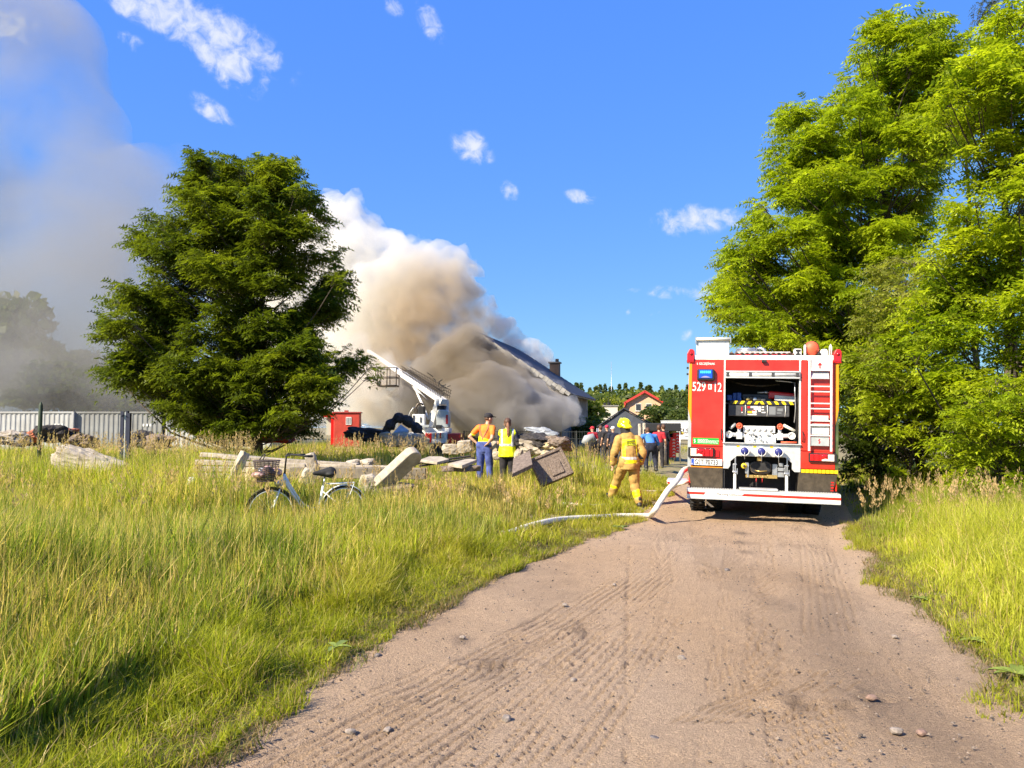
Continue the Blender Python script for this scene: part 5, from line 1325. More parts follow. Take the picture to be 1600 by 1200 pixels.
for i in range(3):
    (x0, z0), (x1, z1) = pts[i], pts[i + 1]
    m = MB(); a = math.atan2(z1 - z0, x1 - x0); L = math.hypot(x1 - x0, z1 - z0) + .1
    m.box(-.05, L, -.55, -.40, -.14, .16, Matrix.Translation((x0, 0, z0)) @ Matrix.Rotation(-a, 4, 'Y')); ro = m.build('roof_trim', M_redroof, hb)
    m = MB(); m.box(-.03, L, -.40, 9.4, -.02, .12, Matrix.Translation((x0, 0, z0)) @ Matrix.Rotation(-a, 4, 'Y')); m.build('roof', M_redtile, hb)
    m = MB(); m.box(0, L, -.40, -.02, -.05, -.025, Matrix.Translation((x0, 0, z0)) @ Matrix.Rotation(-a, 4, 'Y')); m.build('soffit', M_frame, hb)
for px in (997, 1013):
    x = (px - 1007) * k_; z = P(px, 642, D_).z
    m = MB(); m.box(x - .38, x + .45, -.03, .03, z, z + 1.05); f = m.build('window', M_frame, hb)
    m = MB(); m.box(x - .31, x + .38, -.05, -.025, z + .08, z + .97); m.build('pane', M_win, f)
    m = MB(); m.box(x - .45, x + .52, -.14, -.02, z - .09, z - .01); m.build('sill', M_frame, hb)
hc = P(953, 633, 100); fb = empty('flat_building', (hc.x, 100, 0), label='small cream building with a flat roof and roof antennas left of the peach house', cat='building')
m = MB(); m.box(-1.1, 1.0, 0, 5, 0, hc.z - .15); m.build('wall', mat('cream_render', (.62, .58, .47), .9, var=.1), fb)
m = MB(); m.box(-1.25, 1.15, -.12, 5.1, hc.z - .15, hc.z); m.build('roof', M_verge, fb)
m = MB(); m.cyl((-.1, .5, hc.z), (-.1, .5, hc.z + 1.0), .03, n=6); m.box(-.5, .3, .48, .52, hc.z + .6, hc.z + .63); m.box(-.4, .2, .48, .52, hc.z + .4, hc.z + .43); m.build('antenna', M_black, fb)
m = MB(); m.cyl((.0, 1, hc.z), (.0, 1, hc.z + .35), .22, n=10); m.box(-.7, -.4, .8, 1.2, hc.z, hc.z + .35); m.build('chimney', M_black, fb)
m_ = P(955, 565, 130); mk = empty('radio_mast', (m_.x, 130, 0), label='very thin lattice radio mast above the far wood', cat='mast')
m = MB(); m.cyl((0, 0, 0), (0, 0, m_.z), .06, .03, n=6); 
for k in range(12): m.box(-.12, .12, -.02, .02, m_.z * k / 12, m_.z * k / 12 + .04)
m.build('pole', M_steel, mk)
# white delivery van
d = 70; g = P(1037, 657, d); vb_ = empty('delivery_van', (g.x, d, 0), R(-4), label='white box body delivery van parked behind the tent', cat='van')
zt = g.z; m = MB(); m.box(0, 4.6, 0, 2.1, .55, zt); bx_ = m.build('box_body', mat('van_white', (.80, .80, .78), .35, var=.05), vb_, bevel=.05)
m = MB(); m.box(-.02, 4.62, -.02, 2.12, zt - .08, zt + .02); m.build('roof_edge', M_silver, bx_)
text('lettering', 'GLS', .62, M_tblack, vb_, (1.15, -.02, zt - 1.15), sx=1.0, shear=.25, bold=.01)
m = MB(); m.box(1.9, 2.5, -.02, -.01, zt - 1.5, zt - 1.42); m.build('print_line', M_tgrey, vb_)
m = MB(); m.prism([(4.62, .4), (4.62, 1.9), (5.3, 1.85), (5.8, 1.1), (6.2, .95), (6.2, .4)], .05, 2.05); cb_ = m.build('cab', M_white, vb_, bevel=.05)
m = MB(); m.box(4.8, 5.35, .03, .052, 1.1, 1.7); m.build('side_window', M_glassd, cb_)
for x in (1.0, 5.4):
    m = MB(); m.lathe([(.1, -.0), (.34, .0), (.34, .22), (.1, .22)], Matrix.Translation((x, .0, .34)), 16); m.build('wheel', M_black, vb_)
for x, w, l_ in ((2.6, 4.2, 'white parked car beyond the fire hydrant corner'),):
    pass
# white car seen left of the dark bush
g = P(893, 668, 60); wc = empty('parked_car', (g.x, 60, 0), R(10), label='white car half hidden behind the mesh fence and the dark bush', cat='car')
m = MB(); m.prism([(-2.0, .35), (-2.0, .85), (-1.5, .95), (-.9, 1.42), (.7, 1.45), (1.4, .98), (2.0, .85), (2.0, .35)], 0, 1.6); bo = m.build('body', M_white, wc, bevel=.08)
m = MB(); m.prism([(-1.3, .98), (-.85, 1.35), (.6, 1.37), (1.15, .98)], -.01, 1.61); m.build('side_window', M_glassd, wc)
for x in (-1.3, 1.3):
    m = MB(); m.lathe([(.1, -.02), (.32, -.02), (.32, .2), (.1, .2)], Matrix.Translation((x, 0, .32)), 16); m.build('wheel', M_black, wc)
# dark party tent
M_tent = mat('dark_grey_canvas', (0.075, 0.085, 0.11), 0.7, var=.25, vscale=2, bump=.4, bscale=4, bdist=.05)
d = 36; kk = d / FPX
te = empty('party_tent', (P(975, 690, d).x, d, 0), label='dark grey canvas tent with a pitched roof left of the white van', cat='tent')
def tz(py): return P(800, py, d).z
ridge = 4.2
A = Vector((0, 0, tz(638))); Lf = Vector((-42 * kk, 0, tz(667))); Rt = Vector((52 * kk, 0, tz(667))); sh_ = Vector((.55, ridge, 0))
def sheet(name, quad, mt, par, th=.03, nx=10, ny=6, sag=.05):
    """a canvas panel between four corners, slightly sagging, with thickness"""
    a, b, c, d_ = quad; m = MB(); vs = []; fs = []
    nrm = (b - a).cross(d_ - a).normalized()
    for j in range(ny + 1):
        for i in range(nx + 1):
            u, v = i / nx, j / ny; p = (a * (1 - u) + b * u) * (1 - v) + (d_ * (1 - u) + c * u) * v
            p = p - Vector((0, 0, sag * 4 * u * (1 - u))) + nrm * .012 * math.sin(i * 2.2 + j)
            vs.append(p)
    for j in range(ny):
        for i in range(nx): q = j * (nx + 1) + i; fs.append((q, q + 1, q + nx + 2, q + nx + 1))
    m.add(vs, fs, True); o = m.build(name, mt, par); s = o.modifiers.new('thickness', 'SOLIDIFY'); s.thickness = th
    return o
sheet('roof', [Lf, A, A + sh_, Lf + sh_], M_tent, te); sheet('roof', [A, Rt, Rt + sh_, A + sh_], M_tent, te)
m = MB(); m.prism([(Lf.x + .1, .02), (Rt.x - .1, .02), (Rt.x - .1, Rt.z - .06), (0, A.z - .08), (Lf.x + .1, Lf.z - .06)], .03, .06); m.build('gable_wall', M_tent, te)
m = MB(); m.tube([Lf + Vector((0, -.02, 0)), A + Vector((0, -.02, .0)), Rt + Vector((0, -.02, 0))], .035, 6); m.build('piping', mat('tent_seam', (.03, .035, .05), .7), te)
sheet('side_wall', [Vector((Rt.x, 0, .02)), Vector((Rt.x, 0, Rt.z)), Vector((Rt.x + .55, ridge, Rt.z)), Vector((Rt.x + .55, ridge, .02))], M_tent, te, sag=0)
for x in (Lf.x, Rt.x, 0):
    for y in (0, ridge):
        if x == 0 and y == 0: continue
        m = MB(); m.cyl((x + .13 * y, y - .05, 0), (x + .13 * y, y - .05, (Rt.z if x else A.z) - .06), .03, n=8); m.build('pole', M_steel, te)
# open black awning right of the tent
aw = empty('awning', (P(1032, 690, 35).x, 35, 0), label='black awning on the right side of the dark tent', cat='awning')
m = MB(); m.box(-.75, .95, 0, 2.5, tz(672) - .05, tz(672) + .32); m.build('canopy', mat('black_canvas', (.02, .022, .026), .8), aw, bevel=.04)
for x in (-.7, .9):
    for y in (.05, 2.4): 
        m = MB(); m.cyl((x, y, 0), (x, y, tz(672)), .025, n=8); m.build('pole', M_steel, aw)
# wooden fence posts with wires
for i, (px, yt, d, l_) in enumerate([(999.5, 662, 31, 'left one of two grey wooden posts beside the firefighter'), (1006.5, 661, 31.3, 'right one of two grey wooden posts beside the firefighter')]):
    p = P(px, yt, d); m = MB(); m.tube([(0, 0, -.1), (.01, 0, p.z * .6), (0, 0, p.z)], [.08, .075, .066], 8); o = m.build('fence_post', M_wood, None, label=l_, cat='post', group='wooden posts by the tent'); o.location = (p.x, d, 0)
# concrete stub post
p = P(1035, 692, 33); m = MB(); m.tube([(0, 0, -.1), (0, 0, p.z * .7), (.01, 0, p.z)], [.19, .185, .17], 8); o = m.build('concrete_post', M_conc2, None, label='short pale concrete post in front of the far firefighter', cat='post'); o.location = (p.x, 33, 0)

# ================================================================ CONTAINERS AND POSTS ON THE LEFT
M_cont = mat('container_grey', (0.24, 0.25, 0.25), 0.6, color2=(0.18, 0.18, 0.17), vscale=1.0, var=.2)
M_contw = mat('container_white', (0.40, 0.41, 0.41), 0.6, color2=(0.32, 0.32, 0.31), vscale=1.0, var=.2)
M_contr = mat('container_rust', (0.36, 0.12, 0.07), 0.7, color2=(.2, .08, .05), vscale=2)
def container(x0, y, L, H, W_, mt, label, rz=0, door=False, z0=.15):
    e = empty('shipping_container', (x0, y, 0), rz, label=label, cat='container', group='containers behind the meadow')
    m = MB(); m.box(0, L, 0, .10, z0, z0 + .16); m.box(0, L, 0, .10, H - .10, H); m.box(0, .12, 0, .12, z0 + .16, H - .1); m.box(L - .12, L, 0, .12, z0 + .16, H - .1); m.box(0, L, .1, W_, H - .06, H - .02)
    m.box(0, .12, W_ - .12, W_, z0, H); m.box(L - .12, L, W_ - .12, W_, z0, H); m.box(.0, L, W_ - .1, W_, z0, z0 + .16); m.build('frame', mt, e)
    n = int(L / .28); prof = []
    m = MB(); vs = []; fs = []
    xs = []
    for k in range(n):
        a = .12 + k * (L - .24) / n; w = (L - .24) / n; xs += [(a, .03), (a + w * .32, .03), (a + w * .5, .062), (a + w * .82, .062)]
    xs.append((L - .12, .03))
    for x, y_ in xs: vs += [(x, y_, z0 + .16), (x, y_, H - .1)]
    for k in range(len(xs) - 1): fs.append((2 * k, 2 * k + 2, 2 * k + 3, 2 * k + 1))
    m.add(vs, fs); m.build('side_panel', mt, e)
    m = MB(); m.box(.01, .05, .12, W_ - .12, z0 + .1, H - .1); m.box(L - .05, L - .01, .12, W_ - .12, z0 + .1, H - .1); m.box(.1, L - .1, W_ - .06, W_ - .02, z0 + .1, H - .1); m.build('end_panel', mt, e)
    m = MB()
    for k in range(3): m.box(L - 1.1 + k * .2, L - 1.0 + k * .2, .022, .026, H - .85, H - .70)
    m.build('number_marks', M_white, e, kind='stuff')
    return e
cy_ = 44.0; kx = cy_ / FPX
Hc = P(0, 643, cy_).z
container((-215 - 800) * kx, cy_, 165 * kx, Hc, 2.4, M_contw, 'grey white corrugated container at the left edge of the photo')
container((-48 - 800) * kx, cy_ - .1, 165 * kx, Hc, 2.4, M_contw, 'pale corrugated container behind the dark green post')
container((117 - 800) * kx, cy_ + .1, 135 * kx, Hc, 2.4, M_cont, 'grey corrugated container behind the pair of blue posts')
container((257 - 800) * kx, cy_ + .2, 165 * kx, Hc - .05, 2.4, M_contw, 'white container seen through the branches of the lone tree', z0=.1)
def rubble(name, px, py, w, h, dp, d, mt, label, seed, rot=(0, 0, 0), boxy=.75, rough=.16, cat='rubble', sub=3, grp=None, z=None):
    c = P(px, py, d); me = rock_mesh(name, w / 2, dp / 2, h / 2, seed, mt, max(sub, 3) + (1 if w > .3 else 0), rough, boxy)
    o = link(name, me, label=label, cat=cat, group=grp); o.location = (c.x, d, c.z if z is None else z); o.rotation_euler = tuple(R(a) for a in rot); return o
M_dk = mat('charred_rubble', (0.05, 0.042, 0.038), 0.9, color2=(.02, .018, .016), vscale=3, bump=.8, bscale=9, bdist=.08)
M_brk = mat('broken_brick', (0.50, 0.17, 0.09), 0.9, color2=(.30, .10, .06), vscale=5, bump=.4)
M_brown = mat('brown_slab', (0.24, 0.185, 0.145), 0.95, color2=(.12, .09, .07), vscale=16, bump=.9, bscale=34, bdist=.025, vdetail=8)
for i, (px, py, w, h, mt, l_) in enumerate([(35, 686, 1.6, .6, M_dk, 'dark heap of rubble left of the dark green post'), (60, 680, .9, .5, M_brk, 'reddish broken masonry just left of the dark green post'), (80, 678, 1.1, .7, M_dk, 'dark tilted slab just right of the dark green post'), (97, 677, 1.1, .5, M_brk, 'orange brick rubble right of the dark green post'),
                                             (112, 684, 1.0, .5, M_dk, 'dark lump of rubble between the orange bricks and the blue posts'), (130, 690, 1.2, .5, M_brown, 'brown lump of rubble left of the blue posts'), (222, 687, 1.6, .7, M_dk, 'dark rubble right of the blue posts'), (248, 690, 1.3, .6, M_brown, 'brown rubble under the left branches of the lone tree'), (20, 682, 1.2, .4, M_conc, 'grey rubble at the left edge before the container')]):
    rubble('rubble_heap', px, py, w, h, .9, 33 - (i % 3), mt, l_, 40 + i, (0, random.uniform(-12, 12), i * 20), .45, .35)
M_gpost = mat('dark_green_post', (0.035, 0.055, 0.03), 0.7, var=.3); M_bpost = mat('navy_post', (0.008, 0.013, 0.04), 0.6, var=.2)
p = P(64, 628, 26); m = MB(); m.tube([(0, 0, 0), (0, 0, p.z - .12), (0, 0, p.z)], [.07, .065, .02], 8); o = m.build('green_post', M_gpost, None, label='single dark green pointed post in the meadow on the left', cat='post'); o.location = (p.x, 26, 0)
p = P(192, 643, 26); m = MB(); m.box(-.055, .055, -.05, .05, 0, p.z); o = m.build('navy_post', M_bpost, None, label='left thinner one of the two navy blue posts', cat='post'); o.location = (p.x, 26, 0)
p = P(200, 643, 26); m = MB(); m.box(-.045, .02, -.06, .06, 0, p.z + .02); m.m = 1; m.box(.022, .10, -.06, .06, 0.3, p.z - .05); m.m = 2; m.box(-.085, -.047, -.055, .0, 0.2, p.z - .02); o = m.build('navy_post', [M_bpost, M_bpost, M_silver], None, label='right wider one of the two navy blue posts', cat='post'); o.location = (p.x, 26, 0)

# red site cabin with a little window, platform rail beside it
d = 40; kk = d / FPX; p = P(540, 645, d); cbn = empty('red_cabin', (p.x, d, 0), R(8), label='small red metal cabin with a barred white window right of the lone tree', cat='cabin')
zc = p.z; m = MB(); m.box(-.60, .72, 0, 1.6, .65, zc); m.build('wall', mat('cabin_red', (.48, .055, .035), .5, var=.2, vscale=3), cbn, bevel=.03)
m = MB(); m.box(-.66, .78, -.06, 1.66, zc, zc + .05); m.box(-.1, .1, .5, .7, zc, zc + .14); m.build('roof', mat('cabin_roof', (.36, .05, .04), .6), cbn)
m = MB(); m.box(-1.15, -.60, .1, 1.5, zc - .22, zc + .02); m.box(-.75, -.60, .1, 1.5, .75, zc - .3); m.build('canopy', M_dred, cbn)
m = MB(); m.box(-1.0, -.62, .3, .34, 1.25, zc - .24); m.build('side_window', mat('pale_pane', (.45, .5, .42), .2), cbn)
m = MB(); m.box(.02, .30, -.03, .0, zc - .62, zc - .22); wd = m.build('window', M_white, cbn)
m = MB(); m.box(.05, .10, -.035, -.031, zc - .58, zc - .26); m.box(.13, .18, -.035, -.031, zc - .58, zc - .26); m.box(.21, .26, -.035, -.031, zc - .58, zc - .26); m.build('pane', M_tgrey, wd)
m = MB()
for x in (.78, 1.02, 1.26): m.cyl((x, .1, .7), (x, .1, 1.75), .016, n=6)
for z in (1.2, 1.45, 1.75): m.cyl((.78, .1, z), (1.26, .1, z), .014, n=6)
m.box(.74, 1.35, .0, .9, 1.10, 1.14); m.build('railing', M_steel, cbn)
# red machinery low in the grass at the foot of the lone tree
rubble('red_tarpaulin', 425, 683, 1.6, .45, .8, 30, M_red, 'bright red tarpaulin lying low behind the trunk of the lone tree', 77, (0, 4, 0), .5, .3, 'tarpaulin')
# ================================================================ TURNTABLE LADDER TRUCK
d = 36; kk = d / FPX
lt = empty('ladder_truck', (P(675, 690, d).x, d, 0), label='white and red turntable ladder truck with its boom raised into the smoke', cat='fire engine')
ox = lt.location.x
def Q(px, py, dd=0.0):
    p = P(px, py, d + dd); return Vector((p.x - ox, dd, p.z))
a = Q(668, 676); b_ = Q(722, 700)
m = MB(); m.box(Q(640, 0).x, Q(702, 0).x, 0, 2.4, .9, Q(0, 676).z); chs = m.build('chassis', M_white, lt, bevel=.03)
m = MB(); m.box(Q(703, 0).x, Q(722, 0).x, .05, 2.3, .5, Q(0, 677).z); m.build('cab', M_dred, lt, bevel=.04)
for k in range(8):
    m = MB(); m.box(Q(669 + k * 3.6, 0).x, Q(671.4 + k * 3.6, 0).x, -.03, .0, 1.15, 1.40); m.build('locker_slat', M_silver if k % 2 else M_red, chs)
m = MB(); m.box(Q(672, 0).x, Q(678, 0).x, -.035, -.03, .95, 1.38); m.build('red_panel', M_dred, chs)
for px in (655, 690, 714):
    m = MB(); m.lathe([(.15, -.05), (.45, -.05), (.48, .0), (.48, .25), (.15, .25)], Matrix.Translation((Q(px, 0).x, 0, .48)), 20); m.build('wheel', M_black, lt)
# turret
m = MB(); m.box(Q(658, 0).x, Q(704, 0).x, .3, 2.0, Q(0, 676).z, Q(0, 669).z); m.build('turntable', M_white, lt, bevel=.02)
m = MB(); m.prism([(Q(685, 0).x, Q(0, 668).z), (Q(703, 0).x, Q(0, 668).z), (Q(703, 0).x, Q(0, 643).z), (Q(700, 0).x, Q(0, 640).z), (Q(687, 0).x, Q(0, 640).z), (Q(684, 0).x, Q(0, 650).z)], .3, 1.5)
tu = m.build('turret', M_silver, lt, bevel=.03)
m = MB(); m.box(Q(699, 0).x, Q(702.5, 0).x, .27, .30, Q(0, 662).z, Q(0, 648).z); m.build('red_panel', M_dred, tu)
m = MB(); m.box(Q(684, 0).x, Q(693, 0).x, .2, .3, Q(0, 670).z, Q(0, 664).z); m.build('hose_reel', M_black, tu)
m = MB(); m.box(Q(685, 0).x, Q(697, 0).x, .4, 1.3, Q(0, 640).z, Q(0, 633).z); m.build('motor', M_black, tu, bevel=.02)
for x0, x1 in ((683, 688), (697, 701)):
    m = MB(); m.prism([(Q(x0, 0).x, Q(0, 641).z), (Q(x1, 0).x, Q(0, 641).z), (Q(x1, 0).x, Q(0, 624).z), (Q(x0 + 1, 0).x, Q(0, 624).z)], .45 if x0 < 690 else 1.1, .6 if x0 < 690 else 1.25); m.build('bracket', M_white, tu)
m = MB(); m.prism([(Q(671, 0).x, Q(0, 668).z), (Q(678, 0).x, Q(0, 668).z), (Q(685, 0).x, Q(0, 640).z), (Q(687, 0).x, Q(0, 622).z), (Q(682, 0).x, Q(0, 622).z), (Q(679, 0).x, Q(0, 635).z)], .55, .75); m.build('turret_arm', M_white, tu, bevel=.02)
m = MB(); m.prism([(Q(678, 0).x, Q(0, 668).z), (Q(684, 0).x, Q(0, 668).z), (Q(690, 0).x, Q(0, 632).z), (Q(686, 0).x, Q(0, 632).z)], .9, 1.1); m.build('turret_arm', M_cream, tu, bevel=.02)
# operator's stand
m = MB(); m.box(Q(648, 0).x, Q(667, 0).x, .2, .9, Q(0, 669).z, Q(0, 647).z); os_ = m.build('control_stand', M_white, lt, bevel=.04)
m = MB(); m.box(Q(649, 0).x, Q(651.5, 0).x, .17, .2, Q(0, 660).z, Q(0, 649).z); m.box(Q(660, 0).x, Q(662, 0).x, .17, .2, Q(0, 660).z, Q(0, 652).z); m.build('vent', M_box, os_)
m = MB(); m.box(Q(656, 0).x, Q(666.5, 0).x, .3, .8, Q(0, 647).z, Q(0, 634).z); m.build('seat', M_black, os_, bevel=.06)
m = MB(); m.tube([Q(650, 647, .5), Q(650, 636, .5), Q(653, 631, .5), Q(658, 630, .5), Q(661, 633, .5)], .05, 6); m.box(Q(650, 0).x, Q(655, 0).x, .4, .6, Q(0, 646).z, Q(0, 638).z); m.build('guard_frame', M_oil, os_)
m = MB(); m.tube([Q(648, 636, .2), Q(645, 638, .2), Q(640, 645, .2), Q(638.5, 650, .2), Q(638.5, 668, .2)], .014, 5); m.build('hand_rail', M_steel, os_)
m = MB(); m.box(Q(660, 0).x, Q(675, 0).x, -.1, .2, Q(0, 668).z, Q(0, 664).z); m.build('platform', M_silver, lt, bevel=.01)
# the boom: nested sections going up to the left and away
B0 = Q(694, 628, .9); B1 = Q(596, 562, 7.0)
dv = (B1 - B0); Lb = dv.length; dv.normalize()
for k, (t0, t1, w, h_, mt_) in enumerate(((0, .62, .32, .27, M_white), (.25, .80, .26, .20, M_white), (.55, 1.25, .20, .15, M_cream))):
    bm_ = MB(); bm_.bar(B0 + dv * Lb * t0, B0 + dv * Lb * t1, w, h_); bo = bm_.build('boom_section', mt_, lt, bevel=.02)
nrm = Vector((0, 0, 1)) - dv * dv.z; nrm.normalize(); sd = dv.cross(nrm)
for s in (-1, 1):
    for h_ in (.30, .45, .60):
        m = MB(); m.bar(B0 + nrm * h_ + sd * .24 * s + dv * (-.1), B0 + dv * Lb * .62 + nrm * h_ * .75 + sd * .22 * s, .022); m.build('ladder_rail', M_oil, lt)
m = MB()
for k in range(26):
    q = B0 + dv * Lb * (.0 + .6 * k / 26)
    for s in (-1, 1): m.bar(q + sd * .24 * s + nrm * .15, q + sd * .24 * s + nrm * (.62 - .1 * k / 26), .02)
    m.bar(q + sd * .24 + nrm * .32, q - sd * .24 + nrm * .32, .025)
m.build('ladder_rungs', M_oil, lt, kind='stuff')
m = MB(); m.cyl(Q(670, 655, .7), Q(651, 612, 2.2), .055, n=10); o = m.build('lift_ram', M_white, lt)
m = MB(); m.cyl(Q(677, 642, .7), Q(671, 655, .7), .09, n=10); m.build('ram_barrel', M_cream, o)
m = MB(); m.prism([(Q(640, 0).x, Q(0, 600).z), (Q(644, 0).x, Q(0, 600).z), (Q(664, 0).x, Q(0, 622).z), (Q(655, 0).x, Q(0, 613).z), (Q(650, 0).x, Q(0, 611).z), (Q(645, 0).x, Q(0, 608).z)], 1.9, 2.3); m.build('ram_bracket', M_white, lt)
m = MB()
for k in range(14):
    rr5 = random.Random(k); q = B0 + dv * rr5.uniform(-.3, 1.6) + nrm * rr5.uniform(.35, .85); q2 = q + Vector((rr5.uniform(-.3, .3), rr5.uniform(-.2, .2), rr5.uniform(-.15, .25))); m.bar(q, q2, .03)
m.build('cable_guides', M_black, lt)
# rescue cage hanging under the boom
cg = Q(607, 590, 5.5); m = MB(); w = .5
for z in (-.45, 0, .5):
    for (x0, y0, x1, y1) in ((-w, -w, w, -w), (w, -w, w, w), (w, w, -w, w), (-w, w, -w, -w)): m.cyl(cg + Vector((x0, y0, z)), cg + Vector((x1, y1, z)), .03, n=6)
for x in (-w, 0, w):
    for y in (-w, w): m.cyl(cg + Vector((x, y, -.45)), cg + Vector((x, y, .5)), .03, n=6)
m.box(cg.x - w, cg.x + w, cg.y - w, cg.y + w, cg.z - .5, cg.z - .46); m.build('rescue_cage', M_oil, lt)

# ================================================================ RUBBLE AND CONCRETE
rubble('concrete_block', 152, 733, 1.95, .72, .8, 19, M_conc2, 'large broken concrete lump alone in the tall grass on the left', 2, (4, 21, 6), .55, .22, 'rubble', 4)
o = rubble('concrete_block', 190, 745, .62, .62, .6, 18.6, M_conc2, 'square broken end piece at the right side of the large concrete lump', 9, (0, 12, 25), .8, .15, 'rubble', 3)
rubble('concrete_block', 128, 762, .5, .35, .4, 18, M_conc2, 'small block under the large concrete lump', 19, (0, 30, 25), .7, .2)
def beam(px0, py0, px1, py1, d0, d1, w, h, mt, label, name='concrete_beam', cat='beam', grp=None, roll=0, bevel=.012, rag=0.0, mesh_seed=0):
    a = P(px0, py0, d0); b = P(px1, py1, d1); m = MB(); n = 9
    d_ = (b - a); L = d_.length; d_.normalize(); q = d_.to_track_quat('Y', 'Z').to_matrix().to_4x4() @ Matrix.Rotation(roll, 4, 'Y'); c = (a + b) / 2
    vs = []; r5 = random.Random(mesh_seed or int(px0 * 7 + py0))
    for i in range(n):
        t = i / (n - 1) - .5
        for (x, z) in ((-w / 2, -h / 2), (w / 2, -h / 2), (w / 2, h / 2), (-w / 2, h / 2)):
            j = rag; vs.append(q @ Vector((x + r5.uniform(-j, j) * w, t * L + (r5.uniform(-j, j) * w if i in (0, n - 1) else 0), z + r5.uniform(-j, j) * h)))
    fs = [(0, 1, 2, 3), tuple(range((n - 1) * 4, n * 4))[::-1]]
    for i in range(n - 1):
        for k in range(4): fs.append((i * 4 + k, (i + 1) * 4 + k, (i + 1) * 4 + (k + 1) % 4, i * 4 + (k + 1) % 4))
    m.add(vs, fs); o = m.build(name, mt, None, bevel=bevel, label=label, cat=cat, group=grp); o.location = c; return o
LB = 'long beams stacked behind the bicycle'
beam(316, 710, 470, 722, 15.6, 15.0, .16, .085, M_wood, 'topmost grey plank of the stack left of the bicycle', 'plank', 'plank', LB, rag=.06)
beam(350, 714, 560, 727, 15.3, 14.8, .18, .075, M_conc, 'second plank from the top, running behind the bicycle basket', 'plank', 'plank', LB, rag=.05)
beam(308, 722, 480, 728, 15.2, 14.8, .20, .09, M_wood, 'third plank from the top of the stack left of the bicycle', 'plank', 'plank', LB, rag=.06)
beam(306, 732, 500, 736, 15.0, 14.6, .20, .09, M_conc, 'fourth plank from the top of the stack left of the bicycle', 'plank', 'plank', LB, rag=.05)
beam(304, 743, 420, 744, 14.8, 14.6, .22, .09, M_wood, 'lowest plank of the stack left of the bicycle', 'plank', 'plank', LB, rag=.06)
beam(430, 726, 640, 731, 14.9, 14.6, .20, .06, M_conc2, 'thin pale slab lying on top of the long dark beam', 'plank', 'plank', LB, rag=.04)
beam(455, 738, 666, 740, 14.4, 14.3, .26, .20, mat('dark_beam', (.23, .19, .14), .9, color2=(.14, .12, .09), vscale=5, bump=.4), 'long dark beam running behind the bicycle saddle', 'concrete_beam', 'beam', None, rag=.03)
beam(360, 753, 384, 706, 14.2, 14.4, .16, .14, M_conc2, 'leaning concrete post crossing the plank stack left of the basket', 'concrete_post', 'post', None, rag=.12)
m = MB(); L_ = .92; n = 12; prof = [(-L_ / 2, -.16)] + [(L_ / 2 - .14 + .14 * math.cos(a), .16 * math.sin(a)) for a in [R(-90 + 180 * k / 10) for k in range(11)]] + [(-L_ / 2, .16)]
m.prism(prof, -.09, .09, Matrix.Rotation(R(-43), 4, 'Y') @ Matrix.Rotation(R(50), 4, 'X')); o = m.build('concrete_slab', M_conc2, None, bevel=.02, label='round ended concrete slab leaning up to the right of the bicycle', cat='slab'); c = P(622, 733, 13.2); o.location = c
rubble('concrete_block', 487, 722, .18, .34, .22, 14.3, M_conc2, 'narrow upright block on the beams above the saddle', 3, (0, -14, 5), .9, .06)
rubble('concrete_block', 482, 746, .26, .30, .24, 13.9, M_conc2, 'small tilted block just left of the saddle', 4, (0, 24, 25), .92, .05)
rubble('concrete_block', 575, 757, .30, .36, .3, 13.2, M_conc2, 'rounded pale block right of the rear wheel', 5, (0, 8, 0), .45, .18)
rubble('concrete_block', 612, 765, .70, .26, .4, 13.3, M_brown, 'brown broken block under the leaning round ended slab', 6, (0, 6, 10), .8, .2)
M_yblock = mat('yellowish_block', (.62, .50, .28), .9, color2=(.42, .33, .19), vscale=5, bump=.3)
rubble('sandstone_block', 400, 745, .34, .34, .3, 14.0, M_yblock, 'yellowish block behind the bicycle basket', 7, (0, 4, 10), .85, .08)
rubble('sandstone_block', 400, 785, .42, .62, .4, 13.8, M_yblock, 'large yellowish block behind the front wheel', 8, (0, -8, 10), .85, .08)
rubble('sandstone_block', 520, 770, .42, .36, .4, 13.9, M_yblock, 'yellowish block behind the saddle tube', 10, (0, 3, 10), .85, .08)
rubble('sandstone_block', 480, 790, .6, .62, .4, 14.2, M_conc, 'grey block under the beams behind the bicycle frame', 11, (0, 3, 10), .85, .08)
rubble('sandstone_block', 540, 795, .5, .55, .4, 13.7, M_yblock, 'yellow lit block seen through the rear wheel', 12, (0, 3, -10), .85, .08)
rubble('sandstone_block', 440, 800, .5, .45, .4, 13.9, M_yblock, 'yellow lit block seen through the front wheel', 13, (0, 3, -10), .85, .08)
beam(283, 765, 350, 752, 14, 14.2, .10, .05, M_wood, 'loose stick lying before the plank stack', 'plank', 'plank', None, rag=.1)
rubble('stone', 299, 752, .12, .14, .12, 13.0, M_white, 'small white stone in the grass left of the plank stack', 14, (0, 0, 0), .3, .2, 'stone', 2)
beam(620, 835, 668, 824, 10.6, 10.8, .06, .05, M_conc2, 'pale bar lying in the grass right of the bicycle', 'plank', 'plank', None, rag=.08)
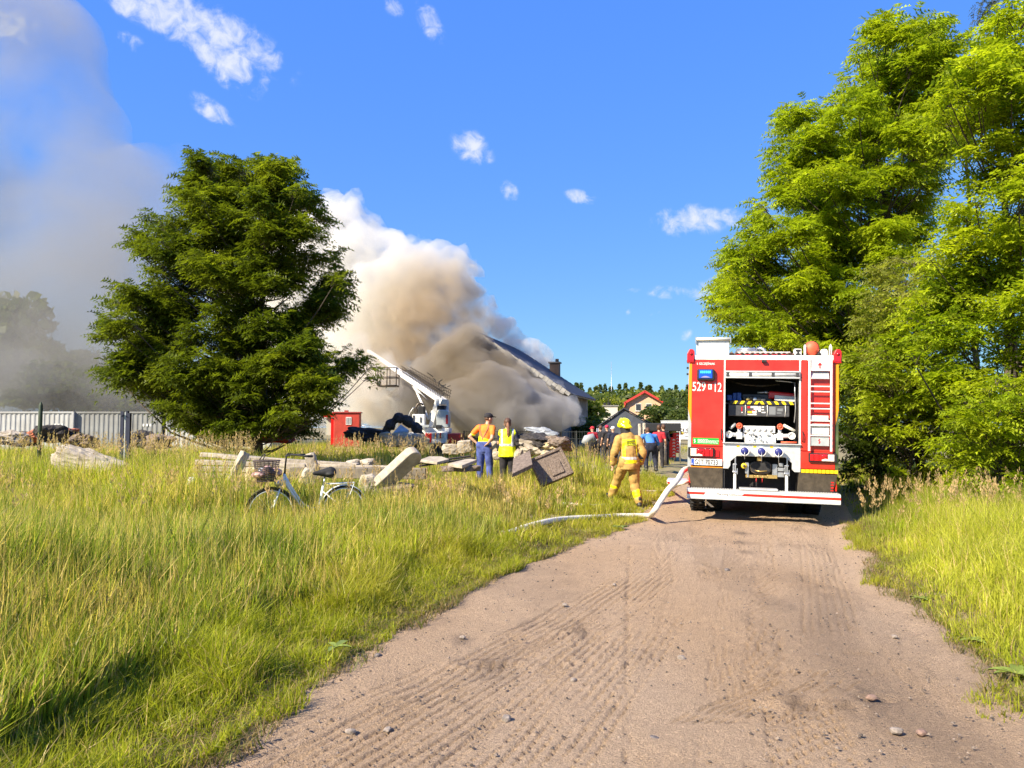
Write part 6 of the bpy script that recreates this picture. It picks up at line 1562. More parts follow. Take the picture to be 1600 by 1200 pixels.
# flat pale slabs
def slab(pts, th, mt, label, grp='flat slabs in the meadow'):
    vs = [Vector(p) for p in pts]; c = sum(vs, Vector()) / len(vs); m = MB(); n = len(vs)
    m.add([v - c for v in vs] + [v - c - Vector((0, 0, th)) for v in vs], [tuple(range(n)), tuple(range(2 * n - 1, n - 1, -1))] + [(i, i + n, (i + 1) % n + n, (i + 1) % n) for i in range(n)])
    o = m.build('concrete_slab', mt, None, bevel=.01, label=label, cat='slab', group=grp); o.location = c; return o
slab([P(656, 718, 14.3), P(683, 722, 13.9), P(702, 717, 14.3), P(690, 713, 15.6), P(670, 713, 15.8)], .05, M_conc2, 'pale pointed slab left of the two striped boards')
slab([P(700, 724, 13.8), P(722, 727, 13.4), P(745, 718, 14.3), P(733, 716, 14.9)], .06, M_conc2, 'pale slab just left of the man in blue trousers')
beam(640, 726, 736, 712.5, 14.4, 15.0, .05, .035, mat('charred_board', (.05, .04, .035), .9, var=.3), 'upper dark board between the flat pale slabs', 'board', 'board', 'dark boards between the flat slabs')
beam(655, 728, 742, 715.5, 14.2, 14.8, .05, .04, bpy.data.materials['charred_board'], 'lower dark board between the flat pale slabs', 'board', 'board', 'dark boards between the flat slabs')
beam(690, 733, 750, 731, 13.8, 14.0, .3, .10, M_brown, 'brown earthy slab below the flat pale slabs', 'slab_piece', 'slab', None, rag=.15)
for px, py, w, h, l_, d_ in [(705, 702, .42, .24, 'flat pale stone left of the square block behind the meadow', 17.5), (726, 698, .34, .30, 'square pale block left of the man in blue trousers', 17.5), (552, 723, .26, .12, 'left one of two flat white stones above the dark beam', 16), (574, 722, .26, .13, 'right one of two flat white stones above the dark beam', 16), (773, 700, .24, .34, 'pale stone seen between the man and the woman', 19), (776, 712, .2, .2, 'small pale stone below the one between the man and the woman', 18.5)]:
    rubble('stone', px, py, w, h, .3, d_, M_conc2, l_, int(px), (0, random.uniform(-10, 10), random.uniform(0, 60)), .6, .15, 'stone')
# big tilted brown slab with a frame, right of the woman
c = P(861, 730, 15.8); m = MB(); sl_ = empty('tilted_slab', c, label='big square brown slab with a raised rim tilted up right of the woman', cat='slab')
sl_.rotation_euler = (R(-24), R(-21), R(14)); sl_.scale = (.70, .70, .70)
m.box(-.46, .46, -.06, .06, -.40, .40); m.build('panel', M_brown, sl_, bevel=.02)
for (x0, x1, z0, z1) in ((-.52, .52, .36, .44), (-.52, .52, -.44, -.36), (-.52, -.44, -.36, .36), (.44, .52, -.36, .36)):
    m = MB(); m.box(x0, x1, -.11, .09, z0, z1); m.build('rim', M_brown, sl_, bevel=.015)
m = MB(); m.box(-.10, .30, -.10, -.058, -.30, .08); m.build('recess_block', M_brown, sl_, bevel=.02)
slab([P(802, 716, 15.6), P(828, 703, 16), P(832, 725, 15.0), P(800, 740, 14.6)], .08, M_brown, 'brown weathered slab leaning on the left side of the big tilted slab', None)
# rubble behind: beams, curved pale piece, tarpaulin
beam(790, 683, 836, 684, 21, 22, .4, .06, M_brown, 'dark flat board behind the woman\'s shoulder', 'board', 'board', None, rag=.06)
beam(836, 690, 880, 696, 20, 21, .3, .06, M_brown, 'dark board on top of the pale rubble behind the tilted slab', 'board', 'board', None, rag=.06)
m = MB(); pts = [P(810, 688, 20), P(818, 687, 20), P(825, 695, 19.8), P(829, 712, 19.6)]; m.tube(pts, [.10, .14, .13, .08], 8); o = m.build('pipe_fragment', M_conc2, None, label='curved pale fragment right behind the woman', cat='rubble')
rubble('tarpaulin', 848, 678, .95, .30, .6, 22, mat('grey_tarpaulin', (.30, .32, .33), .6, var=.3, vscale=4), 'grey crumpled tarpaulin on the rubble behind the tilted slab', 21, (0, 10, 0), .2, .5, 'tarpaulin')
for i, (px, py, w, h, mt, l_) in enumerate([(835, 700, .8, .35, M_conc2, 'pale rubble lump in the middle of the pile behind the tilted slab'), (856, 697, .7, .35, M_yblock, 'yellowish rubble lump behind the top corner of the tilted slab'), (872, 693, .7, .3, M_brown, 'brown rubble lump at the right end of the pile'), (820, 692, .5, .4, M_dk, 'dark rubble lump right of the curved pale fragment'), (845, 688, .7, .25, M_dk, 'charred rubble lump under the grey tarpaulin'), (818, 712, .3, .35, M_conc2, 'pale rubble piece by the woman\'s right arm')]):
    rubble('rubble_heap', px, py, w, h, .6, 18.5, mt, l_, 60 + i, (0, random.uniform(-20, 20), i * 31), .5, .35)
m = MB(); 
pts = [P(914, 694, 26), P(918, 686, 26), P(925, 683, 26), P(930, 690, 26)]
m.tube(pts, [.14, .16, .14, .06], 8); m.build('tarpaulin', bpy.data.materials['grey_tarpaulin'], None, label='small grey sheet humped in the grass left of the walking firefighter', cat='tarpaulin')
# the charred arch of twisted mesh
M_arch = mat('charred_mesh', (.075, .07, .075), .9, color2=(.02, .018, .02), vscale=26, bump=1.0, bscale=22, bdist=.06)
d = 30; m = MB(); pts = [P(600, 692, d), P(604, 672, d), P(612, 661, d), P(622, 653, d), P(632, 654, d), (P(642, 662, d)), P(651, 669, d), P(657, 682, d), P(655, 694, d)]
Qp = []
for i in range(len(pts) - 1):
    for k in range(5): Qp.append(pts[i].lerp(pts[i + 1], k / 5))
m.tube(Qp, [.19 + .05 * math.sin(i * .9) for i in range(len(Qp))], 12); ar = m.build('charred_arch', M_arch, None, label='black charred arch of twisted mesh in front of the ladder truck', cat='rubble')
dm = ar.modifiers.new('subd', 'SUBSURF'); dm.levels = 1; dm.render_levels = 1
tx = bpy.data.textures.new('lumps', 'CLOUDS'); tx.noise_scale = .12
dp = ar.modifiers.new('lumps', 'DISPLACE'); dp.texture = tx; dp.strength = .14; dp.texture_coords = 'LOCAL'
slab([P(614, 676, 29.5), P(626, 663, 29.8), P(639, 672, 29.6), P(636, 675, 29.3)], .10, M_silver, 'pale metal sheet inside the charred arch', None)
rubble('rubble_heap', 575, 679, 1.9, .5, .8, 31, M_dk, 'long black charred heap left of the arch', 90, (0, 5, 0), .4, .3)
for i, (px, py, w) in enumerate([(612, 690, .5), (625, 688, .6), (640, 688, .55), (652, 686, .5), (605, 684, .5), (661, 690, .4)]):
    rubble('stone', px, py, w, w * .8, .5, 27, M_conc, ['grey boulder under the left foot of the charred arch', 'grey boulder in the middle below the charred arch', 'grey boulder right of the middle below the arch', 'grey boulder under the right foot of the charred arch', 'grey boulder inside the left leg of the arch', 'small boulder right of the charred arch'][i], 100 + i, (0, 0, i * 40), .4, .2, 'boulder')
# ================================================================ PEOPLE
M_skin = mat('skin', (0.52, 0.30, 0.20), 0.55, var=.1, vscale=30)
M_tan = mat('firefighter_cloth', (0.48, 0.30, 0.085), 0.85, color2=(.31, .19, .05), vscale=7, bump=.35, bscale=25, bdist=.01)
M_hiv = mat('hi_vis_yellow', (0.78, 0.86, 0.0), 0.6, var=.06, vscale=10, bump=.3, bscale=20, bdist=.01)
M_hively = mat('hi_vis_band', (0.85, 0.78, 0.0), 0.5)
M_refl = mat('reflective_silver', (0.56, 0.55, 0.53), 0.35, .3)
M_orsh = mat('orange_shirt', (0.85, 0.20, 0.02), 0.8, var=.15, vscale=9, bump=.3, bscale=18, bdist=.01)
M_jean = mat('blue_work_trousers', (0.075, 0.11, 0.34), 0.85, color2=(.035, .05, .18), vscale=10, bump=.4, bscale=20, bdist=.01)
M_navy = mat('navy_cloth', (0.015, 0.018, 0.04), 0.85, var=.3)
M_blackc = mat('black_cloth', (0.02, 0.018, 0.022), 0.85, var=.4, vscale=14)
M_redc = mat('red_shirt', (0.42, 0.015, 0.03), 0.8, var=.3, vscale=12)
M_bluec = mat('blue_shirt', (0.05, 0.20, 0.62), 0.8, var=.3, vscale=9)
M_helm = mat('yellow_helmet', (0.80, 0.86, 0.0), 0.3, coat=.4)
M_hair = mat('brown_hair', (0.09, 0.04, 0.02), 0.6, var=.4, vscale=60, bump=.6, bscale=90)
M_boot = mat('black_boot', (0.02, 0.018, 0.016), 0.5)
M_brace = mat('braces', (0.30, 0.10, 0.05), .7)

def caps(segs):
    """rounded cones and ellipsoids -> verts, faces.  seg: (a, b, ra, rb[, flatten_y]) or ('e', centre, (rx, ry, rz))"""
    V = []; F = []
    for s in segs:
        if s[0] == 'e':
            _, c, rad = s[:3]; c = Vector(c); bm = bmesh.new(); bmesh.ops.create_icosphere(bm, subdivisions=3, radius=1)
            rot = s[3] if len(s) > 3 else Matrix.Identity(3); b0 = len(V); bm.verts.index_update()
            for v in bm.verts: V.append(c + rot @ Vector((v.co.x * rad[0], v.co.y * rad[1], v.co.z * rad[2])))
            for f in bm.faces: F.append([b0 + v.index for v in f.verts])
            bm.free(); continue
        a, b, ra, rb = Vector(s[0]), Vector(s[1]), s[2], s[3]; fl = s[4] if len(s) > 4 else 1.0
        d = b - a; L = d.length; t = d / L; x = t.cross(Vector((0, 1, 0)));
        if x.length < .05: x = Vector((1, 0, 0))
        x.normalize(); y = t.cross(x) * -1; n = 14; b0 = len(V); rings = []
        prof = [(-.999, .05), (-.85, .53), (-.5, .87), (0, 1)]
        st = [(a + t * (ra * h), ra * k) for h, k in prof] + [(b + t * (rb * -h), rb * k) for h, k in prof[::-1]]
        for c, r in st:
            for k in range(n):
                q = 2 * math.pi * k / n; V.append(c + x * math.cos(q) * r + y * math.sin(q) * r * fl)
        m = len(st)
        for i in range(m - 1):
            for k in range(n): F.append([b0 + i * n + k, b0 + i * n + (k + 1) % n, b0 + (i + 1) * n + (k + 1) % n, b0 + (i + 1) * n + k])
        F.append([b0 + k for k in range(n)][::-1]); F.append([b0 + (m - 1) * n + k for k in range(n)])
    return V, F
def fuse(name, segs, mt, parent, voxel=.012, wrinkle=0.0, wscale=7, seed=0, dec=1.0, smooth=3):
    V, F = caps(segs); me = bpy.data.meshes.new(name); me.from_pydata([tuple(v) for v in V], [], F); me.update()
    o = bpy.data.objects.new('tmp', me); COL.objects.link(o)
    r_ = o.modifiers.new('r', 'REMESH'); r_.mode = 'VOXEL'; r_.voxel_size = voxel
    s_ = o.modifiers.new('s', 'SMOOTH'); s_.iterations = smooth; s_.factor = .6
    if dec < 1: d_ = o.modifiers.new('d', 'DECIMATE'); d_.ratio = dec
    bpy.context.view_layer.update()
    out = bpy.data.meshes.new_from_object(o.evaluated_get(bpy.context.evaluated_depsgraph_get())); bpy.data.objects.remove(o); out.name = name
    if wrinkle:
        n = len(out.vertices); co = np.empty(n * 3, np.float32); out.vertices.foreach_get('co', co); co = co.reshape(-1, 3)
        no = np.empty(n * 3, np.float32); out.vertices.foreach_get('normal', no); no = no.reshape(-1, 3)
        w = vnoise(co[:, 0] * wscale + co[:, 2] * wscale * .8 + seed, co[:, 2] * wscale * 1.3 - co[:, 0] * wscale * .7 + co[:, 1] * 5, seed) - .5
        w2 = vnoise(co[:, 0] * wscale * 2.4 + 9 + co[:, 1] * 9, co[:, 2] * wscale * 3.2 + co[:, 0] * 6, seed + 1) - .5
        co = co + no * ((w * 1.0 + w2 * .55) * wrinkle)[:, None]; out.vertices.foreach_set('co', co.ravel())
    out.materials.clear(); out.materials.append(mt)
    for p in out.polygons: p.use_smooth = True
    out.update(); return link(name, out, parent)
def band(src, pred, name, mt, parent, off=.010, cuts=(), **k):
    bm = bmesh.new(); bm.from_mesh(src.data)
    for co_, no_ in cuts: bmesh.ops.bisect_plane(bm, geom=bm.verts[:] + bm.edges[:] + bm.faces[:], plane_co=co_, plane_no=no_)
    kill = [f for f in bm.faces if not pred(f.calc_center_median())]
    bmesh.ops.delete(bm, geom=kill, context='FACES')
    bm.normal_update()
    for v in bm.verts: v.co += v.normal * off
    me = bpy.data.meshes.new(name); bm.to_mesh(me); bm.free(); me.materials.clear(); me.materials.append(mt)
    for p in me.polygons: p.use_smooth = True
    o = link(name, me, parent, **k); s = o.modifiers.new('thickness', 'SOLIDIFY'); s.thickness = .004; return o
def zc(*zs): return [((0, 0, z), (0, 0, 1)) for z in zs]
def xc(*xs): return [((x, 0, 0), (1, 0, 0)) for x in xs]
def hem(o, z, xmax=9, above=True):
    """cut a garment off flat at height z, only within |x| < xmax, and give it cloth thickness"""
    bm = bmesh.new(); bm.from_mesh(o.data); geo = bm.verts[:] + bm.edges[:] + bm.faces[:]
    bmesh.ops.bisect_plane(bm, geom=geo, plane_co=(0, 0, z), plane_no=(0, 0, 1))
    kill = [f for f in bm.faces if abs(f.calc_center_median().x) < xmax and ((f.calc_center_median().z < z) == above)]
    bmesh.ops.delete(bm, geom=kill, context='FACES'); bm.to_mesh(o.data); bm.free()
    s = o.modifiers.new('cloth', 'SOLIDIFY'); s.thickness = .006; s.offset = 1
def hand(w, d, s=1.0, curl=.5, side=1):
    """palm, four unequal bent fingers and a thumb from wrist w along direction d"""
    w = Vector(w); d = Vector(d).normalized(); fwd = Vector((0, 1, 0)); x = d.cross(fwd)
    if x.length < .1: x = Vector((1, 0, 0))
    x.normalize(); y = x.cross(d).normalized(); sg = []
    # palm is wide along y (thumb forward), thin along x
    for k in range(4): sg.append((w + y * (.028 - .019 * k) * s, w + (d * .085 + y * (.034 - .022 * k)) * s, .014 * s, .012 * s))
    for k, L in enumerate((.072, .080, .074, .058)):
        a = w + (d * .085 + y * (.036 - .024 * k)) * s; b = a + (d * L * .55 - x * side * L * .22 * curl) * s; c = b + (d * L * .35 - x * side * L * .5 * curl) * s
        sg += [(a, b, .0095 * s, .0085 * s), (b, c, .0085 * s, .007 * s)]
    a = w + (d * .03 + y * .03) * s; b = a + (d * .035 + y * .028 - x * side * .01) * s; c = b + (d * .03 + y * .004 - x * side * .012) * s
    sg += [(a, b, .012 * s, .010 * s), (b, c, .010 * s, .008 * s)]
    return sg
def figure(loc, rz, J, label, top, bottom, head='hair', sleeves='short', shoes=M_boot, voxel=.010, fat=1.0, topmat=M_navy, botmat=M_jean, boots_h=.0, look=0.0, group=None, face_pitch=0, coat=None, wr=.012):
    e = empty('person', loc, rz, label=label, cat='person', group=group)
    v = {k: Vector(p) for k, p in J.items()}
    hd = v['head']; Rz = Matrix.Rotation(look, 3, 'Z') @ Matrix.Rotation(face_pitch, 3, 'X')
    def h(x, y, z): return hd + Rz @ Vector((x, y, z))
    sg = [('e', hd + Vector((0, 0, .02)), (.077, .095, .115), Rz), ('e', h(0, .03, -.055), (.058, .065, .06), Rz),
          ('e', h(0, .095, -.01), (.014, .022, .022), Rz), ('e', h(0, .085, -.055), (.026, .014, .010), Rz), ('e', h(-.03, .082, .02), (.018, .012, .012), Rz), ('e', h(.03, .082, .02), (.018, .012, .012), Rz),
          ('e', h(-.08, -.005, -.005), (.013, .024, .034), Rz), ('e', h(.08, -.005, -.005), (.013, .024, .034), Rz),
          (v['neck'], h(0, -.005, -.05), .058, .053), (v['chest'] + Vector((0, 0, .05)), v['neck'], .10, .06, .7),
          (v['pelvis'], v['chest'], .125 * fat, .145 * fat, .72), (v['shL'], v['shR'], .07, .07, .9), (v['hipL'], v['hipR'], .12, .12, .9)]
    for s in 'LR':
        sg += [(v['sh' + s], v['el' + s], .053, .043), (v['el' + s], v['wr' + s], .042, .028), (v['hip' + s], v['kn' + s], .088, .058), (v['kn' + s], v['an' + s], .057, .040)]
        f = v['an' + s]; toe = J.get('toe' + s, (0, .15, -.04)); sg.append((f + Vector((0, -.03, -.04)), f + Vector(toe), .042, .035))
        sg += hand(v['wr' + s], J.get('hd' + s, v['wr' + s] - v['el' + s]), 1.0, .5, 1 if s == 'L' else -1)
    body = fuse('body', sg, M_skin, e, voxel, dec=.35, smooth=2)
    eye = MB()
    # top
    ts = [(v['pelvis'] + Vector((0, 0, -.03 if not coat else -.0)), v['chest'], .150 * fat, .168 * fat, .74), (v['chest'], v['neck'] - Vector((0, 0, .03)), .15 * fat, .085, .75), (v['shL'], v['shR'], .085, .085, .92)]
    if coat: ts += [(v['pelvis'] + Vector((0, 0, -.20)), v['pelvis'] + Vector((0, 0, .2)), .20, .175, .82), (v['chest'] + Vector((0, 0, -.02)), v['chest'] + Vector((0, 0, .06)), .20, .19, .72)]
    for s in 'LR':
        if sleeves == 'none': continue
        el = v['el' + s]; sh = v['sh' + s]; wr_ = v['wr' + s]
        if sleeves == 'short': ts.append((sh, sh.lerp(el, .62), .072, .064))
        else:
            k = 1.25 if coat else 1.0
            ts += [(sh, el, .076 * k, .062 * k), (el, el.lerp(wr_, .86), .062 * k, .052 * k)]
    top_o = fuse(top, ts, topmat, e, voxel + .002, wr, 7, int(loc[0] * 10) % 50, dec=1.0 if voxel < .015 else .5)
    if coat: hem(top_o, v['pelvis'].z - .19, .24)
    bs = [(v['hipL'] + Vector((.02, 0, .04)), v['hipR'] + Vector((-.02, 0, .04)), .135, .135, .92), (v['pelvis'] + Vector((0, 0, .12)), v['pelvis'] + Vector((0, 0, -.08)), .158 * fat, .16, .80)]
    for s in 'LR':
        k = 1.22 if coat else 1.05
        bs += [(v['hip' + s], v['kn' + s], .105 * k, .078 * k), (v['kn' + s], v['kn' + s].lerp(v['an' + s], .90), .076 * k, .066 * k)]
    bot_o = fuse(bottom, bs, botmat, e, voxel + .002, wr * 1.1, 8, 3, dec=.5)
    hem(bot_o, v['pelvis'].z + .085, 9, False)
    for s in 'LR':
        f = v['an' + s]; toe = Vector(J.get('toe' + s, (0, .15, -.04)))
        fuse('boot', [(f + Vector((0, 0, .08)), f + Vector((0, -.01, -.02)), .062, .058), (f + Vector((0, -.04, -.035)), f + toe + Vector((0, .02, 0)), .055, .047)], shoes, e, .012, dec=.6)
    return e, v, body, top_o, bot_o, h, Rz
# --- firefighter walking away on the road edge
J = dict(pelvis=(0, 0, .98), chest=(-.02, .05, 1.32), neck=(-.03, .09, 1.50), head=(-.06, .13, 1.66), shL=(-.19, .05, 1.41), shR=(.19, .04, 1.40), elL=(-.31, .0, 1.13), elR=(.29, -.03, 1.12), wrL=(-.31, .10, .89), wrR=(.27, .10, .89),
         hipL=(-.10, 0, .93), hipR=(.10, 0, .93), knL=(-.16, .30, .58), knR=(.12, .03, .50), anL=(-.24, .50, .21), anR=(.17, -.12, .10), toeL=(-.03, .17, .0))
ff, v, bd, jk, tr_, h, Rz = figure((2.42, 15.95, 0), R(8), J, 'firefighter in tan turnout gear and yellow helmet walking away on the road edge', 'jacket', 'trousers', 'helmet', 'long', coat=True, topmat=M_tan, botmat=M_tan, look=R(20), voxel=.011, wr=.022)
fuse('neck_guard', [(v['neck'] + Vector((0, -.02, .0)), h(0, -.02, -.02), .105, .10), ('e', h(0, -.03, -.04), (.10, .11, .08), Rz)], M_blackc, ff, .012, .008, dec=.6)
hl_ = fuse('helmet', [('e', h(0, -.01, .07), (.125, .155, .125), Rz), ('e', h(0, -.02, .02), (.135, .165, .05), Rz), (h(0, -.13, .10), h(0, .10, .16), .035, .035), ('e', h(0, -.13, -.005), (.11, .07, .035), Rz), ('e', h(-.10, 0, .04), (.045, .09, .06), Rz), ('e', h(.10, 0, .04), (.045, .09, .06), Rz)], M_helm, ff, .010, dec=.7, smooth=2)
fuse('visor', [('e', h(0, .08, .05), (.12, .10, .07), Rz)], M_glassd, ff, .014, dec=.5)
m = MB(); m.tube([h(.13, .02, .0), h(.12, .05, -.08), h(.06, .10, -.11)], .010, 5); m.build('chin_strap', M_blackc, ff)
band(jk, lambda c: .985 < c.z < 1.045 and abs(c.x) < .23, 'reflective_band', M_refl, ff, cuts=zc(.985, 1.045))
band(jk, lambda c: .915 < c.z < .983 and abs(c.x) < .23, 'yellow_band', M_hively, ff, cuts=zc(.915, .983))
band(jk, lambda c: -.150 < c.x < -.105 and c.y < .0 and 1.05 < c.z < 1.27, 'yellow_band', M_hively, ff, cuts=zc(1.05, 1.27) + xc(-.150, -.105))
band(jk, lambda c: .125 < c.x < .15 and c.y < .0 and 1.05 < c.z < 1.27, 'yellow_band', M_hively, ff, cuts=zc(1.05, 1.27) + xc(.125, .15))
pt = band(jk, lambda c: -.150 < c.x < .150 and c.y < .02 and 1.275 < c.z < 1.405, 'back_patch', M_hiv, ff, .010, cuts=zc(1.275, 1.405) + xc(-.15, .15))
def yat(z): return min([q.co.y for q in pt.data.vertices if abs(q.co.z - z) < .03 and abs(q.co.x) < .13] or [-.12])
YT1 = yat(1.345) - .016; YT2 = yat(1.285) - .014
text('lettering', 'PAŃSTWOWA', .050, M_tblack, pt, (-.005, YT1, 1.352), align='CENTER', sx=.62, rot=(R(76), 0, 0), bold=.001)
text('lettering', 'STRAŻ POŻARNA', .048, M_tblack, pt, (.0, YT2, 1.292), align='CENTER', sx=.58, rot=(R(76), 0, 0), bold=.001)
for s in 'LR':
    k = v['el' + s]; w = v['wr' + s]
    fuse('elbow_patch', [(k.lerp(v['sh' + s], .12), k.lerp(w, .25), .083, .082)], M_blackc, ff, .012, dec=.6)
    fuse('cuff_band', [(k.lerp(w, .58), k.lerp(w, .74), .074, .070)], M_hively, ff, .012, dec=.6)
    fuse('cuff', [(k.lerp(w, .82), k.lerp(w, .92), .066, .055)], M_blackc, ff, .012, dec=.6)
    a, b_ = v['kn' + s], v['an' + s]
    fuse('leg_band', [(a.lerp(b_, .44), a.lerp(b_, .56), .094, .090)], M_hively, ff, .012, dec=.6)
    fuse('leg_band', [(a.lerp(b_, .60), a.lerp(b_, .64), .091, .089)], M_hiv, ff, .012, dec=.6)
fuse('glove', hand(v['wrR'] + Vector((0, 0, .02)), v['wrR'] - v['elR'], 1.25, .8, -1), M_blackc, ff, .009, dec=.7)
# --- man with cap, hands on hips
J = dict(pelvis=(0, 0, 1.0), chest=(.03, .05, 1.34), neck=(.05, .07, 1.50), head=(.07, .10, 1.645), shL=(-.18, .04, 1.42), shR=(.21, .03, 1.41), elL=(-.37, -.08, 1.20), elR=(.30, -.20, 1.17), wrL=(-.20, -.02, 1.04), wrR=(.15, -.14, 1.03), hdL=(.5, .3, -.4), hdR=(-.6, .35, -.35),
         hipL=(-.10, 0, .94), hipR=(.10, 0, .94), knL=(-.12, .03, .50), knR=(.12, .05, .50), anL=(-.14, -.03, .10), anR=(.15, .0, .10))
mn_, v, bd, sh_, tr_, h, Rz = figure(((757 - 800) / FPX * 19.0, 19.0, .22), R(-24), J, 'man in orange shirt, braces, black cap and blue trousers with hands on his hips', 't_shirt', 'trousers', sleeves='short', topmat=M_orsh, botmat=M_jean, look=R(-38), fat=1.08, face_pitch=R(-6))
fuse('cap', [('e', h(0, -.01, .075), (.092, .112, .075), Rz), ('e', h(0, -.02, .045), (.095, .108, .04), Rz), ('e', h(0, .13, .065), (.065, .075, .012), Rz)], M_blackc, mn_, .008, dec=.7)
fuse('hair', [('e', h(0, -.03, .0), (.080, .082, .06), Rz)], M_hair, mn_, .010, dec=.6)
wb = band(sh_, lambda c: c.z > 1.05 and c.z < 1.19 - .30 * (c.x + .02), 'hi_vis_waist', M_hiv, mn_, .007, cuts=zc(1.05) + [((-.02, 0, 1.19), (.30, 0, 1))])
for s, x0, x1 in ((-1, -.11, .0), (1, .12, .0)):
    band(sh_, lambda c, x0=x0, x1=x1: c.y < .05 and c.z > 1.12 and abs(c.x - (x1 + (x0 - x1) * min(1, (c.z - 1.14) / .26))) < .016, 'brace', M_brace, mn_, .008, cuts=xc(*[x1 + q * .02 for q in range(-8, 9)]))
band(tr_, lambda c: 1.045 < c.z < 1.082, 'belt', M_navy, mn_, .004, cuts=zc(1.045))
# --- woman with ponytail in yellow vest
J = dict(pelvis=(0, 0, .93), chest=(0, .02, 1.24), neck=(0, .03, 1.39), head=(.0, .05, 1.53), shL=(-.16, .01, 1.32), shR=(.16, .01, 1.32), elL=(-.22, .10, 1.08), elR=(.25, -.02, 1.07), wrL=(-.12, .28, 1.06), wrR=(.29, .03, .84),
         hipL=(-.09, 0, .88), hipR=(.09, 0, .88), knL=(-.10, .02, .47), knR=(.10, .02, .47), anL=(-.11, -.03, .09), anR=(.11, -.03, .09))
wo_, v, bd, sh_, tr_, h, Rz = figure(((793 - 800) / FPX * 18.4, 18.4, .20), R(-3), J, 'woman with a long brown ponytail wearing a yellow reflective vest and dark trousers', 't_shirt', 'trousers', sleeves='short', topmat=M_navy, botmat=M_blackc, look=R(5), fat=.92)
vt = fuse('safety_vest', [(v['pelvis'] + Vector((0, 0, -.06)), v['chest'], .205, .185, .80), (v['chest'], v['neck'] - Vector((0, 0, .05)), .172, .105, .82), (v['shL'] + Vector((.02, 0, .0)), v['shR'] + Vector((-.02, 0, 0)), .090, .090, .98), (v['pelvis'] + Vector((0, 0, -.16)), v['pelvis'] + Vector((0, 0, .1)), .215, .19, .82)], M_hiv, wo_, .010, .018, 6, 9)
hem(vt, .755)
band(vt, lambda c: abs(c.z - 1.035) < .026, 'reflective_band', M_refl, wo_, cuts=zc(1.009, 1.061))
for x in (-.125, .125):
    band(vt, lambda c, x=x: abs(c.x - x * (1.0 + .25 * (c.z - 1.2))) < .024 and c.z > 1.0, 'reflective_band', M_refl, wo_, .012)
fuse('hair', [('e', h(0, -.016, .035), (.090, .110, .122), Rz), ('e', h(0, -.07, -.01), (.075, .06, .075), Rz)], M_hair, wo_, .009, .010, 16, 2, dec=.7)
fuse('ponytail', [(h(0, -.11, .02), h(.005, -.16, -.06), .028, .040), (h(.005, -.16, -.06), h(.01, -.165, -.20), .042, .045), (h(.01, -.165, -.20), h(.02, -.15, -.36), .045, .018)], mat('light_brown_hair', (.24, .11, .055), .55, var=.4, vscale=40), wo_, .009, .012, 20, 4, dec=.7)
m = MB(); m.boxc(v['wrR'] + Vector((.03, .02, -.12)), (.10, .16, .12)); m.build('belt_bag', M_navy, wo_, bevel=.02)
# --- far people
STAND = dict(pelvis=(0, 0, .97), chest=(0, .03, 1.30), neck=(0, .04, 1.47), head=(0, .06, 1.62), shL=(-.18, .02, 1.39), shR=(.18, .02, 1.39), elL=(-.25, .05, 1.12), elR=(.26, .0, 1.12), wrL=(-.22, .20, .92), wrR=(.25, .16, .92),
             hipL=(-.10, 0, .92), hipR=(.10, 0, .92), knL=(-.12, .05, .49), knR=(.12, .02, .49), anL=(-.13, -.02, .10), anR=(.13, -.04, .10))
BEND = dict(pelvis=(0, -.10, .92), chest=(0, .16, 1.18), neck=(0, .30, 1.30), head=(0, .40, 1.38), shL=(-.22, .18, 1.22), shR=(.22, .18, 1.22), elL=(-.34, .26, .96), elR=(.34, .26, .96), wrL=(-.24, .44, .80), wrR=(.24, .44, .80),
            hipL=(-.10, -.1, .88), hipR=(.10, -.1, .88), knL=(-.16, .05, .48), knR=(.16, .05, .48), anL=(-.17, -.05, .10), anR=(.17, -.05, .10))
def far(px, d, J, label, tm, bm_, rz=0, z=0.0, hm=None, sc=1.0, coat=None, sl='long', group=None, look=0):
    e, v, bd, t_, b_, h, Rz = figure(((px - 800) / FPX * d, d, z), rz, J, label, 'jacket' if coat else 'shirt', 'trousers', sleeves=sl, topmat=tm, botmat=bm_, voxel=.018, coat=coat, group=group, look=look)
    e.scale = (sc,) * 3
    if hm is None: fuse('hair', [('e', h(0, -.018, .035), (.090, .108, .118), Rz)], M_hair, e, .014, dec=.7)
    else: fuse('helmet' if coat else 'cap', [('e', h(0, -.01, .06), (.115 if coat else .095, .145 if coat else .115, .11 if coat else .085), Rz), ('e', h(0, .06, .03), (.10, .12, .02), Rz)], hm, e, .014, dec=.7)
    return e, v, t_, h, Rz
far(1016, 27, BEND, 'person in a bright blue shirt bending forward behind the grass right of the posts', M_bluec, M_navy, R(5), z=.1, sc=1.02)
e, v, t_, h, Rz = far(1029, 31, STAND, 'person in a dark red top standing right of the bending blue shirted person', M_redc, M_blackc, R(-20), z=.0, sc=1.0, sl='short')
far(1037, 33, STAND, 'dark haired person in black standing behind the red topped person', M_blackc, M_blackc, R(20), z=.0, sc=1.02)
e, v, t_, h, Rz = far(1048.5, 37, STAND, 'distant firefighter in tan gear and pale helmet beside the red hazard boards', M_tan, M_tan, R(-10), z=.0, hm=M_helm, coat=True, sc=.98)
band(t_, lambda c: abs(c.z - 1.0) < .05, 'dark_belt', M_blackc, e, .01, cuts=zc(.95, 1.05))
m = MB(); m.box(-.10, .10, -.22, -.14, 1.05, 1.4); m.build('air_cylinder', M_blackc, e, bevel=.04)
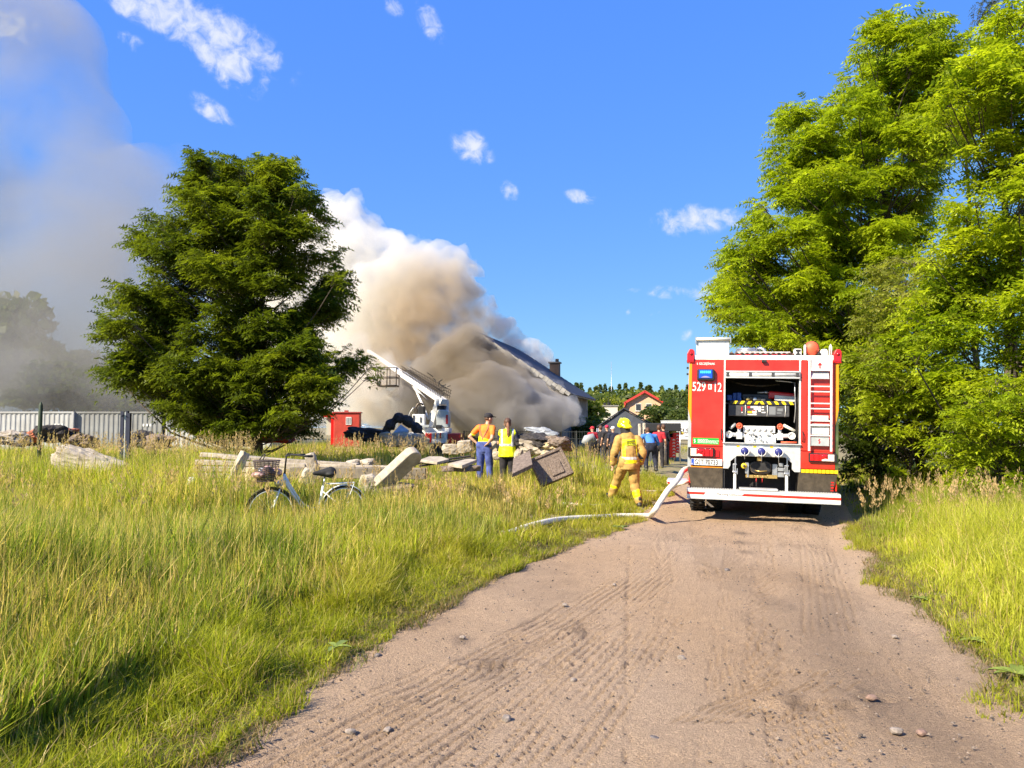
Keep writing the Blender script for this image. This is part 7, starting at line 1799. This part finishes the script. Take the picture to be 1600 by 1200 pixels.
cols = [(926, 33, M_redc, 'leftmost onlooker in dark red near the bush beside the tent', M_redc, .9), (949, 32, M_blackc, 'onlooker wearing a crimson cap in front of the dark tent', mat('crimson_cap', (.50, .01, .06), .7), .93), (958, 31.5, M_navy, 'onlooker wearing a white cap just left of the walking firefighter', M_white, .90), (938, 34, M_blackc, 'bareheaded dark clothed onlooker between the red top and the crimson cap', None, .92)]
for px, d, tm, l_, hm, s_ in cols: far(px, d, STAND, l_, tm, M_blackc, R(random.uniform(-40, 40)), z=.12, hm=hm, sc=s_, sl='short', look=random.uniform(-.6, .6))
# red hazard boards with white chevrons
for i, (px, py, w, h_, d, l_) in enumerate([(1051, 699, .30, .95, 36.3, 'lower red board with white chevrons standing beside the distant firefighter'), (1057, 692, .34, .95, 36.6, 'upper red board with white chevrons right of the distant firefighter')]):
    c = P(px, py, d); e = empty('hazard_board', (c.x, d, c.z - h_ / 2), label=l_, cat='board', group='red hazard boards')
    m = MB(); m.box(-w / 2, w / 2, 0, .12, 0, h_); m.build('panel', mat('signal_red', (.72, .02, .01), .5) if i == 0 else bpy.data.materials['signal_red'], e, bevel=.01)
    for k in range(6):
        z = .06 + k * .145; m = MB(); m.prism([(.0, z), (.06, z + .04), (.12, z), (.12, z + .05), (.06, z + .09), (.0, z + .05)], -.006, -.001); m.build('chevron', M_white, e)
    if i == 1:
        m = MB(); m.box(-w / 2 + .02, -w / 2 + .05, .02, .06, -c.z + h_ / 2, 0); m.box(w / 2 - .05, w / 2 - .02, .02, .06, -c.z + h_ / 2, 0); m.build('stand', M_steel, e)
    else:
        m = MB(); m.box(-.1, -.07, .02, .06, -.35, 0); m.box(.07, .1, .02, .06, -.35, 0); m.build('stand', M_steel, e)
c = P(1058, 677, 36.9); m = MB(); m.box(-.35, .30, -.1, .25, -.07, .06); m.prism([(-.3, .06), (.0, .06), (-.1, .16), (-.2, .16)], -.05, .2); o = m.build('pump_unit', mat('machine_yellow', (.75, .52, .05), .5), None, bevel=.03, label='small yellow pump unit lying on top of the red hazard boards', cat='pump'); o.location = c

# ================================================================ BICYCLE
M_bwhite = mat('pale_blue_white_paint', (0.66, 0.70, 0.69), 0.3, coat=.3)
M_wick = mat('dark_wicker', (0.10, 0.075, 0.065), 0.8, var=.4, vscale=40)
BR = R(25); bx0, by0 = (486 - 800) / FPX * 11.7, 11.7; bz = .06
bk = empty('bicycle', (bx0, by0, bz), BR, label='white step through city bicycle with a wicker basket parked in the tall grass', cat='bicycle')
def bwheel(x, turn, fen):
    w = empty('wheel', (x, 0, .345)); w.parent = bk; w.rotation_euler = (0, 0, turn)
    def ring(r, t, n=40): return [(r * math.cos(a), 0, r * math.sin(a)) for a in [2 * math.pi * i / n for i in range(n)]]
    m = MB(); m.tube(ring(.335, 0), .019, 8, closed=True); m.build('tyre', M_black, w)
    m = MB(); m.tube(ring(.308, 0), .011, 6, closed=True); m.build('rim', M_bwhite, w)
    m = MB()
    for k in range(28):
        a = 2 * math.pi * k / 28; s = .03 if k % 2 else -.03; m.tube([(.018 * math.cos(a + 1), s, .018 * math.sin(a + 1)), (.30 * math.cos(a), 0, .30 * math.sin(a))], .0016, 3, cap=False)
    m.build('spokes', M_steel, w, kind='stuff')
    m = MB(); m.cyl((0, -.05, 0), (0, .05, 0), .02, n=10); m.build('hub', M_steel, w)
    m = MB(); a0, a1 = fen; pts = [(.365 * math.cos(a), 0, .365 * math.sin(a)) for a in [a0 + (a1 - a0) * i / 16 for i in range(17)]]
    vs = []; fs = []
    for p in pts:
        for (yy, k) in ((-.028, .985), (-.016, 1.01), (.016, 1.01), (.028, .985)): vs.append((p[0] * k, yy, p[2] * k))
    for i in range(16):
        for k in range(3): fs.append((i * 4 + k, i * 4 + k + 1, i * 4 + 5 + k, i * 4 + 4 + k))
    m.add(vs, fs, True); o = m.build('mudguard', M_bwhite if x > 0 else M_black, w); s = o.modifiers.new('t', 'SOLIDIFY'); s.thickness = .003
    return w
bwheel(-.56, R(-14), (R(20), R(165))); bwheel(.52, 0, (R(10), R(160)))
def btube(name, pts, r, mt, par=bk, n=8): m = MB(); m.tube(pts, r, n); return m.build(name, mt, par)
fr = btube('frame', [(-.40, 0, .84), (-.37, 0, .80), (-.27, 0, .62), (-.17, 0, .47), (-.06, 0, .32), (.04, 0, .27), (.12, 0, .27)], .023, M_bwhite)
btube('upper_tube', [(-.37, 0, .87), (-.30, 0, .74), (-.20, 0, .58), (-.09, 0, .43), (.03, 0, .37), (.155, 0, .37)], .017, M_bwhite, fr)
btube('head_tube', [(-.425, 0, .72), (-.375, 0, .90)], .024, M_bwhite, fr)
btube('seat_tube', [(.12, 0, .26), (.20, 0, .70)], .020, M_bwhite, fr)
btube('seat_post', [(.20, 0, .69), (.225, 0, .84)], .013, M_steel, fr)
for s in (-1, 1):
    btube('chain_stay', [(.12, .02 * s, .27), (.52, .055 * s, .345)], .010, M_bwhite, fr); btube('seat_stay', [(.19, .015 * s, .62), (.52, .055 * s, .345)], .009, M_bwhite, fr)
    btube('fork', [(-.43, .0, .70), (-.45, .05 * s, .66), (-.50, .055 * s, .50), (-.56, .055 * s, .345)], .013, M_bwhite)
    btube('rack_strut', [(.52, .06 * s, .345), (.66, .06 * s, .73)], .006, M_bwhite)
m = MB(); m.prism([(.02, .19), (.10, .18), (.50, .28), (.55, .33), (.50, .38), (.10, .35), (.02, .30)], -.055, -.04); m.build('chain_guard', M_bwhite, bk, bevel=.004)
btube('crank', [(.12, -.07, .27), (.06, -.08, .13)], .011, M_steel); btube('crank', [(.12, .07, .27), (.18, .08, .41)], .011, M_steel)
for (x, y, z) in ((.06, -.12, .13), (.18, .12, .41)):
    m = MB(); m.boxc((x, y, z), (.09, .07, .025)); m.build('pedal', M_black, bk)
m = MB(); m.tube([(.26, -.06, .73), (.66, -.06, .74), (.68, 0, .74), (.66, .06, .74), (.26, .06, .73)], .007, 6)
for x in (.35, .45, .55): m.tube([(x, -.06, .735), (x, .06, .735)], .005, 5)
m.build('rack', M_bwhite, bk)
fuse('saddle', [((.31, 0, .905), (.20, 0, .90), .09, .06, .9), ((.20, 0, .90), (.06, 0, .895), .055, .028, .9), ('e', (.30, 0, .88), (.09, .11, .045))], M_black, bk, .010, dec=.7)
btube('stem', [(-.375, 0, .90), (-.355, 0, 1.13), (-.36, 0, 1.16)], .013, M_black)
btube('handlebar', [(-.02, -.30, 1.165), (-.14, -.30, 1.17), (-.30, -.20, 1.19), (-.36, 0, 1.16), (-.30, .20, 1.19), (-.14, .30, 1.17), (-.02, .30, 1.165)], .012, M_black)
for s in (-1, 1): btube('grip', [(-.02, .30 * s, 1.165), (-.15, .30 * s, 1.17)], .018, M_black)
m = MB(); m.lathe([(.01, -.02), (.05, -.02), (.055, .01), (.02, .05)], Matrix.Translation((-.47, 0, .76)) @ Matrix.Rotation(R(90), 4, 'Z'), 14); m.build('headlamp', M_steel, bk)
btube('kick_stand', [(.15, -.05, .26), (.22, -.16, .02)], .008, M_steel)
# basket woven from rods
bs = MB(); x0, x1, z0, z1 = -.84, -.43, .80, 1.10
def bring(t): 
    k = .72 + .28 * t; cx = (x0 + x1) / 2; hw_ = (x1 - x0) / 2 * k; hd_ = .19 * k
    return [(cx + hw_ * math.cos(a) * (1 if abs(math.cos(a)) < .7 else .92), hd_ * math.sin(a), z0 + (z1 - z0) * t) for a in [2 * math.pi * i / 20 for i in range(20)]]
for k in range(11): bs.tube(bring(k / 10), .010 if k == 10 else .0055, 5, closed=True)
for i in range(20): bs.tube([bring(t)[i] for t in (0, .5, 1)], .005, 4)
for i in range(-3, 4): bs.tube([(x0 + .06, i * .04, z0), (x1 - .06, i * .04, z0)], .006, 4)
bs.build('basket', M_wick, bk)
btube('basket_handle', [(x0 + .12, -.17, 1.10), (x0 + .16, -.12, 1.17), ((x0 + x1) / 2 - .02, 0, 1.20), (x0 + .16, .12, 1.17), (x0 + .12, .17, 1.10)], .008, M_black)
rr6 = random.Random(2)
for k in range(5):
    me = rock_mesh('wrapped_bag', rr6.uniform(.06, .11), rr6.uniform(.06, .1), rr6.uniform(.05, .09), 200 + k, [mat('pinkish_wrap', (.36, .22, .20), .5, var=.5, vscale=20), M_silver][k % 2], 2, .35)
    o = link('shopping_bag', me, label=['crumpled pinkish wrap at the front of the bicycle basket', 'crumpled grey wrap low in the bicycle basket', 'pinkish bundle in the middle of the bicycle basket', 'grey bundle at the rear of the bicycle basket', 'pinkish wrap on top in the bicycle basket'][k], cat='bag', group='wrapped things in the bicycle basket')
    o.location = Matrix.Translation(bk.location) @ Matrix.Rotation(BR, 4, 'Z') @ Vector((x0 + .10 + k * .055, rr6.uniform(-.07, .07), .90 + .03 * (k % 3)))
# ================================================================ SMOKE
def smoke_mat(name, dens, col, nscale=.25, contrast=1.2, aniso=.3, detail=5, col2=None, grad=None, seed=0.0, floor=0.0):
    m = bpy.data.materials.new(name); m.use_nodes = True; t = m.node_tree; t.nodes.clear()
    out = NN(t, 'ShaderNodeOutputMaterial'); v = NN(t, 'ShaderNodeVolumePrincipled')
    v.inputs['Color'].default_value = (*col, 1); v.inputs['Anisotropy'].default_value = aniso
    t.links.new(v.outputs[0], out.inputs['Volume'])
    g = NN(t, 'ShaderNodeNewGeometry')
    if nscale:
        n = NN(t, 'ShaderNodeTexNoise'); n.inputs['Scale'].default_value = nscale; n.inputs['Detail'].default_value = detail; n.inputs['Roughness'].default_value = .55
        n.inputs['Distortion'].default_value = .6
        mp = NN(t, 'ShaderNodeMapping'); mp.inputs['Location'].default_value = (seed, seed * 2, 0); t.links.new(g.outputs['Position'], mp.inputs['Vector'])
        t.links.new(mp.outputs[0], n.inputs['Vector'])
        mr = NN(t, 'ShaderNodeMapRange'); mr.inputs['From Min'].default_value = .5 - .5 / contrast * .5; mr.inputs['From Max'].default_value = .5 + .5 / contrast * .5
        mr.inputs['To Min'].default_value = floor * dens; mr.inputs['To Max'].default_value = dens
        t.links.new(n.outputs['Fac'], mr.inputs['Value']); d = mr.outputs[0]
        if grad:
            d = grad(t, g, d)
        t.links.new(d, v.inputs['Density'])
    else:
        v.inputs['Density'].default_value = dens
    if col2:
        # browner where the smoke leaves the roof
        c, r, cc = col2
        dd = NN(t, 'ShaderNodeVectorMath', operation='DISTANCE'); dd.inputs[1].default_value = c; t.links.new(g.outputs['Position'], dd.inputs[0])
        mr2 = NN(t, 'ShaderNodeMapRange', interpolation_type='SMOOTHSTEP'); mr2.inputs['From Min'].default_value = r * .3; mr2.inputs['From Max'].default_value = r
        t.links.new(dd.outputs['Value'], mr2.inputs['Value'])
        mx = NN(t, 'ShaderNodeMix', data_type='RGBA'); mx.inputs['A'].default_value = (*cc, 1); mx.inputs['B'].default_value = (*col, 1)
        t.links.new(mr2.outputs[0], mx.inputs['Factor']); t.links.new(mx.outputs['Result'], v.inputs['Color'])
    return m
def smoke_hull(name, blobs, mt, voxel, disp, dscale, label, seed=0, zmin=.25, smooth=2):
    """blobs (px, py, radius px, depth[, squash]) fused to one closed billowing hull that holds the smoke"""
    V = []; F = []
    for b_ in blobs:
        px, py, rp, d = b_[:4]; sy = b_[4] if len(b_) > 4 else 1.0; c = P(px, py, d); r = rp * d / FPX
        v, f = caps([('e', c, (r, r * sy, r))]); k = len(V); V += v; F += [[k + i for i in q] for q in f]
    me = bpy.data.meshes.new(name); me.from_pydata([tuple(v) for v in V], [], F)
    o = bpy.data.objects.new('tmp', me); COL.objects.link(o)
    r_ = o.modifiers.new('r', 'REMESH'); r_.mode = 'VOXEL'; r_.voxel_size = voxel
    s_ = o.modifiers.new('s', 'SMOOTH'); s_.iterations = smooth; s_.factor = .5
    bpy.context.view_layer.update()
    out = bpy.data.meshes.new_from_object(o.evaluated_get(bpy.context.evaluated_depsgraph_get())); bpy.data.objects.remove(o); out.name = name
    n = len(out.vertices); co = np.empty(n * 3, np.float32); out.vertices.foreach_get('co', co); co = co.reshape(-1, 3)
    no = np.empty(n * 3, np.float32); out.vertices.foreach_get('normal', no); no = no.reshape(-1, 3)
    def vn3(q, s): return (vnoise(q[:, 0] + q[:, 2] * .35, q[:, 2] - q[:, 1] * .4, s) + vnoise(q[:, 1] + 7, q[:, 2] + q[:, 0] * .5, s + 1)) - 1
    # billows: rounded bumps with creases between them
    w = sum((1 - np.abs(vn3(co * dscale * 2 ** k, seed + k * 3)) * 2.2) * .5 ** k for k in range(4)) - .9
    co = co + no * (w * disp)[:, None]
    co[:, 2] = np.maximum(co[:, 2], zmin + .0005 * np.arange(n) % .01)
    out.vertices.foreach_set('co', co.ravel()); out.materials.clear(); out.materials.append(mt)
    for p in out.polygons: p.use_smooth = True
    out.update(); return link(name, out, kind='stuff', label=label, cat='smoke')
src = P(705, 545, 45)
def near_roof(px, py, r, k=.95):
    """shrink a puff so that it stays below the verge line of the roof"""
    dist = ((py - 520) - (px - 745) * .655) * .836
    return max(4, min(r, dist * k)) if px > 745 else r
# dense smoke pouring out of the gable, in front of the house
BF = [(886, 645, 20, 42.5), (870, 632, 20, 43), (866, 655, 22, 42), (845, 645, 30, 42), (832, 612, 22, 43), (808, 592, 28, 43.5), (800, 630, 42, 42), (782, 570, 26, 44), (775, 610, 44, 42), (760, 650, 38, 41.5), (725, 640, 44, 42), (790, 655, 32, 41), (825, 660, 24, 41), (895, 658, 12, 42), (705, 655, 34, 43),
      (760, 550, 20, 44.5), (735, 590, 44, 43.5), (700, 610, 50, 44), (660, 620, 44, 45), (850, 622, 12, 43.2), (820, 585, 12, 43.6), (790, 560, 14, 44)]
BF += [(724, 538, 20, 43.4), (735, 524, 15, 43.6), (745, 520, 12, 43.8), (708, 552, 22, 43.4), (690, 562, 24, 43.4), (665, 585, 28, 43.4), (752, 536, 12, 44.3), (738, 540, 20, 44.0), (722, 556, 24, 43.8), (700, 572, 26, 43.8), (745, 528, 12, 44.2), (680, 590, 30, 43.8)]
BF = [(a, b, near_roof(a, b, r), d) for a, b, r, d in BF]
# the plume that rises and drifts to the left
BU = [(752, 535, 20, 46.5), (745, 560, 36, 46), (757, 512, 15, 46.5), (735, 512, 34, 47), (715, 560, 54, 46), (700, 605, 50, 46), (748, 488, 14, 48), (722, 455, 30, 48), (736, 425, 15, 49), (715, 412, 20, 49), (690, 455, 52, 47), (686, 400, 26, 49), (665, 385, 18, 50), (650, 440, 54, 48), (650, 510, 66, 47), (655, 580, 56, 47), (622, 420, 44, 50), (604, 390, 34, 51), (575, 352, 28, 52), (552, 332, 26, 52), (525, 320, 20, 53), (600, 470, 70, 49), (595, 545, 66, 49), (560, 400, 56, 51), (545, 480, 70, 51), (530, 560, 56, 50), (510, 380, 54, 53), (480, 450, 72, 53), (460, 370, 56, 54), (440, 520, 76, 53), (400, 420, 76, 55), (590, 620, 46, 47), (625, 640, 36, 47), (540, 630, 44, 48), (660, 645, 32, 46), (430, 620, 60, 50), (490, 620, 50, 49)]
BROWN = (tuple(src), 9.0, (.69, .59, .45))
CR = (.90, .885, .845)
def grow(bl, k, add=0): return [(q[0], q[1], q[2] * k + add, q[3]) for q in bl]
smoke_hull('smoke', BF, smoke_mat('gable_smoke', 1.9, (.62, .60, .575), .55, 1.6, .25, 6, (tuple(P(735, 560, 43)), 5.0, (.52, .46, .37)), seed=3, floor=.55), .26, .40, .75, 'dense grey smoke hiding the gable of the burning house', 5, .3, 1)
smoke_hull('smoke', grow(BU, .90), smoke_mat('plume_smoke', .95, CR, .35, 1.5, .25, 6, BROWN, seed=3, floor=.15), .36, .75, .42, 'dense cream smoke plume rising from the burning roof', 7, .3, 1)
# torn, patchy outer smoke wrapped round the plume
smoke_hull('smoke', grow(BU, 1.04, 3), smoke_mat('torn_smoke', .6, CR, .75, 2.6, .25, 7, BROWN, seed=8), .42, .85, .5, 'torn patchy outer smoke wrapped round the cream plume', 9, .3, 1)
# smoke rolling over the ridge behind the roof
BR_ = [(775, 508, 10, 52), (790, 518, 14, 53), (803, 534, 14, 54), (822, 543, 14, 55), (836, 548, 11, 56), (846, 562, 12, 56.5), (828, 562, 14, 56), (857, 580, 9, 57), (866, 592, 6, 57.5), (760, 480, 10, 52)]
smoke_hull('smoke', grow(BR_, 1.25, 5), smoke_mat('ridge_smoke', 1.7, (.86, .83, .79), .8, 2.0, .25, 6, seed=9), .26, .45, .8, 'ragged grey smoke rolling over the far side of the roof ridge', 15, 3)
# wisps on the roof slope near the eave
BW = [(872, 606, 7, 44.2, 1.4), (884, 616, 8, 44.4, 1.3), (894, 628, 8, 44), (902, 642, 7, 43.5), (858, 598, 5, 45), (905, 655, 8, 43), (800, 562, 9, 44.4), (822, 578, 9, 44.2), (842, 590, 10, 44), (780, 548, 9, 44.5), (862, 606, 12, 43.8), (890, 640, 14, 43)]
smoke_hull('smoke', grow(BW, 1.3), smoke_mat('eave_smoke', .9, (.92, .92, .92), 1.0, 1.8, .25, 5, seed=2, floor=.05), .16, .3, .9, 'thin pale smoke curling round the eave of the burning roof', 25, .5)
# large thin veil drifting to the left
BV = [(60, 60, 105, 70), (20, 180, 150, 70), (90, 200, 120, 68), (-60, 60, 150, 72), (40, 330, 170, 66), (150, 300, 90, 66), (230, 310, 90, 64), (290, 260, 50, 62), (320, 330, 80, 60), (120, 430, 160, 62), (230, 460, 130, 60), (330, 460, 120, 58), (0, 480, 170, 62), (300, 560, 110, 56), (200, 580, 110, 56), (90, 580, 120, 56), (0, 590, 120, 56), (-80, 560, 130, 58), (400, 540, 100, 56), (440, 600, 80, 55), (-100, 300, 200, 68)]
smoke_hull('smoke', BV, smoke_mat('veil_smoke', .12, (.49, .48, .455), .055, 2.6, .2, 6, seed=5, floor=.0), 1.1, 1.0, .10, 'wide thin grey veil of smoke drifting over the left of the sky', 35, .3, 30)
# low grey smoke in front of the trees, behind the containers
BG = [(-60, 620, 60, 49), (20, 600, 60, 50), (90, 625, 45, 49), (150, 630, 42, 49), (210, 635, 38, 49), (260, 640, 34, 49), (40, 655, 40, 48.5), (120, 655, 36, 48.5), (-20, 560, 60, 51), (310, 645, 34, 49), (380, 640, 36, 49), (450, 640, 36, 49), (500, 645, 34, 48.5)]
smoke_hull('smoke', BG, smoke_mat('low_smoke', .15, (.40, .405, .41), .22, 1.5, .2, 5, seed=12, floor=.1), .6, .8, .22, 'low grey smoke lying between the containers and the trees on the left', 45, .3, 3)

BT = [(590, 560, 20, 42.5), (575, 572, 26, 43), (603, 582, 22, 42.5), (585, 600, 26, 42.5), (610, 612, 22, 42), (560, 545, 26, 43.5)]
smoke_hull('smoke', BT, smoke_mat('boom_smoke', .8, (.88, .85, .80), .7, 1.8, .25, 5, seed=22, floor=.1), .24, .4, .7, 'thin smoke wrapped round the tip of the ladder boom and its cage', 55, .3, 3)

BH = [(0, 470, 60, 55), (-60, 520, 70, 55), (50, 530, 60, 54), (110, 560, 50, 54), (170, 575, 44, 54), (20, 580, 60, 53), (-20, 430, 50, 56), (230, 600, 40, 54)]
smoke_hull('smoke', BH, smoke_mat('mist_smoke', .09, (.47, .475, .48), .16, 1.5, .2, 5, seed=31, floor=.15), .7, .9, .2, 'pale mist of smoke in front of the far left trees', 65, .3, 10)
